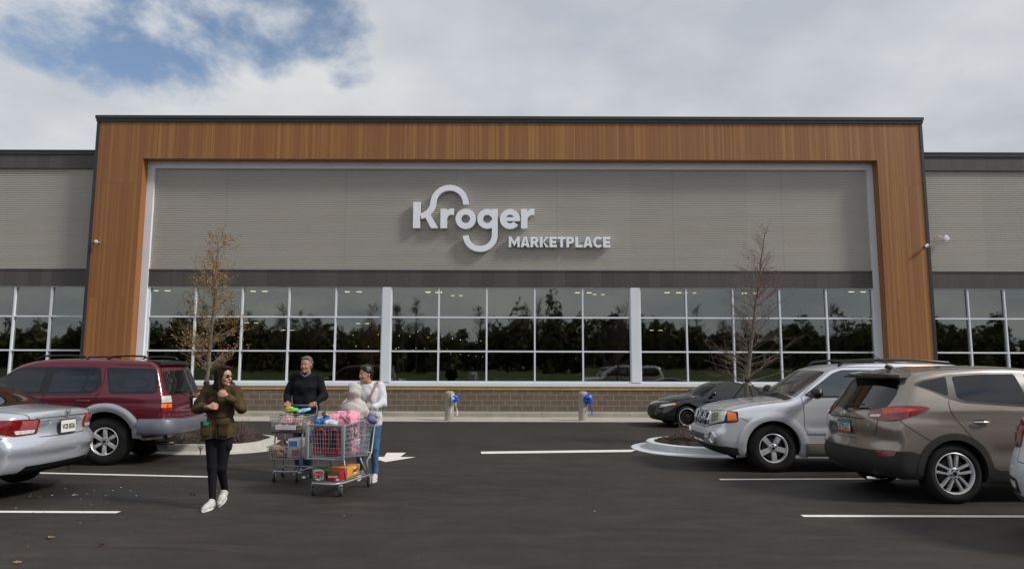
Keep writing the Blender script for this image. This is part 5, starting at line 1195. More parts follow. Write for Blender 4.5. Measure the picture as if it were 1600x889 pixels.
b = MB(); ys = [-.60, -.5, -.25, 0, .25, .5, .60]; vs = []
for y in ys: k = abs(y/.62)**3*.07; vs += [(-.52, y, 1.742-.05*abs(y)**2), (-.80+k, y, 1.725-.05*abs(y)**2), (-.83+k, y, 1.67-.05*abs(y)**2), (-.80+k, y, 1.655-.05*abs(y)**2), (-.62, y, 1.68-.05*abs(y)**2)]
b.add(vs, [(5*i+a, 5*(i+1)+a, 5*(i+1)+(a+1) % 5, 5*i+(a+1) % 5) for i in range(6) for a in range(5)]+[(0, 1, 2, 3, 4), (34, 33, 32, 31, 30)]); fix_normals(b.build('rear_spoiler', TRIM, ru.root, auto=40))
for x0, x1 in ((-.55, .15), (.45, 1.3)): tube_part(ru, 'roof_rail', TRIM, [(x0, .60, 1.745), (x0+.08, .60, 1.795), (x0+.35, .60, 1.805), (x1-.10, .60, 1.795), (x1, .60, 1.74)], .016, both=True)
plate(ru, 'J14 LTP', rear_plate_M(-1.035, -.30, .985, R(-4)), txtm=mat('plate_green', (.03, .16, .10), .5))
ru.patch('plate_holder', [(-1.02, -.10, 1.10), (-1.02, -.50, 1.10), (-1.03, -.50, .87), (-1.03, -.10, .87)], REAR, TRIM, .004, round_=.02)
b = MB(); b.bbox((-1.045, -.20, 1.085), (-1.01, -.40, 1.115), .008); b.build('tailgate_handle', mat('brass_badge', (.30, .22, .06), .3, .6), ru.root)
b = MB(); b.tube([(-1.02, -.06, 1.14), (-1.03, -.02, 1.165), (-.985, .22, 1.20), (-.965, .42, 1.22)], [.02, .013, .009, .006], 6); b.build('rear_wiper', TRIM, ru.root, smooth=True)
def plain_text(car, body, size, M, m=CHROME, name='badge_text'): return text_obj(name, body, size, m, M, car.root, .0015, .001)
text_obj('badge_text', 'LIMITED', .045, mat('brass_badge', (.30, .22, .06), .3, .6), Matrix(((-1, 0, 0, .03), (0, 0, 1, .829), (0, 1, 0, 1.185), (0, 0, 0, 1))), ru.root, .001, .001) if False else None
handle(ru, .36, .845, 1.055, MARO, .22); handle(ru, 1.20, .845, 1.055, MARO, .22); mirror(ru, 2.0, .82, 1.19, MARO, 1.2)
tube_part(ru, 'exhaust_pipe', DISC, [(-.5, .45, .33), (-1.0, .50, .33)], .03, 10)
b = MB(); b.tube([(-.3, -.7, .39), (0, 0, .40), (-.3, .7, .39)], .05, 8); b.tube([(0, -.75, .392), (0, .75, .392)], .045, 8); b.ell((0, .1, .39), (.15, .16, .13)); b.build('rear_axle', UNDER, ru.root)
ru.finish(); wheels(ru, .392, .222, .25, dict(n=6, wi=.026, wo=.036, dish=-.004))
# ============ the silver saloon at the left edge, seen from behind
SIL2 = m_paint_car('paint_silver_blue', (.56, .60, .67), .5, .24)
def ac_ripple(x, ay, z):
    q = sstep(-x, .75, 1.0)
    return q*(np.exp(-((z-.50)/.05)**2)*.020-np.exp(-((z-.60)/.05)**2)*.012+np.exp(-((z-.83)/.06)**2)*.012)
ac = Car('silver_saloon', 'silver saloon car seen from behind, cut off by the left edge', (-6.89, 9.32, .02), R(181),
    [(-.80, .26, 0), (-1.02, .32), (-1.085, .42), (-1.12, .54), (-1.125, .66), (-1.09, .735), (-1.06, .76), (-1.055, .85), (-1.075, .98), (-1.06, 1.035), (-.95, 1.06), (-.62, 1.09), (-.45, 1.11), (-.1, 1.28), (.25, 1.405), (.6, 1.46), (1.1, 1.475), (1.5, 1.44), (1.8, 1.36), (2.6, 1.03), (3.1, .97), (3.55, .84), (3.74, .68), (3.78, .45), (3.65, .26), (2.8, .2), (.4, .2)],
    [-1.15, -.7, 0, .8, 1.6, 2.4, 3.1, 3.8], [.2, .45, .70, .88, .98, 1.08, 1.22, 1.35, 1.55],
    [[.80, .86, .87, .87, .87, .87, .85, .75], [.86, .91, .92, .905, .905, .915, .89, .80], [.87, .92, .925, .915, .91, .92, .89, .78], [.855, .905, .92, .915, .91, .90, .86, .74], [.81, .86, .89, .90, .895, .87, .80, .7], [.74, .80, .84, .86, .855, .80, .7, .6], [.60, .66, .74, .77, .765, .7, .6, .5], [.50, .57, .66, .70, .69, .6, .5, .5], [.4, .45, .52, .56, .55, .5, .4, .4]],
    .92, [0, 2.80], .33, SIL2, rear_bow=.20, front_bow=.3, crown=.045, k=.055, arch=.055, ripple=ac_ripple)
ac.patch('rear_window', [(-.42, .66, 1.13), (-.05, .62, 1.29), (.24, .56, 1.395), (.24, -.56, 1.395), (-.05, -.62, 1.29), (-.42, -.66, 1.13), (-.48, -.3, 1.12), (-.48, .3, 1.12)], (-.5, 0, 1), TINT, .005, round_=.05)
ac.patch('windscreen', [(2.5, .68, 1.08), (1.8, .58, 1.36), (1.8, -.58, 1.36), (2.5, -.68, 1.08)], (.5, 0, 1), TINT, .005, round_=.05)
ac.patch('side_windows', [(-.25, .8, 1.17), (.1, .8, 1.31), (.5, .8, 1.385), (1.3, .8, 1.39), (1.65, .8, 1.33), (2.3, .8, 1.04), (.2, .8, 1.055), (-.15, .8, 1.09)], SIDE, TINT, .005, both=True, round_=.05)
LA = [(-1.085, .51, .955), (-.98, .80, .965), (-.80, .88, .955), (-.66, .91, .925), (-.70, .915, .875), (-.85, .90, .80), (-1.0, .82, .765), (-1.085, .53, .775)]
ac.patch('tail_lamp', LA, (-.82, .57, 0), RED, .012, both=True, round_=.03, bulge=.006, res=.025)
ac.patch('lamp_inner_band', [(-1.07, .54, .945), (-1.02, .74, .945), (-1.02, .76, .845), (-1.085, .55, .845)], (-.85, .5, 0), mat('lamp_pink', (.40, .10, .10), .15, coat=1, var=.3, vsc=20), .022, both=True, round_=.012, res=.025); ac.patch('reversing_lamp', [(-1.08, .57, .835), (-.98, .82, .835), (-1.0, .81, .785), (-1.085, .60, .785)], (-.82, .57, 0), CLR, .022, both=True, round_=.012, res=.025)
ac.seam([(-1.08, .53, .965), (-1.085, .55, .76), (-1.10, .44, .735), (-1.11, 0, .73)], REAR, w=.009); ac.seam([(-1.08, 0, .965), (-1.07, .35, .965), (-1.05, .53, .962)], REAR, w=.008); ac.seam([(-1.06, .60, .99), (-.9, .70, 1.055), (-.5, .72, 1.095)], (-.4, .2, 1), w=.008); ac.seam([(-1.08, .60, .758), (-.95, .84, .752), (-.7, .92, .74), (-.42, .92, .70)], (-.7, .7, 0), w=.008)
ac.seam([(-.7, .90, .87), (-.66, .92, .74)], (-.4, .9, 0)); ac.seam([(.28, .9, 1.06), (.26, .9, .9), (.45, .9, .62), (.5, .9, .32)], SIDE)
ac.patch('number_plate_recess', [(-1.08, -.30, .905), (-1.08, .30, .905), (-1.08, .27, .755), (-1.08, -.27, .755)], REAR, SIL2, .003, round_=.03)
plate(ac, 'VCB 8536', rear_plate_M(-1.108, 0, .835, R(-3)), txtm=mat('plate_text_grey', (.10, .11, .10), .5))
ac.patch('bumper_valance', [(-1.10, -.62, .40), (-1.10, .62, .40), (-1.0, .70, .30), (-1.0, -.70, .30)], REAR, UNDER, .004) ; 
def hbadge(car, x, z):
    b = MB(); pts = [(x, -.045, z+.042), (x, .045, z+.042), (x, .036, z-.042), (x, -.036, z-.042)]; b.tube(pts, .006, 5, closed=True); b.tube([(x, .026, z+.03), (x, .018, z-.03)], .007, 5); b.tube([(x, -.026, z+.03), (x, -.018, z-.03)], .007, 5); b.tube([(x, .02, z), (x, -.02, z)], .006, 5); return b.build('badge', CHROME, car.root)
hbadge(ac, -1.092, 1.005)
text_obj('badge_text', 'ACCORD', .036, CHROME, Matrix(((0, 0, -1, -1.092), (-1, 0, 0, .42), (0, 1, 0, .93), (0, 0, 0, 1))), ac.root, .0015, .001, spacing=1.25)
b = MB(); b.tube([(-.95+.0, -.30, .30), (-1.0, -.30, .25), (-.97, -.30, .22), (-.94, -.30, .25)], .008, 6); b.build('tow_hook', TRIM, ac.root)
handle(ac, .55, .91, .93, SIL2); mirror(ac, 2.05, .88, 1.05, SIL2)
ac.finish(); wheels(ac, .33, .215, .22, dict(n=7, wi=.018, wo=.030, dish=0))
# ============ the small black coupe beyond the right island
BLKP = m_paint_car('paint_black', (.003, .003, .005), .0, .12, dirt_k=.06)
def tt_ripple(x, ay, z): return np.exp(-((z-.72)/.05)**2)*.012*sstep(ay, .6, .8)
tt = Car('black_coupe', 'low black coupe with gloss black wheels behind the right island', (7.03, 20.58, 0), R(186),
    [(-.65, .22, 0), (-.80, .32), (-.85, .50), (-.84, .75), (-.78, .90), (-.62, .955), (-.3, 1.06), (.2, 1.22), (.7, 1.325), (1.1, 1.345), (1.35, 1.31), (1.6, 1.22), (2.12, .965), (2.5, .90), (2.9, .82), (3.18, .70), (3.31, .58), (3.35, .42), (3.30, .24), (3.1, .18), (.5, .18)],
    [-.9, -.4, 0, .7, 1.4, 2.0, 2.5, 2.9, 3.35], [.15, .4, .62, .78, .90, 1.0, 1.15, 1.30, 1.45],
    [[.78, .84, .86, .86, .86, .86, .86, .82, .72], [.84, .90, .915, .90, .90, .905, .915, .88, .78], [.84, .905, .92, .905, .90, .91, .92, .87, .76], [.80, .89, .905, .90, .895, .895, .885, .82, .70], [.74, .83, .86, .87, .865, .84, .78, .72, .6], [.65, .74, .79, .81, .80, .76, .7, .6, .5], [.52, .62, .68, .71, .70, .64, .5, .5, .5], [.42, .50, .56, .60, .59, .5, .45, .45, .4], [.35, .42, .46, .48, .47, .4, .4, .4, .4]],
    .915, [0, 2.505], .325, BLKP, rear_bow=.16, front_bow=.30, crown=.05, k=.06, arch=.045, ripple=tt_ripple)
GTT = mat('coupe_glass', (.012, .013, .012), .03, spec=.8)
tt.patch('side_windows', [(-.12, .8, 1.02), (.35, .8, 1.16), (.8, .8, 1.235), (1.15, .8, 1.235), (1.45, .8, 1.16), (1.92, .8, .945), (1.7, .8, .935), (.2, .8, .965)], SIDE, GTT, .004, both=True, round_=.05); tt.patch('windscreen', [(2.05, .68, .985), (1.42, .56, 1.27), (1.42, -.56, 1.27), (2.05, -.68, .985)], (.5, 0, 1), GTT, .004, round_=.06)
tt.patch('headlamp', [(3.16, .50, .66), (2.98, .74, .70), (2.82, .82, .715), (2.90, .82, .66), (3.08, .70, .60), (3.22, .52, .575)], (.75, .6, .25), CLR, .008, both=True, round_=.02, res=.02); tt.patch('lamp_corner', [(2.90, .80, .69), (2.80, .84, .70), (2.86, .84, .655), (2.94, .80, .65)], (.6, .8, .2), AMB, .012, both=True, res=.02)
tt.patch('grille', [(3.33, -.36, .62), (3.33, .36, .62), (3.33, .30, .30), (3.33, -.30, .30)], FRONT, GD, .005, round_=.05); tt.patch('side_intake', [(3.28, .46, .42), (3.10, .72, .44), (3.10, .70, .28), (3.28, .48, .28)], (.85, .5, 0), GD, .005, both=True, round_=.04)
tt.seam([(1.98, .88, .93), (1.96, .9, .7), (1.85, .9, .30)], SIDE); tt.seam([(.62, .86, .95), (.58, .9, .7), (.70, .9, .3)], SIDE)
plate(tt, '8YR 204', Matrix.Translation((3.37, 0, .40)) @ Matrix(((0, 0, 1, 0), (1, 0, 0, 0), (0, 1, 0, 0), (0, 0, 0, 1)))) if False else None
mirror(tt, 1.72, .82, .97, BLKP); tt.root.scale = (.93, .93, .93); tt.finish(); wheels(tt, .325, .245, .24, dict(n=5, wi=.010, wo=.015, twin=.040, dish=0), BALLOY)
for wx in (0, 2.505):
    b = MB(); M_ = Matrix.Translation((wx, .915-.028, .325)) @ Matrix.Rotation(R(-90), 4, 'X'); b.lathe([(.249, .003), (.243, .010), (.236, .003)], M_, 40, capends=False); b.build('rim_edge', ALLOY, tt.root, smooth=True); b = MB(); b.bbox((-.05, -.15, -.06), (.05, -.09, -.03), .01, 0, M_ @ Matrix.Rotation(.8, 4, 'Z')); b.build('brake_caliper', RED, tt.root)
# ============ the white hatchback cut off by the right edge
WHT = m_paint_car('paint_white', (.66, .68, .70), .0, .35)
wh = Car('white_hatchback', 'white hatchback cut off by the right edge of the view', (6.03, 6.86, 0), R(0),
    [(-.60, .24, 0), (-.82, .28), (-.88, .40), (-.90, .58), (-.87, .70), (-.82, .82), (-.78, 1.0), (-.74, 1.10), (-.56, 1.38), (-.44, 1.56), (-.1, 1.61), (.6, 1.64), (1.2, 1.61), (1.6, 1.53), (2.4, 1.08), (3.0, 1.0), (3.3, .85), (3.4, .6), (3.35, .3), (2.8, .2), (.5, .2)],
    [-.95, -.5, 0, .8, 1.6, 2.4, 3.4], [.2, .5, .8, 1.0, 1.15, 1.4, 1.6, 1.75],
    [[.80, .85, .86, .86, .86, .86, .75], [.86, .90, .90, .89, .89, .90, .8], [.85, .90, .90, .89, .89, .89, .78], [.82, .87, .885, .885, .88, .85, .7], [.77, .82, .84, .85, .84, .78, .6], [.68, .72, .75, .76, .75, .65, .5], [.6, .62, .65, .66, .65, .5, .4], [.5, .55, .6, .6, .6, .4, .4]],
    .90, [0, 2.57], .33, WHT, rear_bow=.22, front_bow=.24, crown=.04, k=.06, arch=.05)
wh.patch('tail_lamp', [(-.80, .62, 1.06), (-.72, .76, 1.09), (-.60, .84, 1.08), (-.60, .86, .86), (-.72, .80, .80), (-.82, .66, .82)], (-.75, .66, 0), DRED, .012, both=True, round_=.03, bulge=.006, res=.025); wh.patch('lamp_band', [(-.72, .75, 1.05), (-.66, .80, 1.05), (-.66, .81, .86), (-.72, .78, .86)], (-.75, .66, 0), RED, .022, both=True, round_=.01, res=.02)
wh.patch('bumper_insert', [(-.88, .60, .50), (-.80, .76, .51), (-.72, .83, .51), (-.72, .83, .36), (-.80, .76, .35), (-.88, .62, .35)], (-.75, .66, 0), TRIM, .006, both=True, round_=.04); wh.patch('bumper_reflector', [(-.86, .66, .47), (-.78, .78, .475), (-.78, .78, .40), (-.86, .67, .395)], (-.75, .66, 0), CLR, .012, both=True, round_=.02)
wh.patch('lower_valance', [(-.86, .58, .33), (-.70, .84, .34), (-.5, .88, .36), (-.5, .88, .22), (-.8, .6, .22)], (-.75, .66, 0), CLAD, .008, both=True); wh.patch('lower_valance', [(-.88, .62, .33), (-.88, -.62, .33), (-.84, -.62, .24), (-.84, .62, .24)], REAR, CLAD, .008)
wh.patch('rear_window', [(-.75, .60, 1.14), (-.52, .54, 1.46), (-.52, -.54, 1.46), (-.75, -.60, 1.14)], (-1, 0, .5), TINT, .005, round_=.05); wh.patch('side_windows', [(-.3, .8, 1.25), (.1, .8, 1.5), (1.3, .8, 1.52), (2.1, .8, 1.13), (.0, .8, 1.13)], SIDE, TINT, .005, both=True, round_=.05)
wh.patch('windscreen', [(2.3, .70, 1.13), (1.6, .60, 1.50), (1.6, -.60, 1.50), (2.3, -.70, 1.13)], (.5, 0, 1), TINT, .005, round_=.05)
wh.seam([(-.75, .66, 1.08), (-.80, .60, .80), (-.86, .56, .68), (-.88, 0, .66)], REAR); wh.finish(); wheels(wh, .33, .215, .21, dict(n=5, wi=.022, wo=.03, dish=0)); mirror(wh, 1.95, .86, 1.08, WHT)
# ------------------------------------------------------------------ people: smooth bodies grown from tapered limbs
SKIN = mat('skin', (.50, .27, .19), .5, var=.10, vsc=14); SKIN2 = mat('skin_tanned', (.40, .20, .125), .5, var=.10, vsc=14); SKIN.node_tree.nodes['Principled BSDF'].inputs['Subsurface Weight'].default_value = .08
SKIN.node_tree.nodes['Principled BSDF'].inputs['Subsurface Radius'].default_value = (.02, .008, .004)
def V3(*a): return np.array(a, float)
def sines(seed, sc, amp):
    r = np.random.RandomState(seed); D_ = r.normal(size=(7, 3)); D_ /= np.linalg.norm(D_, axis=1)[:, None]; ph = r.uniform(0, 6.28, 7); fr = sc*r.uniform(.5, 1.8, 7)
    def f(x, y, z):
        s = 0
        for d, p, q in zip(D_, ph, fr): s = s+np.sin((x*d[0]+y*d[1]+z*d[2])*q+p+1.3*np.sin((x*d[1]+y*d[2]+z*d[0])*q*.6+p))
        return amp*s/3
    return f
def blob(name, prims, m, parent, h=.007, k=.03, ripple=None, smooth=True):
    """prims: ('c', a, b, ra, rb[, k]) tapered limb; ('e', centre, radii, 3x3 axes[, k]) ellipsoid; ('s', centre, radius, k) carve; ('p', point, normal, k) cut away beyond a plane"""
    lo = np.full(3, 1e9); hi = -lo
    for p in prims:
        if p[0] == 'c': lo = np.minimum(lo, np.minimum(p[1], p[2])-max(p[3], p[4])); hi = np.maximum(hi, np.maximum(p[1], p[2])+max(p[3], p[4]))
        elif p[0] == 'e': lo = np.minimum(lo, p[1]-max(p[2])); hi = np.maximum(hi, p[1]+max(p[2]))
        elif p[0] == 'b': q_ = np.linalg.norm(p[2])+p[4]; lo = np.minimum(lo, p[1]-q_); hi = np.maximum(hi, p[1]+q_)
    lo -= 5*h+k*.5; hi += 5*h+k*.5; n = np.ceil((hi-lo)/h).astype(int)+1; ax = [(lo[i]+h*np.arange(n[i])).astype(np.float32) for i in range(3)]; Fg = np.full(n, .2, np.float32)
    for p in prims:
        if p[0] == 'c': a, b, ra, rb = p[1:5]; kk = p[5] if len(p) > 5 else k; l = np.minimum(a, b)-max(ra, rb); u = np.maximum(a, b)+max(ra, rb)
        elif p[0] == 'e': kk = p[4] if len(p) > 4 else k; l = p[1]-max(p[2]); u = p[1]+max(p[2])
        elif p[0] == 'b': kk = k; l = lo; u = hi
        elif p[0] == 's': kk = p[3]; l = p[1]-p[2]; u = p[1]+p[2]
        else: kk = p[3]; l = lo; u = hi
        pad = kk+.02; i0 = np.clip(((l-pad-lo)/h).astype(int), 0, n); i1 = np.clip(((u+pad-lo)/h).astype(int)+2, 0, n)
        if (i1 <= i0).any(): continue
        sl = tuple(slice(i0[i], i1[i]) for i in range(3)); X, Y, Z = np.meshgrid(*[ax[i][sl[i]] for i in range(3)], indexing='ij')
        if p[0] == 'c':
            ab = b-a; L2 = ab @ ab+1e-12; t = np.clip(((X-a[0])*ab[0]+(Y-a[1])*ab[1]+(Z-a[2])*ab[2])/L2, 0, 1); d = np.sqrt((X-a[0]-ab[0]*t)**2+(Y-a[1]-ab[1]*t)**2+(Z-a[2]-ab[2]*t)**2)-(ra+(rb-ra)*t)
        elif p[0] == 'e':
            A = p[3] if p[3] is not None else np.eye(3); q = [((X-p[1][0])*A[i][0]+(Y-p[1][1])*A[i][1]+(Z-p[1][2])*A[i][2])/p[2][i] for i in range(3)]; rr = np.sqrt(q[0]**2+q[1]**2+q[2]**2)+1e-9
            g = np.sqrt((q[0]/p[2][0])**2+(q[1]/p[2][1])**2+(q[2]/p[2][2])**2)+1e-9; d = rr*(rr-1)/g
        elif p[0] == 'b':
            A = p[3] if p[3] is not None else np.eye(3); q = [np.abs((X-p[1][0])*A[i][0]+(Y-p[1][1])*A[i][1]+(Z-p[1][2])*A[i][2])-p[2][i] for i in range(3)]; d = np.sqrt(np.maximum(q[0], 0)**2+np.maximum(q[1], 0)**2+np.maximum(q[2], 0)**2)+np.minimum(np.maximum(np.maximum(q[0], q[1]), q[2]), 0)-p[4]
        elif p[0] == 's': Fg[sl] = smax(Fg[sl], p[2]-np.sqrt((X-p[1][0])**2+(Y-p[1][1])**2+(Z-p[1][2])**2), kk); continue
        else: nn = p[2]/np.linalg.norm(p[2]); Fg[sl] = smax(Fg[sl], (X-p[1][0])*nn[0]+(Y-p[1][1])*nn[1]+(Z-p[1][2])*nn[2], kk); continue
        Fg[sl] = smin(Fg[sl], d, kk)
    if ripple is not None:
        X, Y, Z = np.meshgrid(*ax, indexing='ij'); Fg = Fg+ripple(X, Y, Z)
    V, Q = surface_net(Fg, lo, h); return np_mesh(name, V, Q, m, parent, smooth)
def axes(yaw, pitch_=0, tilt=0):
    """rows: forward, left, up of a head turned to yaw (degrees, 0 = +x, 90 = +y)"""
    M = (Matrix.Rotation(R(yaw), 3, 'Z') @ Matrix.Rotation(R(-pitch_), 3, 'Y') @ Matrix.Rotation(R(tilt), 3, 'X')); return np.array(M).T
def head(c, A, s=.93, smile=0):
    def W_(f, l, u): return c+(A[0]*f+A[1]*l+A[2]*u)*s
    def E(f, l, u, rf, rl, ru, k=.02): return ('e', W_(f, l, u), (rf*s, rl*s, ru*s), A, k)
    pr = [E(-.012, 0, .035, .100, .078, .092), E(.018, 0, -.03, .074, .062, .088, .03), E(.040, 0, -.085, .042, .044, .036, .02), ('c', W_(.086, 0, .018), W_(.112, 0, -.026), .009*s, .0145*s, .008), E(.094, .012, -.030, .012, .010, .008, .005), E(.094, -.012, -.030, .012, .010, .008, .005),
        E(.078, 0, .030, .018, .048, .012, .01), E(.080, 0, -.104, .020, .020, .018, .012), E(.062, .040, -.035, .026, .020, .022, .015), E(.062, -.040, -.035, .026, .020, .022, .015), E(-.006, .080, -.008, .018, .010, .030, .006), E(-.006, -.080, -.008, .018, .010, .030, .006),
        E(.090, 0, -.060, .010, .024+.006*smile, .005, .006), E(.089, 0, -.072, .010, .020+.004*smile, .006, .006), ('s', W_(.100, .031, .006), .014*s, .012), ('s', W_(.100, -.031, .006), .014*s, .012)]
    return pr, W_
def face_bits(parent, W_, s=.93, glasses=False, brow=(.03, .02, .015), A=None, smile=0, lip=(.30, .09, .08)):
    if not glasses:
        for l in (.031, -.031):
            b = MB(); b.ell(W_(.083, l, .006), (.0115*s,)*3, seg=10, rings=6); o = b.build('eye', mat('eye_white', (.55, .52, .48), .2), parent, smooth=True); b = MB(); b.ell(W_(.0925, l, .006), (.0055*s,)*3, seg=8, rings=5); b.build('pupil', mat('eye_dark', (.012, .009, .007), .15), o, smooth=True)
    for l in (1, -1):
        b = MB(); b.tube([W_(.094, l*.014, .027), W_(.092, l*.034, .033), W_(.078, l*.052, .026)], [.0035, .0045, .002], 6); b.build('eyebrow', mat('brow_hair', brow, .9), parent, smooth=True)
    b = MB(); b.tube([W_(.088, .027, -.062+.006*smile), W_(.099, .012, -.066-.002*smile), W_(.101, 0, -.067-.003*smile), W_(.099, -.012, -.066-.002*smile), W_(.088, -.027, -.062+.006*smile)], [.002, .0045, .005, .0045, .002], 6); b.build('lips', mat('lip_colour', lip, .45), parent, smooth=True)
    if glasses:
        b = MB()
        for l in (.033, -.033): b.ell(W_(.100, l, .010), (.006, .026, .020), M=Matrix([list(A[0]), list(A[1]), list(A[2])]).transposed(), seg=14, rings=8)
        b.tube([W_(.100, .055, .018), W_(.08, .070, .018), W_(.0, .082, .012)], .004, 6); b.tube([W_(.100, -.055, .018), W_(.08, -.070, .018), W_(.0, -.082, .012)], .004, 6); b.tube([W_(.106, .012, .016), W_(.106, -.012, .016)], .004, 6)
        b.build('sunglasses', mat('dark_lens', (.008, .006, .005), .08, coat=1), parent, smooth=True)
def hand(w, d, n, thumb, curl=(45, 55, 35), sc=1.0, spread=.010):
    """w wrist, d finger direction, n palm side (fingers bend to it), thumb: +1/-1 side"""
    d = d/np.linalg.norm(d); n = n-d*(n @ d); n = n/np.linalg.norm(n); sd = np.cross(d, n)*thumb; pr = []
    kn = []
    for i, o in enumerate((.030, .010, -.010, -.029)):
        k_ = w+(d*(.082-.004*abs(i-1))+sd*o)*sc; kn.append(k_); pr.append(('c', w+sd*o*.45*sc, k_, .017*sc, .0125*sc, .012))
    for i, k_ in enumerate(kn):
        ln = (.040, .045, .042, .033)[i]*sc; a = 0; p = k_; dd = d+sd*(.12-.08*i)*.6
        for j, c in enumerate(curl):
            a += R(c); q = p+(dd*math.cos(a)+n*math.sin(a))*ln*(1, .66, .52)[j]; pr.append(('c', p, q, (.0098-.0010*j)*sc, (.0090-.0012*j)*sc, .004)); p = q
    b0 = w+(d*.018+sd*.022)*sc; b1 = w+(d*.052+sd*.052+n*.012)*sc; b2 = w+(d*.080+sd*.050+n*.034)*sc; b3 = w+(d*.096+sd*.036+n*.046)*sc
    pr += [('c', b0, b1, .015*sc, .0125*sc, .010), ('c', b1, b2, .0115*sc, .010*sc, .004), ('c', b2, b3, .010*sc, .0085*sc, .004)]
    return pr
def shoe(parent, heel, toe, m, sole, up=V3(0, 0, 1), hgt=.085, w=.042, name='shoe'):
    d = toe-heel; L_ = np.linalg.norm(d); d = d/L_; s = np.cross(up, d); u = np.cross(d, s)
    P = lambda a, c: heel+d*a*L_+u*c
    o = blob(name, [('c', P(.12, .038), P(.50, .034), .036, .040), ('c', P(.50, .034), P(.86, .026), .040, .032), ('c', P(.12, .05), P(.16, hgt), .034, .036), ('c', P(.2, .06), P(.62, .045), .036, .034), ('p', P(.5, .008), -u, .006)], m, parent, .006, .025)
    b = MB(); n = 26; pts = []
    for i in range(n):
        a = 6.283*i/n; f = .5+.53*math.cos(a); wd = (w+.004)*(1-.25*(f < .3)-.12*(f > .8)); pts.append(heel+d*f*L_+s*(wd*math.sin(a)))
    vs = [p+u*0.0 for p in pts]+[p+u*.022 for p in pts]+[p*.92+(heel+d*.5*L_)*.08+u*.026 for p in pts]; b.add(vs, [tuple(reversed(range(n)))]+[(i, (i+1) % n, n+(i+1) % n, n+i) for i in range(n)]+[(n+i, n+(i+1) % n, 2*n+(i+1) % n, 2*n+i) for i in range(n)]+[tuple(range(2*n, 3*n))]); b.build('sole', sole, o, auto=40)
    b = MB()
    for f in (.38, .47, .56): b.tube([P(f, .066)+s*.022, P(f, .078), P(f, .066)-s*.022], .004, 5)
    b.build('laces', sole, o); return o
WSHOE = mat('shoe_white', (.50, .485, .46), .6, var=.25, vsc=30); WSOLE = mat('sole_white', (.70, .69, .66), .6); DSHOE = mat('shoe_dark', (.05, .055, .075), .6)
# ---------------- woman in the olive coat
W1 = thing('person', 'woman walking in an olive coat, black leggings and sunglasses, head turned aside', 'person', (-3.44, 8.42, 0))
hc = V3(.045, -.03, 1.565); A = axes(-22, -4); hp, Wf = head(hc, A, .92)
shL, shR = V3(-.165, .0, 1.395), V3(.175, .01, 1.395); elL, elR = V3(-.272, -.03, 1.165), V3(.282, -.03, 1.175); wrL, wrR = V3(-.055, -.195, 1.200), V3(.145, -.185, 1.335)
body = hp+[('c', V3(.02, .02, 1.38), V3(.035, .0, 1.50), .058, .050), ('c', V3(0, .01, 1.30), V3(0, .01, .92), .12, .11), ('e', V3(0, .01, 1.30), (.17, .10, .14), None), ('e', V3(0, .01, .90), (.155, .105, .11), None),
    ('c', shL, elL, .048, .040), ('c', elL, wrL, .036, .026), ('c', shR, elR, .048, .040), ('c', elR, wrR, .036, .026), ('c', V3(-.075, 0, .86), V3(-.035, -.05, .48), .080, .052), ('c', V3(-.035, -.05, .48), V3(.005, -.10, .12), .050, .032), ('c', V3(.085, .0, .86), V3(.055, -.01, .47), .080, .052), ('c', V3(.055, -.01, .47), V3(.045, .17, .15), .050, .032)]
body += hand(wrL, V3(.95, -.12, .12), V3(.1, 1, -.2), 1, (50, 70, 50), .92); body += hand(wrR, V3(-.85, -.25, .35), V3(-.1, 1, -.1), -1, (50, 70, 50), .92)
B1 = blob('body', body, SKIN, W1, .006, .022)
face_bits(W1, Wf, .92, True, A=A)
OLIVE = mat('coat_olive', (.062, .043, .020), .9, var=.45, vsc=11, bump=.35, bsc=40); LEG = mat('leggings_black', (.008, .008, .010), .85)
fold = sines(4, 36, .012)
coat = [('e', V3(0, .012, 1.31), (.180, .120, .135), None, .05), ('c', V3(-.115, .01, 1.385), V3(.125, .01, 1.39), .075, .075, .04), ('c', V3(-.03, 0, 1.25), V3(-.035, 0, .98), .115, .112, .05), ('c', V3(.04, 0, 1.25), V3(.045, 0, .98), .115, .112, .05), ('c', V3(-.04, 0, 1.0), V3(-.06, -.005, .82), .112, .128, .04), ('c', V3(.05, 0, 1.0), V3(.07, -.005, .82), .112, .122, .04),
    ('c', shL, elL, .068, .058, .03), ('c', elL, wrL+V3(-.02, .02, 0), .058, .043, .02), ('c', shR, elR, .068, .058, .03), ('c', elR, wrR+V3(.02, .015, -.02), .058, .043, .02),
    ('c', V3(-.07, -.04, 1.44), V3(0, -.09, 1.36), .038, .032, .02), ('c', V3(.10, -.03, 1.45), V3(.07, -.10, 1.37), .040, .034, .02), ('c', V3(-.06, .07, 1.46), V3(.10, .07, 1.46), .04, .04, .02), ('p', V3(0, 0, .815), V3(0.04, 0, -1), .012)]
CO = blob('coat', coat, OLIVE, W1, .0075, .03, lambda x, y, z: fold(x, y, z)*np.clip((1.5-z)*4, .2, 1))
for i, (x0, z0, w_, h_) in enumerate(((-.105, .94, .062, .085), (.110, .935, .060, .080))):
    b = MB(); b.bbox((x0-w_, -.146, z0-h_), (x0+w_, -.10, z0+h_), .012); b.bbox((x0-w_-.003, -.151, z0+h_-.035), (x0+w_+.003, -.11, z0+h_+.006), .008); b.build('coat_pocket', OLIVE, CO, auto=40)
b = MB(); b.tube([(.005, -.122, 1.34), (.015, -.134, 1.2), (.02, -.130, 1.05), (.03, -.137, .83)], .007, 6); b.tube([(-.14, -.095, 1.10), (-.06, -.127, 1.085), (.02, -.134, 1.08), (.1, -.125, 1.085), (.17, -.07, 1.10)], .006, 5); b.build('placket', mat('placket_dark', (.030, .020, .008), .8), CO)
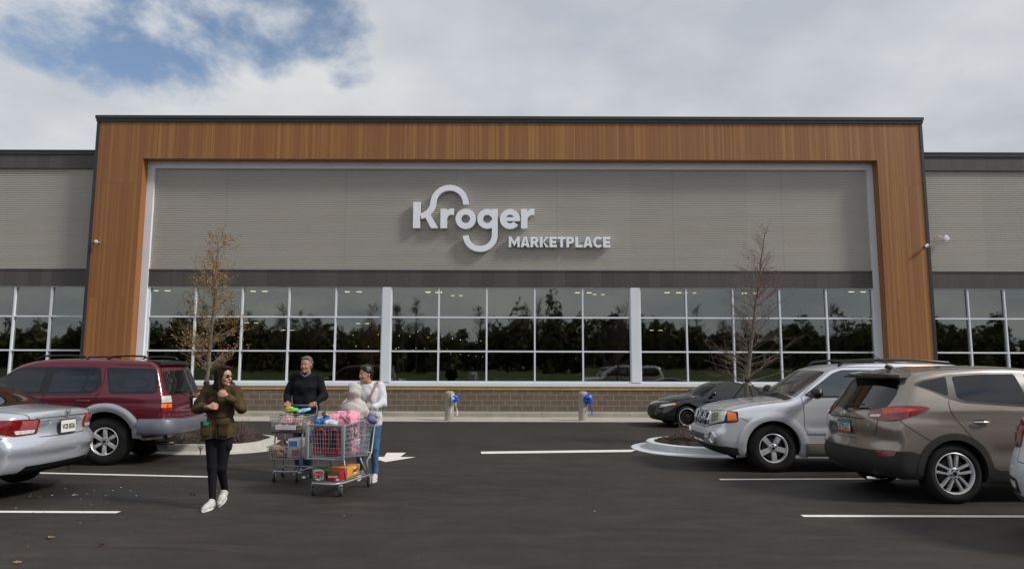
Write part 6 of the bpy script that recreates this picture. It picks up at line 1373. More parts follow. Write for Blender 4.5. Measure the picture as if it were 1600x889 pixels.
b = MB(); b.box((-.125, -.157, .985), (-.065, -.150, 1.025)); b.build('teal_tag', mat('teal_patch', (.012, .28, .20), .6), CO)
blob('leggings', [('c', V3(-.075, 0, .87), V3(-.035, -.05, .48), .093, .060), ('c', V3(-.035, -.05, .48), V3(.005, -.10, .125), .058, .038), ('c', V3(.085, 0, .87), V3(.055, -.01, .47), .093, .060), ('c', V3(.055, -.01, .47), V3(.045, .165, .165), .058, .038), ('e', V3(.150, -.02, .73), (.025, .05, .06), None), ('p', V3(0, -.1, .105), V3(0, -.2, -1), .004)], LEG, W1, .007, .025)
HAIR = mat('hair_brown', (.020, .009, .006), .8, var=.6, vsc=25)
hr = sines(8, 60, .003)
blob('hair', [('e', Wf(-.030, 0, .045), (.098, .088, .098), A, .02), ('c', Wf(-.04, -.05, .05), V3(-.03, -.07, 1.42), .060, .038, .03), ('c', Wf(-.08, 0, .0), V3(-.02, .06, 1.42), .070, .055, .03), ('c', Wf(-.03, -.078, .03), V3(.02, -.115, 1.42), .030, .026, .02), ('c', Wf(-.02, .075, .05), V3(.10, .05, 1.45), .032, .03, .02), ('e', Wf(.02, 0, .11), (.06, .07, .028), A, .02)], HAIR, W1, .007, .02, hr)
shoe(W1, V3(.012, -.085, .012), V3(-.022, -.305, .004), WSHOE, WSOLE); shoe(W1, V3(.047, .205, .118), V3(.03, .035, .0), WSHOE, WSOLE, up=V3(0, -.55, .83))
bpy.data.objects['coat'].name = 'coat'
W1.scale = (.965, .965, .965)
# ---------------- man in the black pullover
M1 = thing('person', 'grey-haired man in black pullover and jeans pushing the two-tier trolley', 'person', (-3.18, 11.02, 0))
hc = V3(-.0, -.06, 1.655); A = axes(-97, -4); hp, Wf = head(hc, A, .97)
shL, shR = V3(-.195, .0, 1.45), V3(.195, 0, 1.45); elL, elR = V3(-.285, -.03, 1.185), V3(.275, -.03, 1.185); wrL, wrR = V3(-.205, -.250, 1.075), V3(.200, -.250, 1.075)
body = hp+[('c', V3(0, .0, 1.44), V3(0, -.045, 1.58), .070, .062), ('c', V3(0, 0, 1.35), V3(0, 0, .98), .10, .10), ('e', V3(0, 0, 1.36), (.17, .09, .13), None), ('e', V3(0, .0, .94), (.13, .085, .09), None), ('c', shL, elL, .055, .045), ('c', elL, wrL, .042, .030), ('c', shR, elR, .055, .045), ('c', elR, wrR, .042, .030),
    ('c', V3(-.09, 0, .90), V3(-.10, -.02, .50), .085, .058), ('c', V3(-.10, -.02, .50), V3(-.105, .12, .12), .055, .038), ('c', V3(.09, 0, .90), V3(.095, -.12, .50), .085, .058), ('c', V3(.095, -.12, .50), V3(.095, -.17, .10), .055, .038)]
body += hand(wrL, V3(.10, -.85, .05), V3(.1, -.35, -1), 1, (62, 70, 45)); body += hand(wrR, V3(-.10, -.85, .05), V3(-.1, -.35, -1), -1, (62, 70, 45))
blob('body', body, SKIN2, M1, .0065, .024); face_bits(M1, Wf, .97, False, brow=(.10, .07, .05), A=A)
BSW = mat('pullover_black', (.009, .010, .012), .85, var=.3, vsc=10, bump=.2); JEAN = mat('jeans_blue', (.030, .055, .115), .85, var=.25, vsc=12, bump=.2, bsc=120); JEAN2 = mat('jeans_bright', (.055, .125, .25), .85, var=.25, vsc=12, bump=.2, bsc=120)
fold2 = sines(12, 30, .011)
SWE = blob('pullover', [('e', V3(0, 0, 1.37), (.215, .140, .16), None, .05), ('c', V3(-.13, .0, 1.45), V3(.13, 0, 1.45), .078, .078, .04), ('c', V3(-.055, 0, 1.3), V3(-.06, -.01, 1.0), .135, .138, .05), ('c', V3(.055, 0, 1.3), V3(.06, -.01, 1.0), .135, .138, .05), ('c', shL, elL, .070, .058, .03), ('c', elL, wrL+V3(-.01, .025, .01), .058, .038, .02), ('c', shR, elR, .070, .058, .03), ('c', elR, wrR+V3(.01, .025, .01), .058, .038, .02), ('c', V3(0, 0, 1.47), V3(0, -.03, 1.53), .078, .068, .02), ('p', V3(0, 0, .895), V3(0, 0, -1), .012), ('s', V3(0, -.075, 1.60), .072, .01)], BSW, M1, .0075, .03, fold2)
b = MB(); b.tube([(.075, -.075, 1.545), (.045, -.100, 1.505), (.0, -.118, 1.475), (-.045, -.100, 1.505), (-.075, -.075, 1.545)], .014, 8); b.build('shirt_collar', mat('collar_grey', (.16, .17, .18), .8), M1, smooth=True); b = MB(); b.box((.095, -.150, 1.335), (.145, -.142, 1.342)); b.build('chest_mark', mat('mark_grey', (.10, .10, .11), .6), SWE)
blob('jeans', [('c', V3(-.09, 0, .93), V3(-.10, -.02, .50), .100, .072), ('c', V3(-.10, -.02, .50), V3(-.105, .115, .13), .070, .060), ('c', V3(.09, 0, .93), V3(.095, -.12, .50), .100, .072), ('c', V3(.095, -.12, .50), V3(.095, -.165, .12), .070, .062), ('p', V3(0, 0, .055), V3(0, 0, -1), .004)], JEAN, M1, .008, .025, sines(5, 30, .003))
GH = mat('hair_grey', (.13, .10, .08), .7, var=.4, vsc=30)
blob('hair', [('e', Wf(-.028, 0, .058), (.096, .083, .082), A, .015), ('c', Wf(-.06, .055, .03), Wf(-.07, .045, -.045), .035, .025, .02), ('c', Wf(-.06, -.055, .03), Wf(-.07, -.045, -.045), .035, .025, .02), ('c', Wf(.045, -.045, .105), Wf(.045, .045, .105), .020, .020, .02), ('p', Wf(.080, 0, .0), A[0]+A[2]*-.35, .01)], GH, M1, .006, .02, sines(8, 70, .002))
shoe(M1, V3(.095, -.12, .0), V3(.115, -.40, .0), DSHOE, WSOLE, w=.046); shoe(M1, V3(-.105, .17, .05), V3(-.11, -.09, .0), DSHOE, WSOLE, up=V3(0, -.2, .98), w=.046)
# ---------------- woman in white with a shoulder strap
W2 = thing('person', 'dark-haired smiling woman in white sweater and blue jeans behind the grey trolley', 'person', (-2.08, 10.46, 0))
hc = V3(-.065, -.05, 1.515); A = axes(-128, -2, 0); hp, Wf = head(hc, A, .93, 1)
shL, shR = V3(-.165, .0, 1.335), V3(.155, -.0, 1.335); elL, elR = V3(-.275, -.10, 1.12), V3(.200, -.07, 1.10); wrL, wrR = V3(-.330, -.330, 1.05), V3(.100, -.285, 1.05)
body = hp+[('c', V3(-.01, .0, 1.32), V3(-.045, -.03, 1.45), .058, .050), ('c', V3(0, 0, 1.24), V3(0, 0, .90), .12, .12), ('e', V3(0, 0, 1.24), (.17, .10, .14), None), ('e', V3(0, 0, .86), (.155, .11, .11), None), ('c', shL, elL, .048, .040), ('c', elL, wrL, .037, .027), ('c', shR, elR, .048, .040), ('c', elR, wrR, .037, .027),
    ('c', V3(-.085, 0, .83), V3(-.12, -.06, .46), .085, .056), ('c', V3(-.12, -.06, .46), V3(-.14, .12, .12), .052, .036), ('c', V3(.085, 0, .83), V3(.10, -.05, .46), .085, .056), ('c', V3(.10, -.05, .46), V3(.105, -.02, .10), .052, .036)]
body += hand(wrL, V3(.1, -.85, .05), V3(.1, -.35, -1), 1, (62, 70, 45), .9); body += hand(wrR, V3(-.1, -.85, .05), V3(-.1, -.35, -1), -1, (62, 70, 45), .9)
blob('body', body, SKIN2, W2, .0065, .022); face_bits(W2, Wf, .93, False, brow=(.012, .010, .008), A=A, smile=1)
b = MB(); b.ell(Wf(.097, 0, -.0665), (.006, .016, .004), M=Matrix([list(A[0]), list(A[1]), list(A[2])]).transposed()); b.build('teeth', mat('teeth_white', (.75, .73, .68), .3), W2, smooth=True)
WSW = mat('sweater_white', (.56, .57, .60), .9, var=.06, vsc=20, bump=.3, bsc=70)
blob('sweater', [('e', V3(0, 0, 1.245), (.195, .130, .145), None, .05), ('c', V3(-.11, 0, 1.33), V3(.11, 0, 1.33), .072, .072, .04), ('c', V3(-.045, 0, 1.2), V3(-.05, 0, .84), .125, .135, .05), ('c', V3(.045, 0, 1.2), V3(.05, 0, .84), .125, .135, .05), ('c', shL, elL, .070, .060, .04), ('c', elL, wrL+V3(0, .03, .01), .058, .042, .03), ('c', shR, elR, .072, .064, .04), ('c', elR, wrR+V3(0, .03, .01), .062, .045, .03), ('p', V3(0, 0, .745), V3(0, 0, -1), .012), ('s', V3(-.02, -.07, 1.46), .085, .01)], WSW, W2, .0075, .03, sines(3, 28, .008))
b = MB(); b.v = []; YO = -.022
b.add([(.095, -.070, 1.405), (.130, -.055, 1.40), (.06, -.135, 1.22), (.025, -.138, 1.22), (-.09, -.145, .98), (-.125, -.14, .99)], [(0, 1, 2, 3), (3, 2, 4, 5)]); b.add([(.095, -.064, 1.405), (.130, -.049, 1.40), (.06, -.129, 1.22), (.025, -.132, 1.22), (-.09, -.139, .98), (-.125, -.134, .99)], [(3, 2, 1, 0), (5, 4, 2, 3)]); b.tube([(.112, -.06, 1.41), (.115, .0, 1.418), (.10, .06, 1.40)], .012, 6); b.v = [(v[0], v[1]-.02*(v[2] < 1.40), v[2]) for v in b.v]; b.build('bag_strap', mat('strap_tan', (.32, .17, .10), .6), W2)
blob('jeans', [('c', V3(-.085, 0, .84), V3(-.12, -.06, .46), .098, .064), ('c', V3(-.12, -.06, .46), V3(-.14, .115, .13), .062, .043), ('c', V3(.085, 0, .84), V3(.10, -.05, .46), .098, .064), ('c', V3(.10, -.05, .46), V3(.105, -.02, .11), .062, .045), ('p', V3(0, 0, .085), V3(0, 0, -1), .004)], JEAN2, W2, .008, .022, sines(6, 34, .003))
BH = mat('hair_black', (.008, .007, .007), .5, var=.4, vsc=30)
blob('hair', [('e', Wf(-.026, 0, .068), (.100, .088, .088), A, .015), ('c', Wf(.042, -.04, .112), Wf(.042, .04, .112), .022, .022, .02), ('c', Wf(-.06, .05, .03), Wf(-.075, .035, -.06), .042, .03, .02), ('c', Wf(-.06, -.05, .03), Wf(-.075, -.035, -.06), .042, .03, .02), ('c', Wf(.01, .075, .05), Wf(.005, .078, .02), .018, .010, .01), ('c', Wf(.01, -.075, .05), Wf(.005, -.078, .02), .018, .010, .01)], BH, W2, .006, .018, sines(8, 70, .003))
shoe(W2, V3(.10, .01, .0), V3(.115, -.235, .0), WSHOE, WSOLE); shoe(W2, V3(-.14, .165, .05), V3(-.13, -.07, .0), WSHOE, WSOLE, up=V3(0, -.2, .98))
# ---------------- toddler in the trolley seat
CH = thing('person', 'toddler in a cream hooded fleece sitting in the trolley seat', 'child', (-2.20, 9.96, .70))
hc = V3(-.025, -.01, .575); A = axes(208, 4); hp, Wf = head(hc, A, .80)
body = hp+[('c', V3(0, 0, .40), V3(0, 0, .50), .045, .04), ('c', V3(0, 0, .12), V3(0, 0, .38), .095, .085), ('c', V3(-.10, 0, .38), V3(-.15, .07, .26), .035, .03), ('c', V3(-.15, .07, .26), V3(-.10, .16, .24), .028, .02), ('c', V3(.10, 0, .38), V3(.16, .06, .26), .035, .03), ('c', V3(.16, .06, .26), V3(.12, .16, .24), .028, .02), ('c', V3(-.06, 0, .12), V3(-.08, .20, .10), .055, .045), ('c', V3(-.08, .20, .10), V3(-.08, .23, -.10), .04, .03), ('c', V3(.06, 0, .12), V3(.08, .20, .10), .055, .045), ('c', V3(.08, .20, .10), V3(.08, .23, -.10), .04, .03)]
body += hand(V3(-.10, .16, .24), V3(.3, 1, 0), V3(0, 0, -1), 1, (40, 40, 30), .6); body += hand(V3(.12, .16, .24), V3(-.3, 1, 0), V3(0, 0, -1), -1, (40, 40, 30), .6)
blob('body', body, SKIN, CH, .006, .02); face_bits(CH, Wf, .80, False, A=A)
FLE = mat('fleece_cream', (.47, .45, .41), .95, var=.08, vsc=40, bump=.8, bsc=120)
blob('hooded_fleece', [('e', hc+V3(.022, -.012, .015), (.108, .112, .122), None, .02), ('c', V3(-.02, 0, .44), V3(.02, 0, .44), .088, .088, .03), ('c', V3(-.03, -.01, .34), V3(.03, -.01, .34), .128, .128, .04), ('c', V3(0, 0, .30), V3(0, 0, .15), .145, .13, .04), ('c', V3(-.11, 0, .38), V3(-.17, .05, .26), .062, .055, .03), ('c', V3(-.17, .05, .26), V3(-.11, .14, .24), .052, .042, .03), ('c', V3(.11, 0, .38), V3(.18, .04, .26), .062, .055, .03), ('c', V3(.18, .04, .26), V3(.13, .14, .24), .052, .042, .03), ('e', V3(-.050, -.03, .690), (.016, .012, .018), None, .008), ('e', V3(.068, -.03, .688), (.016, .012, .018), None, .008), ('s', Wf(.125, 0, -.01), .092, .010)], FLE, CH, .007, .025, sines(9, 40, .006))
blob('leggings', [('c', V3(-.06, 0, .12), V3(-.08, .20, .10), .068, .058), ('c', V3(-.08, .20, .10), V3(-.08, .23, -.08), .052, .04), ('c', V3(.06, 0, .12), V3(.08, .20, .10), .068, .058), ('c', V3(.08, .20, .10), V3(.08, .23, -.08), .052, .04)], mat('child_leggings', (.35, .30, .34), .9), CH, .008, .02)
# ------------------------------------------------------------------ trolleys and the shopping in them
CARTM = mat('trolley_grey', (.34, .355, .38), .4, .35); CARTP = mat('trolley_plastic', (.27, .285, .30), .5); GRIP = mat('grip_blue_grey', (.10, .12, .20), .5); CAST = mat('caster_rubber', (.02, .02, .022), .6); CHUB = mat('caster_hub', (.30, .30, .31), .4, .6)
def grid_face(b, A_, B_, C_, D_, nu, nv, r=.0034, skip=()):
    """wires between four corners A-B (bottom), D-C (top)"""
    A_, B_, C_, D_ = map(Vector, (A_, B_, C_, D_))
    for i in range(nu+1): t = i/nu; b.tube([A_.lerp(B_, t), D_.lerp(C_, t)], r, 4, cap=False)
    for j in range(nv+1): t = j/nv; b.tube([A_.lerp(D_, t), B_.lerp(C_, t)], r*(1.7 if j in (0, nv) else 1), 4, cap=False)
def caster(root, x, y, sw):
    M = Matrix.Translation((x, y, 0)) @ Matrix.Rotation(sw, 4, 'Z'); b = MB()
    for s in (-1, 1): b.bbox((-.022, s*.020-.003, .045), (.022, s*.020+.003, .135), .002, 0, M)
    b.bbox((-.026, -.024, .125), (.026, .024, .145), .004, 0, M); b.tube([M @ Vector((0, 0, .14)), M @ Vector((0, 0, .175))], .014, 8); o = b.build('caster', CARTM, root, auto=40)
    b = MB(); b.lathe([(.050, -.016), (.060, -.014), (.0625, 0), (.060, .014), (.050, .016)], M @ Matrix.Translation((-.012, 0, .063)) @ Matrix.Rotation(R(90), 4, 'X'), 20); b.build('caster_wheel', CAST, o, auto=40)
    b = MB(); b.lathe([(.026, -.018), (.030, -.017), (.030, .017), (.026, .018)], M @ Matrix.Translation((-.012, 0, .063)) @ Matrix.Rotation(R(90), 4, 'X'), 14); b.build('wheel_hub', CHUB, o, auto=40)
# large trolley. local x: forward, handle at x = 0
TA = thing('shopping_trolley', 'large grey wire shopping trolley loaded with pink and red bags, in front', 'shopping cart', (-2.175, 10.00, 0), R(258.5), 'trolleys being pushed')
b = MB(); Wr, Wf_ = .265, .225
b.tube([(.03, .25, .16), (.45, .235, .165), (.83, .205, .165), (.93, .15, .165), (.945, 0, .165), (.93, -.15, .165), (.83, -.205, .165), (.45, -.235, .165), (.03, -.25, .16)], .0135, 8)
for s in (1, -1):
    b.tube([(.10, s*.245, .17), (.18, s*.25, .36), (.05, s*.26, .46), (-.03, s*.275, .92), (-.06, s*.275, 1.03)], .0135, 8); b.tube([(.13, s*.245, .17), (.36, s*.23, .42)], .012, 8); b.tube([(.70, s*.20, .17), (.74, s*.17, .47)], .010, 8)
b.tube([(.03, .25, .16), (.03, -.25, .16)], .012, 8); b.tube([(.05, .26, .46), (.05, -.26, .46)], .010, 8)
b.build('frame', CARTM, TA, smooth=True)
b = MB(); zb0, zb1, zt0, zt1 = .42, .49, .93, .885; xr, xf, xfb = .03, .93, .90
for s in (1, -1): grid_face(b, (xr+.06, s*(Wr-.05), zb0), (xfb, s*(Wf_-.02), zb1), (xf, s*Wf_*1.09, zt1), (xr, s*Wr, zt0), 22, 7)
grid_face(b, (xfb, -(Wf_-.02), zb1), (xfb, Wf_-.02, zb1), (xf, Wf_*1.09, zt1), (xf, -Wf_*1.09, zt1), 12, 7); grid_face(b, (xr+.06, -(Wr-.05), zb0), (xfb, -(Wf_-.02), zb1), (xfb, Wf_-.02, zb1), (xr+.06, Wr-.05, zb0), 16, 8)
grid_face(b, (xr+.05, -(Wr-.05), zb0), (xr+.05, Wr-.05, zb0), (xr-.02, Wr-.01, zt0), (xr-.02, -(Wr-.01), zt0), 10, 6)
b.tube([(xr, Wr, zt0), (xf, Wf_*1.09, zt1), (xf, -Wf_*1.09, zt1), (xr, -Wr, zt0)], .008, 6); b.build('basket', CARTM, TA)
b = MB()
for s in (1, -1): b.bbox((xf-.005, s*Wf_*1.09-.026, zb1-.03), (xf+.022, s*Wf_*1.09+.026, zt1+.015), .008, 0, None)
b.bbox((xf-.004, -.26, zt1-.012), (xf+.016, .26, zt1+.014), .006); b.bbox((xf-.03, -.235, zb1-.035), (xf+.006, .235, zb1-.012), .006); b.build('front_guard', CARTP, TA, auto=30)
b = MB(); grid_face(b, (.06, -.235, .185), (.90, -.17, .185), (.90, .17, .185), (.06, .235, .185), 18, 7, .003); b.build('lower_tray', CARTM, TA)
b = MB(); b.tube([(-.065, -.285, 1.035), (-.065, .285, 1.035)], .017, 12); b.build('handle_bar', GRIP, TA, smooth=True)
b = MB()
for s in (1, -1): b = MB(); b.bbox((-.10, s*.275-.022, .98), (-.02, s*.275+.022, 1.06), .012); b.build('handle_bracket', CARTP, TA, auto=30)
b = MB(); grid_face(b, (.22, -.20, .70), (.22, .20, .70), (.24, .22, .93), (.24, -.22, .93), 9, 4); b.bbox((.02, -.21, .685), (.23, .21, .70), .004); b.build('child_seat', CARTP, TA)
for x, y, sw in ((.84, .185, .5), (.84, -.185, .25), (.06, .24, 0), (.06, -.24, 0)): caster(TA, x, y, sw)
TAM = TA.matrix_basis.copy(); TAM = Matrix.Translation(TA.location) @ Matrix.Rotation(R(258.5), 4, 'Z')
def put(o, label, cat, M, group=None):
    o.matrix_basis = M; return tag(o, label, cat, group)
def bagblob(name, prims, m, seed, amp=.008, sc=30, h=.009):
    f = sines(seed, sc*.45, 1.6); return blob(name, prims, m, None, h, .03, lambda x, y, z: amp*1.1*(1-2*np.abs(np.sin(f(x, y, z)*1.8))))
def cloth(name, c, rough=.7, **k): return mat(name, c, rough, **k)
PINK = mat('bag_pink', (.68, .27, .36), .55, var=.22, vsc=9, bump=.3, bsc=30); REDB = mat('bag_red', (.42, .012, .045), .55, var=.2, vsc=8); BLKB = mat('bag_black', (.010, .010, .012), .6); BLUEB = mat('bag_blue', (.012, .13, .42), .45); WHB = mat('bag_white', (.60, .60, .62), .5, var=.1)
KRAFT = mat('paper_kraft', (.33, .215, .13), .85, var=.18, vsc=8, bump=.4, bsc=20); PLBAG = mat('bag_tan_film', (.36, .25, .19), .4, var=.3, vsc=10)
# red and black insulated bag lying in the nose of the basket
M = TAM @ Matrix.Translation((.74, .0, .52)); b = MB(); b.bbox((-.14, -.195, 0), (.145, .195, .335), .03); o = b.build('insulated_bag', BLKB, auto=40); put(o, 'red and black bag packed against the front of the large trolley', 'bag', M)
b = MB()
for y in (-.11, .07): b.tube([(.150, y-.05, .02), (.156, y-.01, .30), (.156, y+.03, .315), (.156, y+.07, .30), (.150, y+.08, .02)], .020, 6)
b.bbox((.138, -.185, .01), (.155, .185, .075), .006); b.build('red_straps', REDB, o, smooth=False)
# big pink bag standing behind it
def crease(seed, sc, amp):
    f = sines(seed, sc, 1.6)
    return lambda x, y, z: amp*(1-2*np.abs(np.sin(f(x, y, z)*1.8)))*.8
RZ = lambda a: np.array(Matrix.Rotation(R(a), 3, 'Z')).T
RE = lambda a, b_, c: np.array(Euler((a, b_, c)).to_matrix()).T
o = blob('pink_bag', [('b', V3(0, 0, .22), V3(.120, .160, .225), RZ(6), .03), ('b', V3(.05, -.05, .43), V3(.08, .09, .045), RE(.2, .2, .3), .03), ('b', V3(.02, .12, .42), V3(.07, .05, .07), RE(.3, -.2, -.3), .03)], PINK, None, .007, .04, (lambda f, g_: (lambda x, y, z: f(x, y, z)+g_(x, y, z)))(crease(2, 12, .013), crease(31, 34, .006)))
put(o, 'bulging pink bag rising above the rim of the large trolley', 'bag', TAM @ Matrix.Translation((.42, 0, .505)))
b = MB()
for y in (-.06, .10): b.tube([(.05, y-.045, .46), (.06, y-.035, .512), (.065, y, .525), (.06, y+.04, .505), (.05, y+.05, .46)], .008, 6)
b.build('bag_handle', PINK, o, smooth=True)
b = MB(); b.bbox((.02, .205, .20), (.12, .222, .36), .01, 0, Matrix.Rotation(R(-6), 4, 'Z') if False else None); b.build('printed_patch', mat('print_black', (.02, .02, .022), .5), o); b = MB(); b.bbox((.04, .215, .24), (.09, .226, .32), .008); b.build('printed_flower', WHB, o); b = MB(); b.bbox((-.09, .205, .10), (.09, .216, .17), .004); b.build('pale_band', WHB, o)
o = blob('blue_bag', [('b', V3(0, 0, .03), V3(.06, .07, .05), RE(.3, .2, .5), .02)], BLUEB, None, .007, .03, crease(3, 30, .010)); put(o, 'crumpled blue packet beside the pink bag in the large trolley', 'packet', TAM @ Matrix.Translation((.68, -.15, .86)))
o = blob('white_packet', [('b', V3(0, 0, .02), V3(.05, .06, .03), RE(-.2, .3, .2), .018)], mat('packet_grey_white', (.42, .43, .46), .5, var=.3, vsc=14), None, .007, .03, crease(5, 30, .010)); put(o, 'white packet in front of the pink bag in the large trolley', 'packet', TAM @ Matrix.Translation((.72, -.03, .865)))
o = blob('chip_bag', [('b', V3(0, 0, 0), V3(.09, .015, .04), RE(.5, .2, .6), .012)], mat('film_black', (.02, .018, .02), .35), None, .006, .02, crease(7, 36, .007)); put(o, 'black packet with a yellow end lying on top of the large trolley', 'packet', TAM @ Matrix.Translation((.60, -.16, .965)))
b = MB(); b.bbox((.045, .03, -.005), (.085, .065, .035), .008, 0, Matrix.Rotation(.5, 4, 'X')); b.build('yellow_end', mat('film_yellow', (.55, .36, .03), .5), o)
o = bagblob('patterned_bag', [('e', V3(0, 0, .06), (.10, .075, .085), None), ('c', V3(-.04, 0, .08), V3(.05, .01, .12), .06, .05)], mat('patterned_cloth', (.34, .34, .36), .8, var=.75, vsc=26), 8, .008, 40, .007); put(o, 'grey patterned cloth bag hung at the handle of the large trolley', 'bag', TAM @ Matrix.Translation((.10, .30, .87)))
o = bagblob('purple_pouch', [('c', V3(-.06, 0, 0), V3(.07, 0, .035), .038, .042)], mat('cloth_purple', (.12, .11, .34), .7), 9, .004, 50, .006); put(o, 'purple pouch hanging beside the patterned bag', 'pouch', TAM @ Matrix.Translation((.16, .31, .885)))
# cartons on the lower tray
def carton(label, cat, loc, rz, size, m, name='drinks_carton'):
    b = MB(); x, y, z = size; b.bbox((-x/2, -y/2, 0), (x/2, y/2, z), .004); o = b.build(name, m, auto=30); put(o, label, cat, TAM @ Matrix.Translation(loc) @ Matrix.Rotation(rz, 4, 'Z')); return o
ORG = mat('carton_orange', (.62, .27, .045), .55, var=.08); GRN = mat('carton_green', (.03, .14, .035), .45, var=.3, vsc=20); RDC = mat('carton_red', (.36, .012, .015), .45, var=.25, vsc=16); CREAM = mat('label_cream', (.72, .68, .58), .5)
def face_M(x, y, z, ax):       # text frame on a face: ax 'f' faces +x, 'l' faces +y
    return Matrix.Translation((x, y, z)) @ (Matrix(((0, 0, 1, 0), (1, 0, 0, 0), (0, 1, 0, 0), (0, 0, 0, 1))) if ax == 'f' else Matrix(((-1, 0, 0, 0), (0, 0, 1, 0), (0, 1, 0, 0), (0, 0, 0, 1))))
o = carton('orange root beer carton on the lower tray of the large trolley', 'carton', (.42, .05, .192), .0, (.40, .24, .135), ORG)
b = MB(); n = 30; b.prism([(.062*math.cos(6.283*i/n), .044*math.sin(6.283*i/n)) for i in range(n)], 0, .002, lambda u, v, w: (-.04-u, .121+w, .070+v)); b.build('oval_label', CREAM, o); text_obj('label_text', 'A&W', .062, mat('print_brown', (.16, .03, .01), .5), face_M(-.04, .1245, .070, 'l'), o, .0008, .004)
b = MB(); b.bbox((-.05, -.035, .1355), (.03, .035, .1375), .0008); b.build('hand_hole', mat('hole_dark', (.12, .06, .02), .8), o)
o = carton('green ginger ale carton with a pale label, left of the red carton', 'carton', (.80, -.10, .192), .12, (.20, .17, .155), GRN)
b = MB(); b.prism([(-.072, .05), (-.062, -.052), (0, -.072), (.062, -.052), (.072, .05), (.035, .068), (-.035, .068)][::-1], 0, .002, lambda u, v, w: (.101+w, u, .078+v)); b.build('shield_label', CREAM, o)
text_obj('label_text', 'CANADA', .050, REDB, face_M(.1045, 0, .102, 'f'), o, .0008, .003, width=.128); text_obj('label_text', 'DRY', .062, REDB, face_M(.1045, 0, .052, 'f'), o, .0008, .004)
o = carton('red drinks carton next to the green one on the lower tray', 'carton', (.76, .095, .192), .05, (.24, .17, .130), RDC)
b = MB(); b.box((.1205, -.085, .095), (.122, .085, .13)); b.build('green_band', GRN, o); text_obj('label_text', 'BLACK CHERRY', .030, CREAM, face_M(.1225, 0, .055, 'f'), o, .0008, .001, width=.13); b = MB(); b.box((.1208, .035, .008), (.1222, .078, .035)); b.build('barcode_label', CREAM, o)
# ---------------- two-tier trolley
TB = thing('two_tier_trolley', 'small grey two-tier shopping trolley pushed by the man', 'shopping cart', (-3.17, 10.73, 0), R(266), 'trolleys being pushed')
TBM = Matrix.Translation(TB.location) @ Matrix.Rotation(R(266), 4, 'Z')
b = MB(); b.tube([(.02, .22, .155), (.40, .20, .155), (.53, .16, .155), (.55, 0, .155), (.53, -.16, .155), (.40, -.20, .155), (.02, -.22, .155)], .013, 8)
for s in (1, -1):
    b.tube([(.04, s*.215, .16), (.02, s*.22, .50), (-.03, s*.225, .90), (-.07, s*.225, 1.00), (-.03, s*.225, 1.05)], .0125, 8); b.tube([(.47, s*.18, .16), (.47, s*.195, .32), (.43, s*.20, .70)], .0125, 8)
b.tube([(.02, .22, .155), (.02, -.22, .155)], .012, 8); b.build('frame', CARTM, TB, smooth=True)
def tub(nm, x0, x1, z0, z1, w0, w1, nu, nv):
    b = MB(); fl = .035
    for s in (1, -1): grid_face(b, (x0, s*w0, z0), (x1-fl, s*w0, z0), (x1, s*w1, z1), (x0-.01, s*w1, z1), nu, nv)
    grid_face(b, (x1-fl, -w0, z0), (x1-fl, w0, z0), (x1, w1, z1), (x1, -w1, z1), nu, nv); grid_face(b, (x0, -w0, z0), (x0, w0, z0), (x0-.01, w1, z1), (x0-.01, -w1, z1), nu, nv); grid_face(b, (x0, -w0, z0), (x1-fl, -w0, z0), (x1-fl, w0, z0), (x0, w0, z0), nu, 6)
    b.tube([(x0-.01, w1, z1), (x1, w1, z1), (x1, -w1, z1), (x0-.01, -w1, z1)], .0075, 6, closed=True); return b.build(nm, CARTM, TB)
tub('upper_basket', .0, .54, .70, .915, .22, .245, 13, 5); tub('lower_basket', .02, .58, .33, .50, .225, .25, 14, 4)
b = MB(); b.bbox((.50, -.225, .685), (.52, .225, .705), .004); b.build('basket_lip', mat('lip_brown', (.05, .03, .03), .6), TB)
b = MB(); b.tube([(-.045, -.235, 1.045), (-.045, .235, 1.045)], .016, 12); b.build('handle_bar', GRIP, TB, smooth=True)
b = MB(); b.bbox((.535, -.16, .735), (.545, .14, .80), .003); o_ = b.build('advert_card', WHB, TB); text_obj('card_text', 'WELCOME', .05, BLUEB, face_M(.5465, -.01, .767, 'f'), o_, .0006, .002, width=.25) if False else None
for x, y, sw in ((.48, .16, .3), (.48, -.17, .1), (.05, .21, 0), (.05, -.21, 0)): caster(TB, x, y, sw)
def putb(o, label, cat, x, y, z): return put(o, label, cat, TBM @ Matrix.Translation((x, y, z)))
putb(bagblob('bread_bag', [('c', V3(-.12, .06, .05), V3(.14, .05, .06), .085, .08), ('c', V3(-.1, -.06, .06), V3(.14, -.05, .05), .07, .08), ('e', V3(.03, 0, .12), (.13, .10, .06), None)], mat('bread_pink', (.50, .25, .21), .5, var=.4, vsc=14), 21, .012, 30), 'pinkish bag of bread heaped in the upper basket', 'bag', .30, -.06, .74)
putb(bagblob('film_bag', [('c', V3(-.08, .02, .05), V3(.10, .0, .07), .085, .075), ('e', V3(.0, .0, .13), (.09, .06, .05), None)], PLBAG, 22, .012, 34), 'tan plastic bag at the right end of the upper basket', 'bag', .34, .14, .74)
putb(bagblob('snack_packet', [('e', V3(0, 0, 0), (.09, .13, .035), None)], mat('film_green', (.10, .42, .06), .4, var=.3, vsc=14), 23, .008, 30, .008), 'green packet with a yellow corner on top of the upper basket', 'packet', .16, -.07, .985)
putb(bagblob('yellow_packet', [('e', V3(0, 0, 0), (.06, .06, .03), None)], mat('film_yellow', (.65, .42, .03), .4), 24, .006, 30, .008), 'small yellow packet on the green one', 'packet', .19, -.10, 1.015)
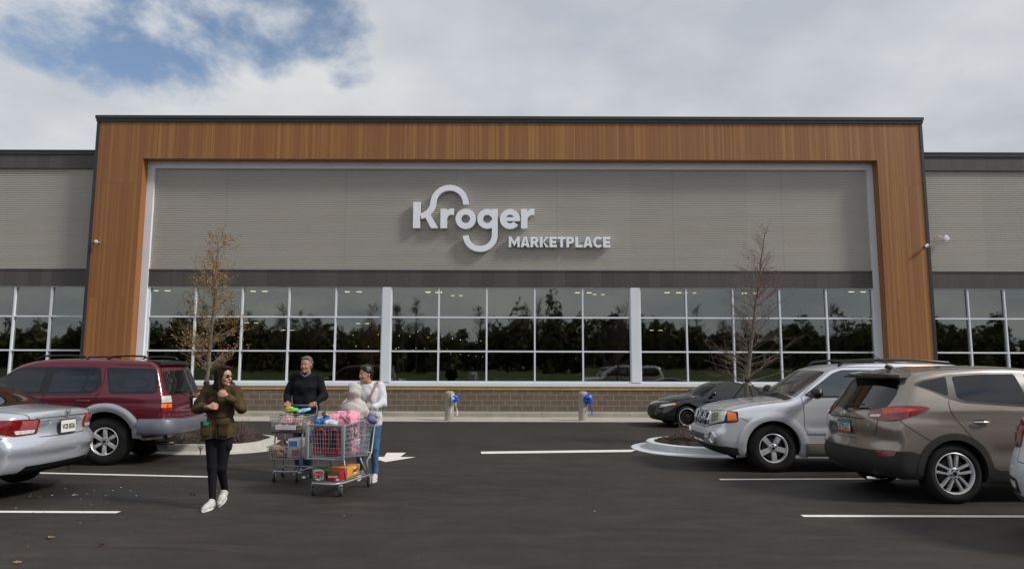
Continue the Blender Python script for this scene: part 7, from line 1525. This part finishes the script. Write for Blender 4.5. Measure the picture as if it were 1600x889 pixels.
putb(bagblob('blue_packet', [('e', V3(0, 0, 0), (.09, .10, .028), np.array(Euler((.25, .1, .2)).to_matrix()).T)], mat('film_blue_white', (.20, .42, .62), .4, var=.6, vsc=14), 25, .006, 30, .008), 'pale blue packet on top of the upper basket', 'packet', .20, .12, .985)
o = putb(bagblob('paper_bag', [('c', V3(-.12, -.06, .09), V3(.12, -.06, .09), .10, .10), ('c', V3(-.10, .05, .09), V3(.10, .05, .09), .09, .09), ('c', V3(0, -.02, .16), V3(.04, .02, .235), .07, .03), ('p', V3(0, 0, .005), V3(0, 0, -1), .01)], KRAFT, 26, .012, 28), 'crumpled brown paper bag in the lower basket', 'bag', .34, -.10, .335)
b = MB(); b.bbox((-.12, -.085, 0), (.12, .085, .27), .004); o = b.build('food_box', WHB, auto=30); putb(o, 'white and blue food box standing in the lower basket', 'box', .40, .11, .34)
b = MB(); b.box((.1205, -.07, .15), (.122, .05, .24)); b.build('blue_panel', mat('panel_blue', (.05, .20, .45), .5), o); b = MB(); b.box((.1205, -.02, .03), (.122, .075, .12)); b.build('red_panel', mat('panel_red', (.50, .09, .04), .5), o)
# ------------------------------------------------------------------ things lying on the ground
LEAFD = mat('dry_leaf', (.21, .11, .045), .85, var=.5, vsc=30); PAPER = mat('litter_pale', (.42, .40, .36), .8)
def leaf(x, y, s, m, lab, group=None, red=False):
    b = MB(); n = 9; vs = [(0, 0, .01)]; r = random.Random(int(x*100+y*37))
    for i in range(n): a = 6.283*i/n; q = s*(1 if i % 2 else .55)*r.uniform(.8, 1.2); vs.append((q*math.cos(a), q*.7*math.sin(a), .006+r.uniform(0, .022)*s/.04))
    b.add(vs, [(0, i+1, (i+1) % n+1) for i in range(n)]); o = b.build('fallen_leaf', m); o.location = (x, y, .001); return tag(o, lab, 'leaf', group)
def gp(px, py):    # where a photo pixel meets the ground, used only to look up ground positions once
    d = fw*1100+rt*(px-800)+up*(444.5-py); t = -HC/d.z; return d.x*t, d.y*t
leaf(*gp(78, 841), .05, mat('leaf_tan', (.36, .20, .08), .8), 'tan leaf lying upright on the asphalt at lower left'); leaf(*gp(326, 795), .035, PAPER, 'pale curled leaf just in front of the walking woman\'s shoe'); leaf(*gp(302, 774), .055, mat('leaf_dark_red', (.07, .015, .012), .8), 'dark red leaf left of the walking woman\'s feet'); leaf(*gp(117, 775), .04, PAPER, 'pale scrap beside the wet patch behind the saloon')
leaf(*gp(27, 881), .035, mat('leaf_tan', (.36, .20, .08), .8), 'small tan leaf at the bottom left corner'); leaf(*gp(158, 853), .035, mat('leaf_dark_red', (.07, .015, .012), .8), 'small reddish leaf on the open asphalt at lower left')
b = MB(); r = random.Random(99)
for i in range(420):
    if i < 150: x, y = r.uniform(-7, -3.6), r.uniform(6.5, 10.3)
    elif i < 215: x, y = r.gauss(-5.6, .9), r.gauss(9.4, .4)
    else: x, y = r.uniform(-9, 9), r.uniform(4.5, 20)
    s = r.uniform(.004, .013); a = r.uniform(0, 6.28); c, q = math.cos(a), math.sin(a)
    b.add([(x+s*c, y+s*q, .006), (x-s*q, y+s*c, .007+s*.4), (x-s*c, y-s*q, .006), (x+s*q*.6, y-s*c*.6, .0065)], [(0, 1, 2, 3)], r.choice((0, 0, 1)))
o = b.build('grit_and_leaf_crumbs', [LEAFD, PAPER]); tag(o, 'crumbs of dry leaf and grit scattered over the asphalt', 'debris', kind='stuff')
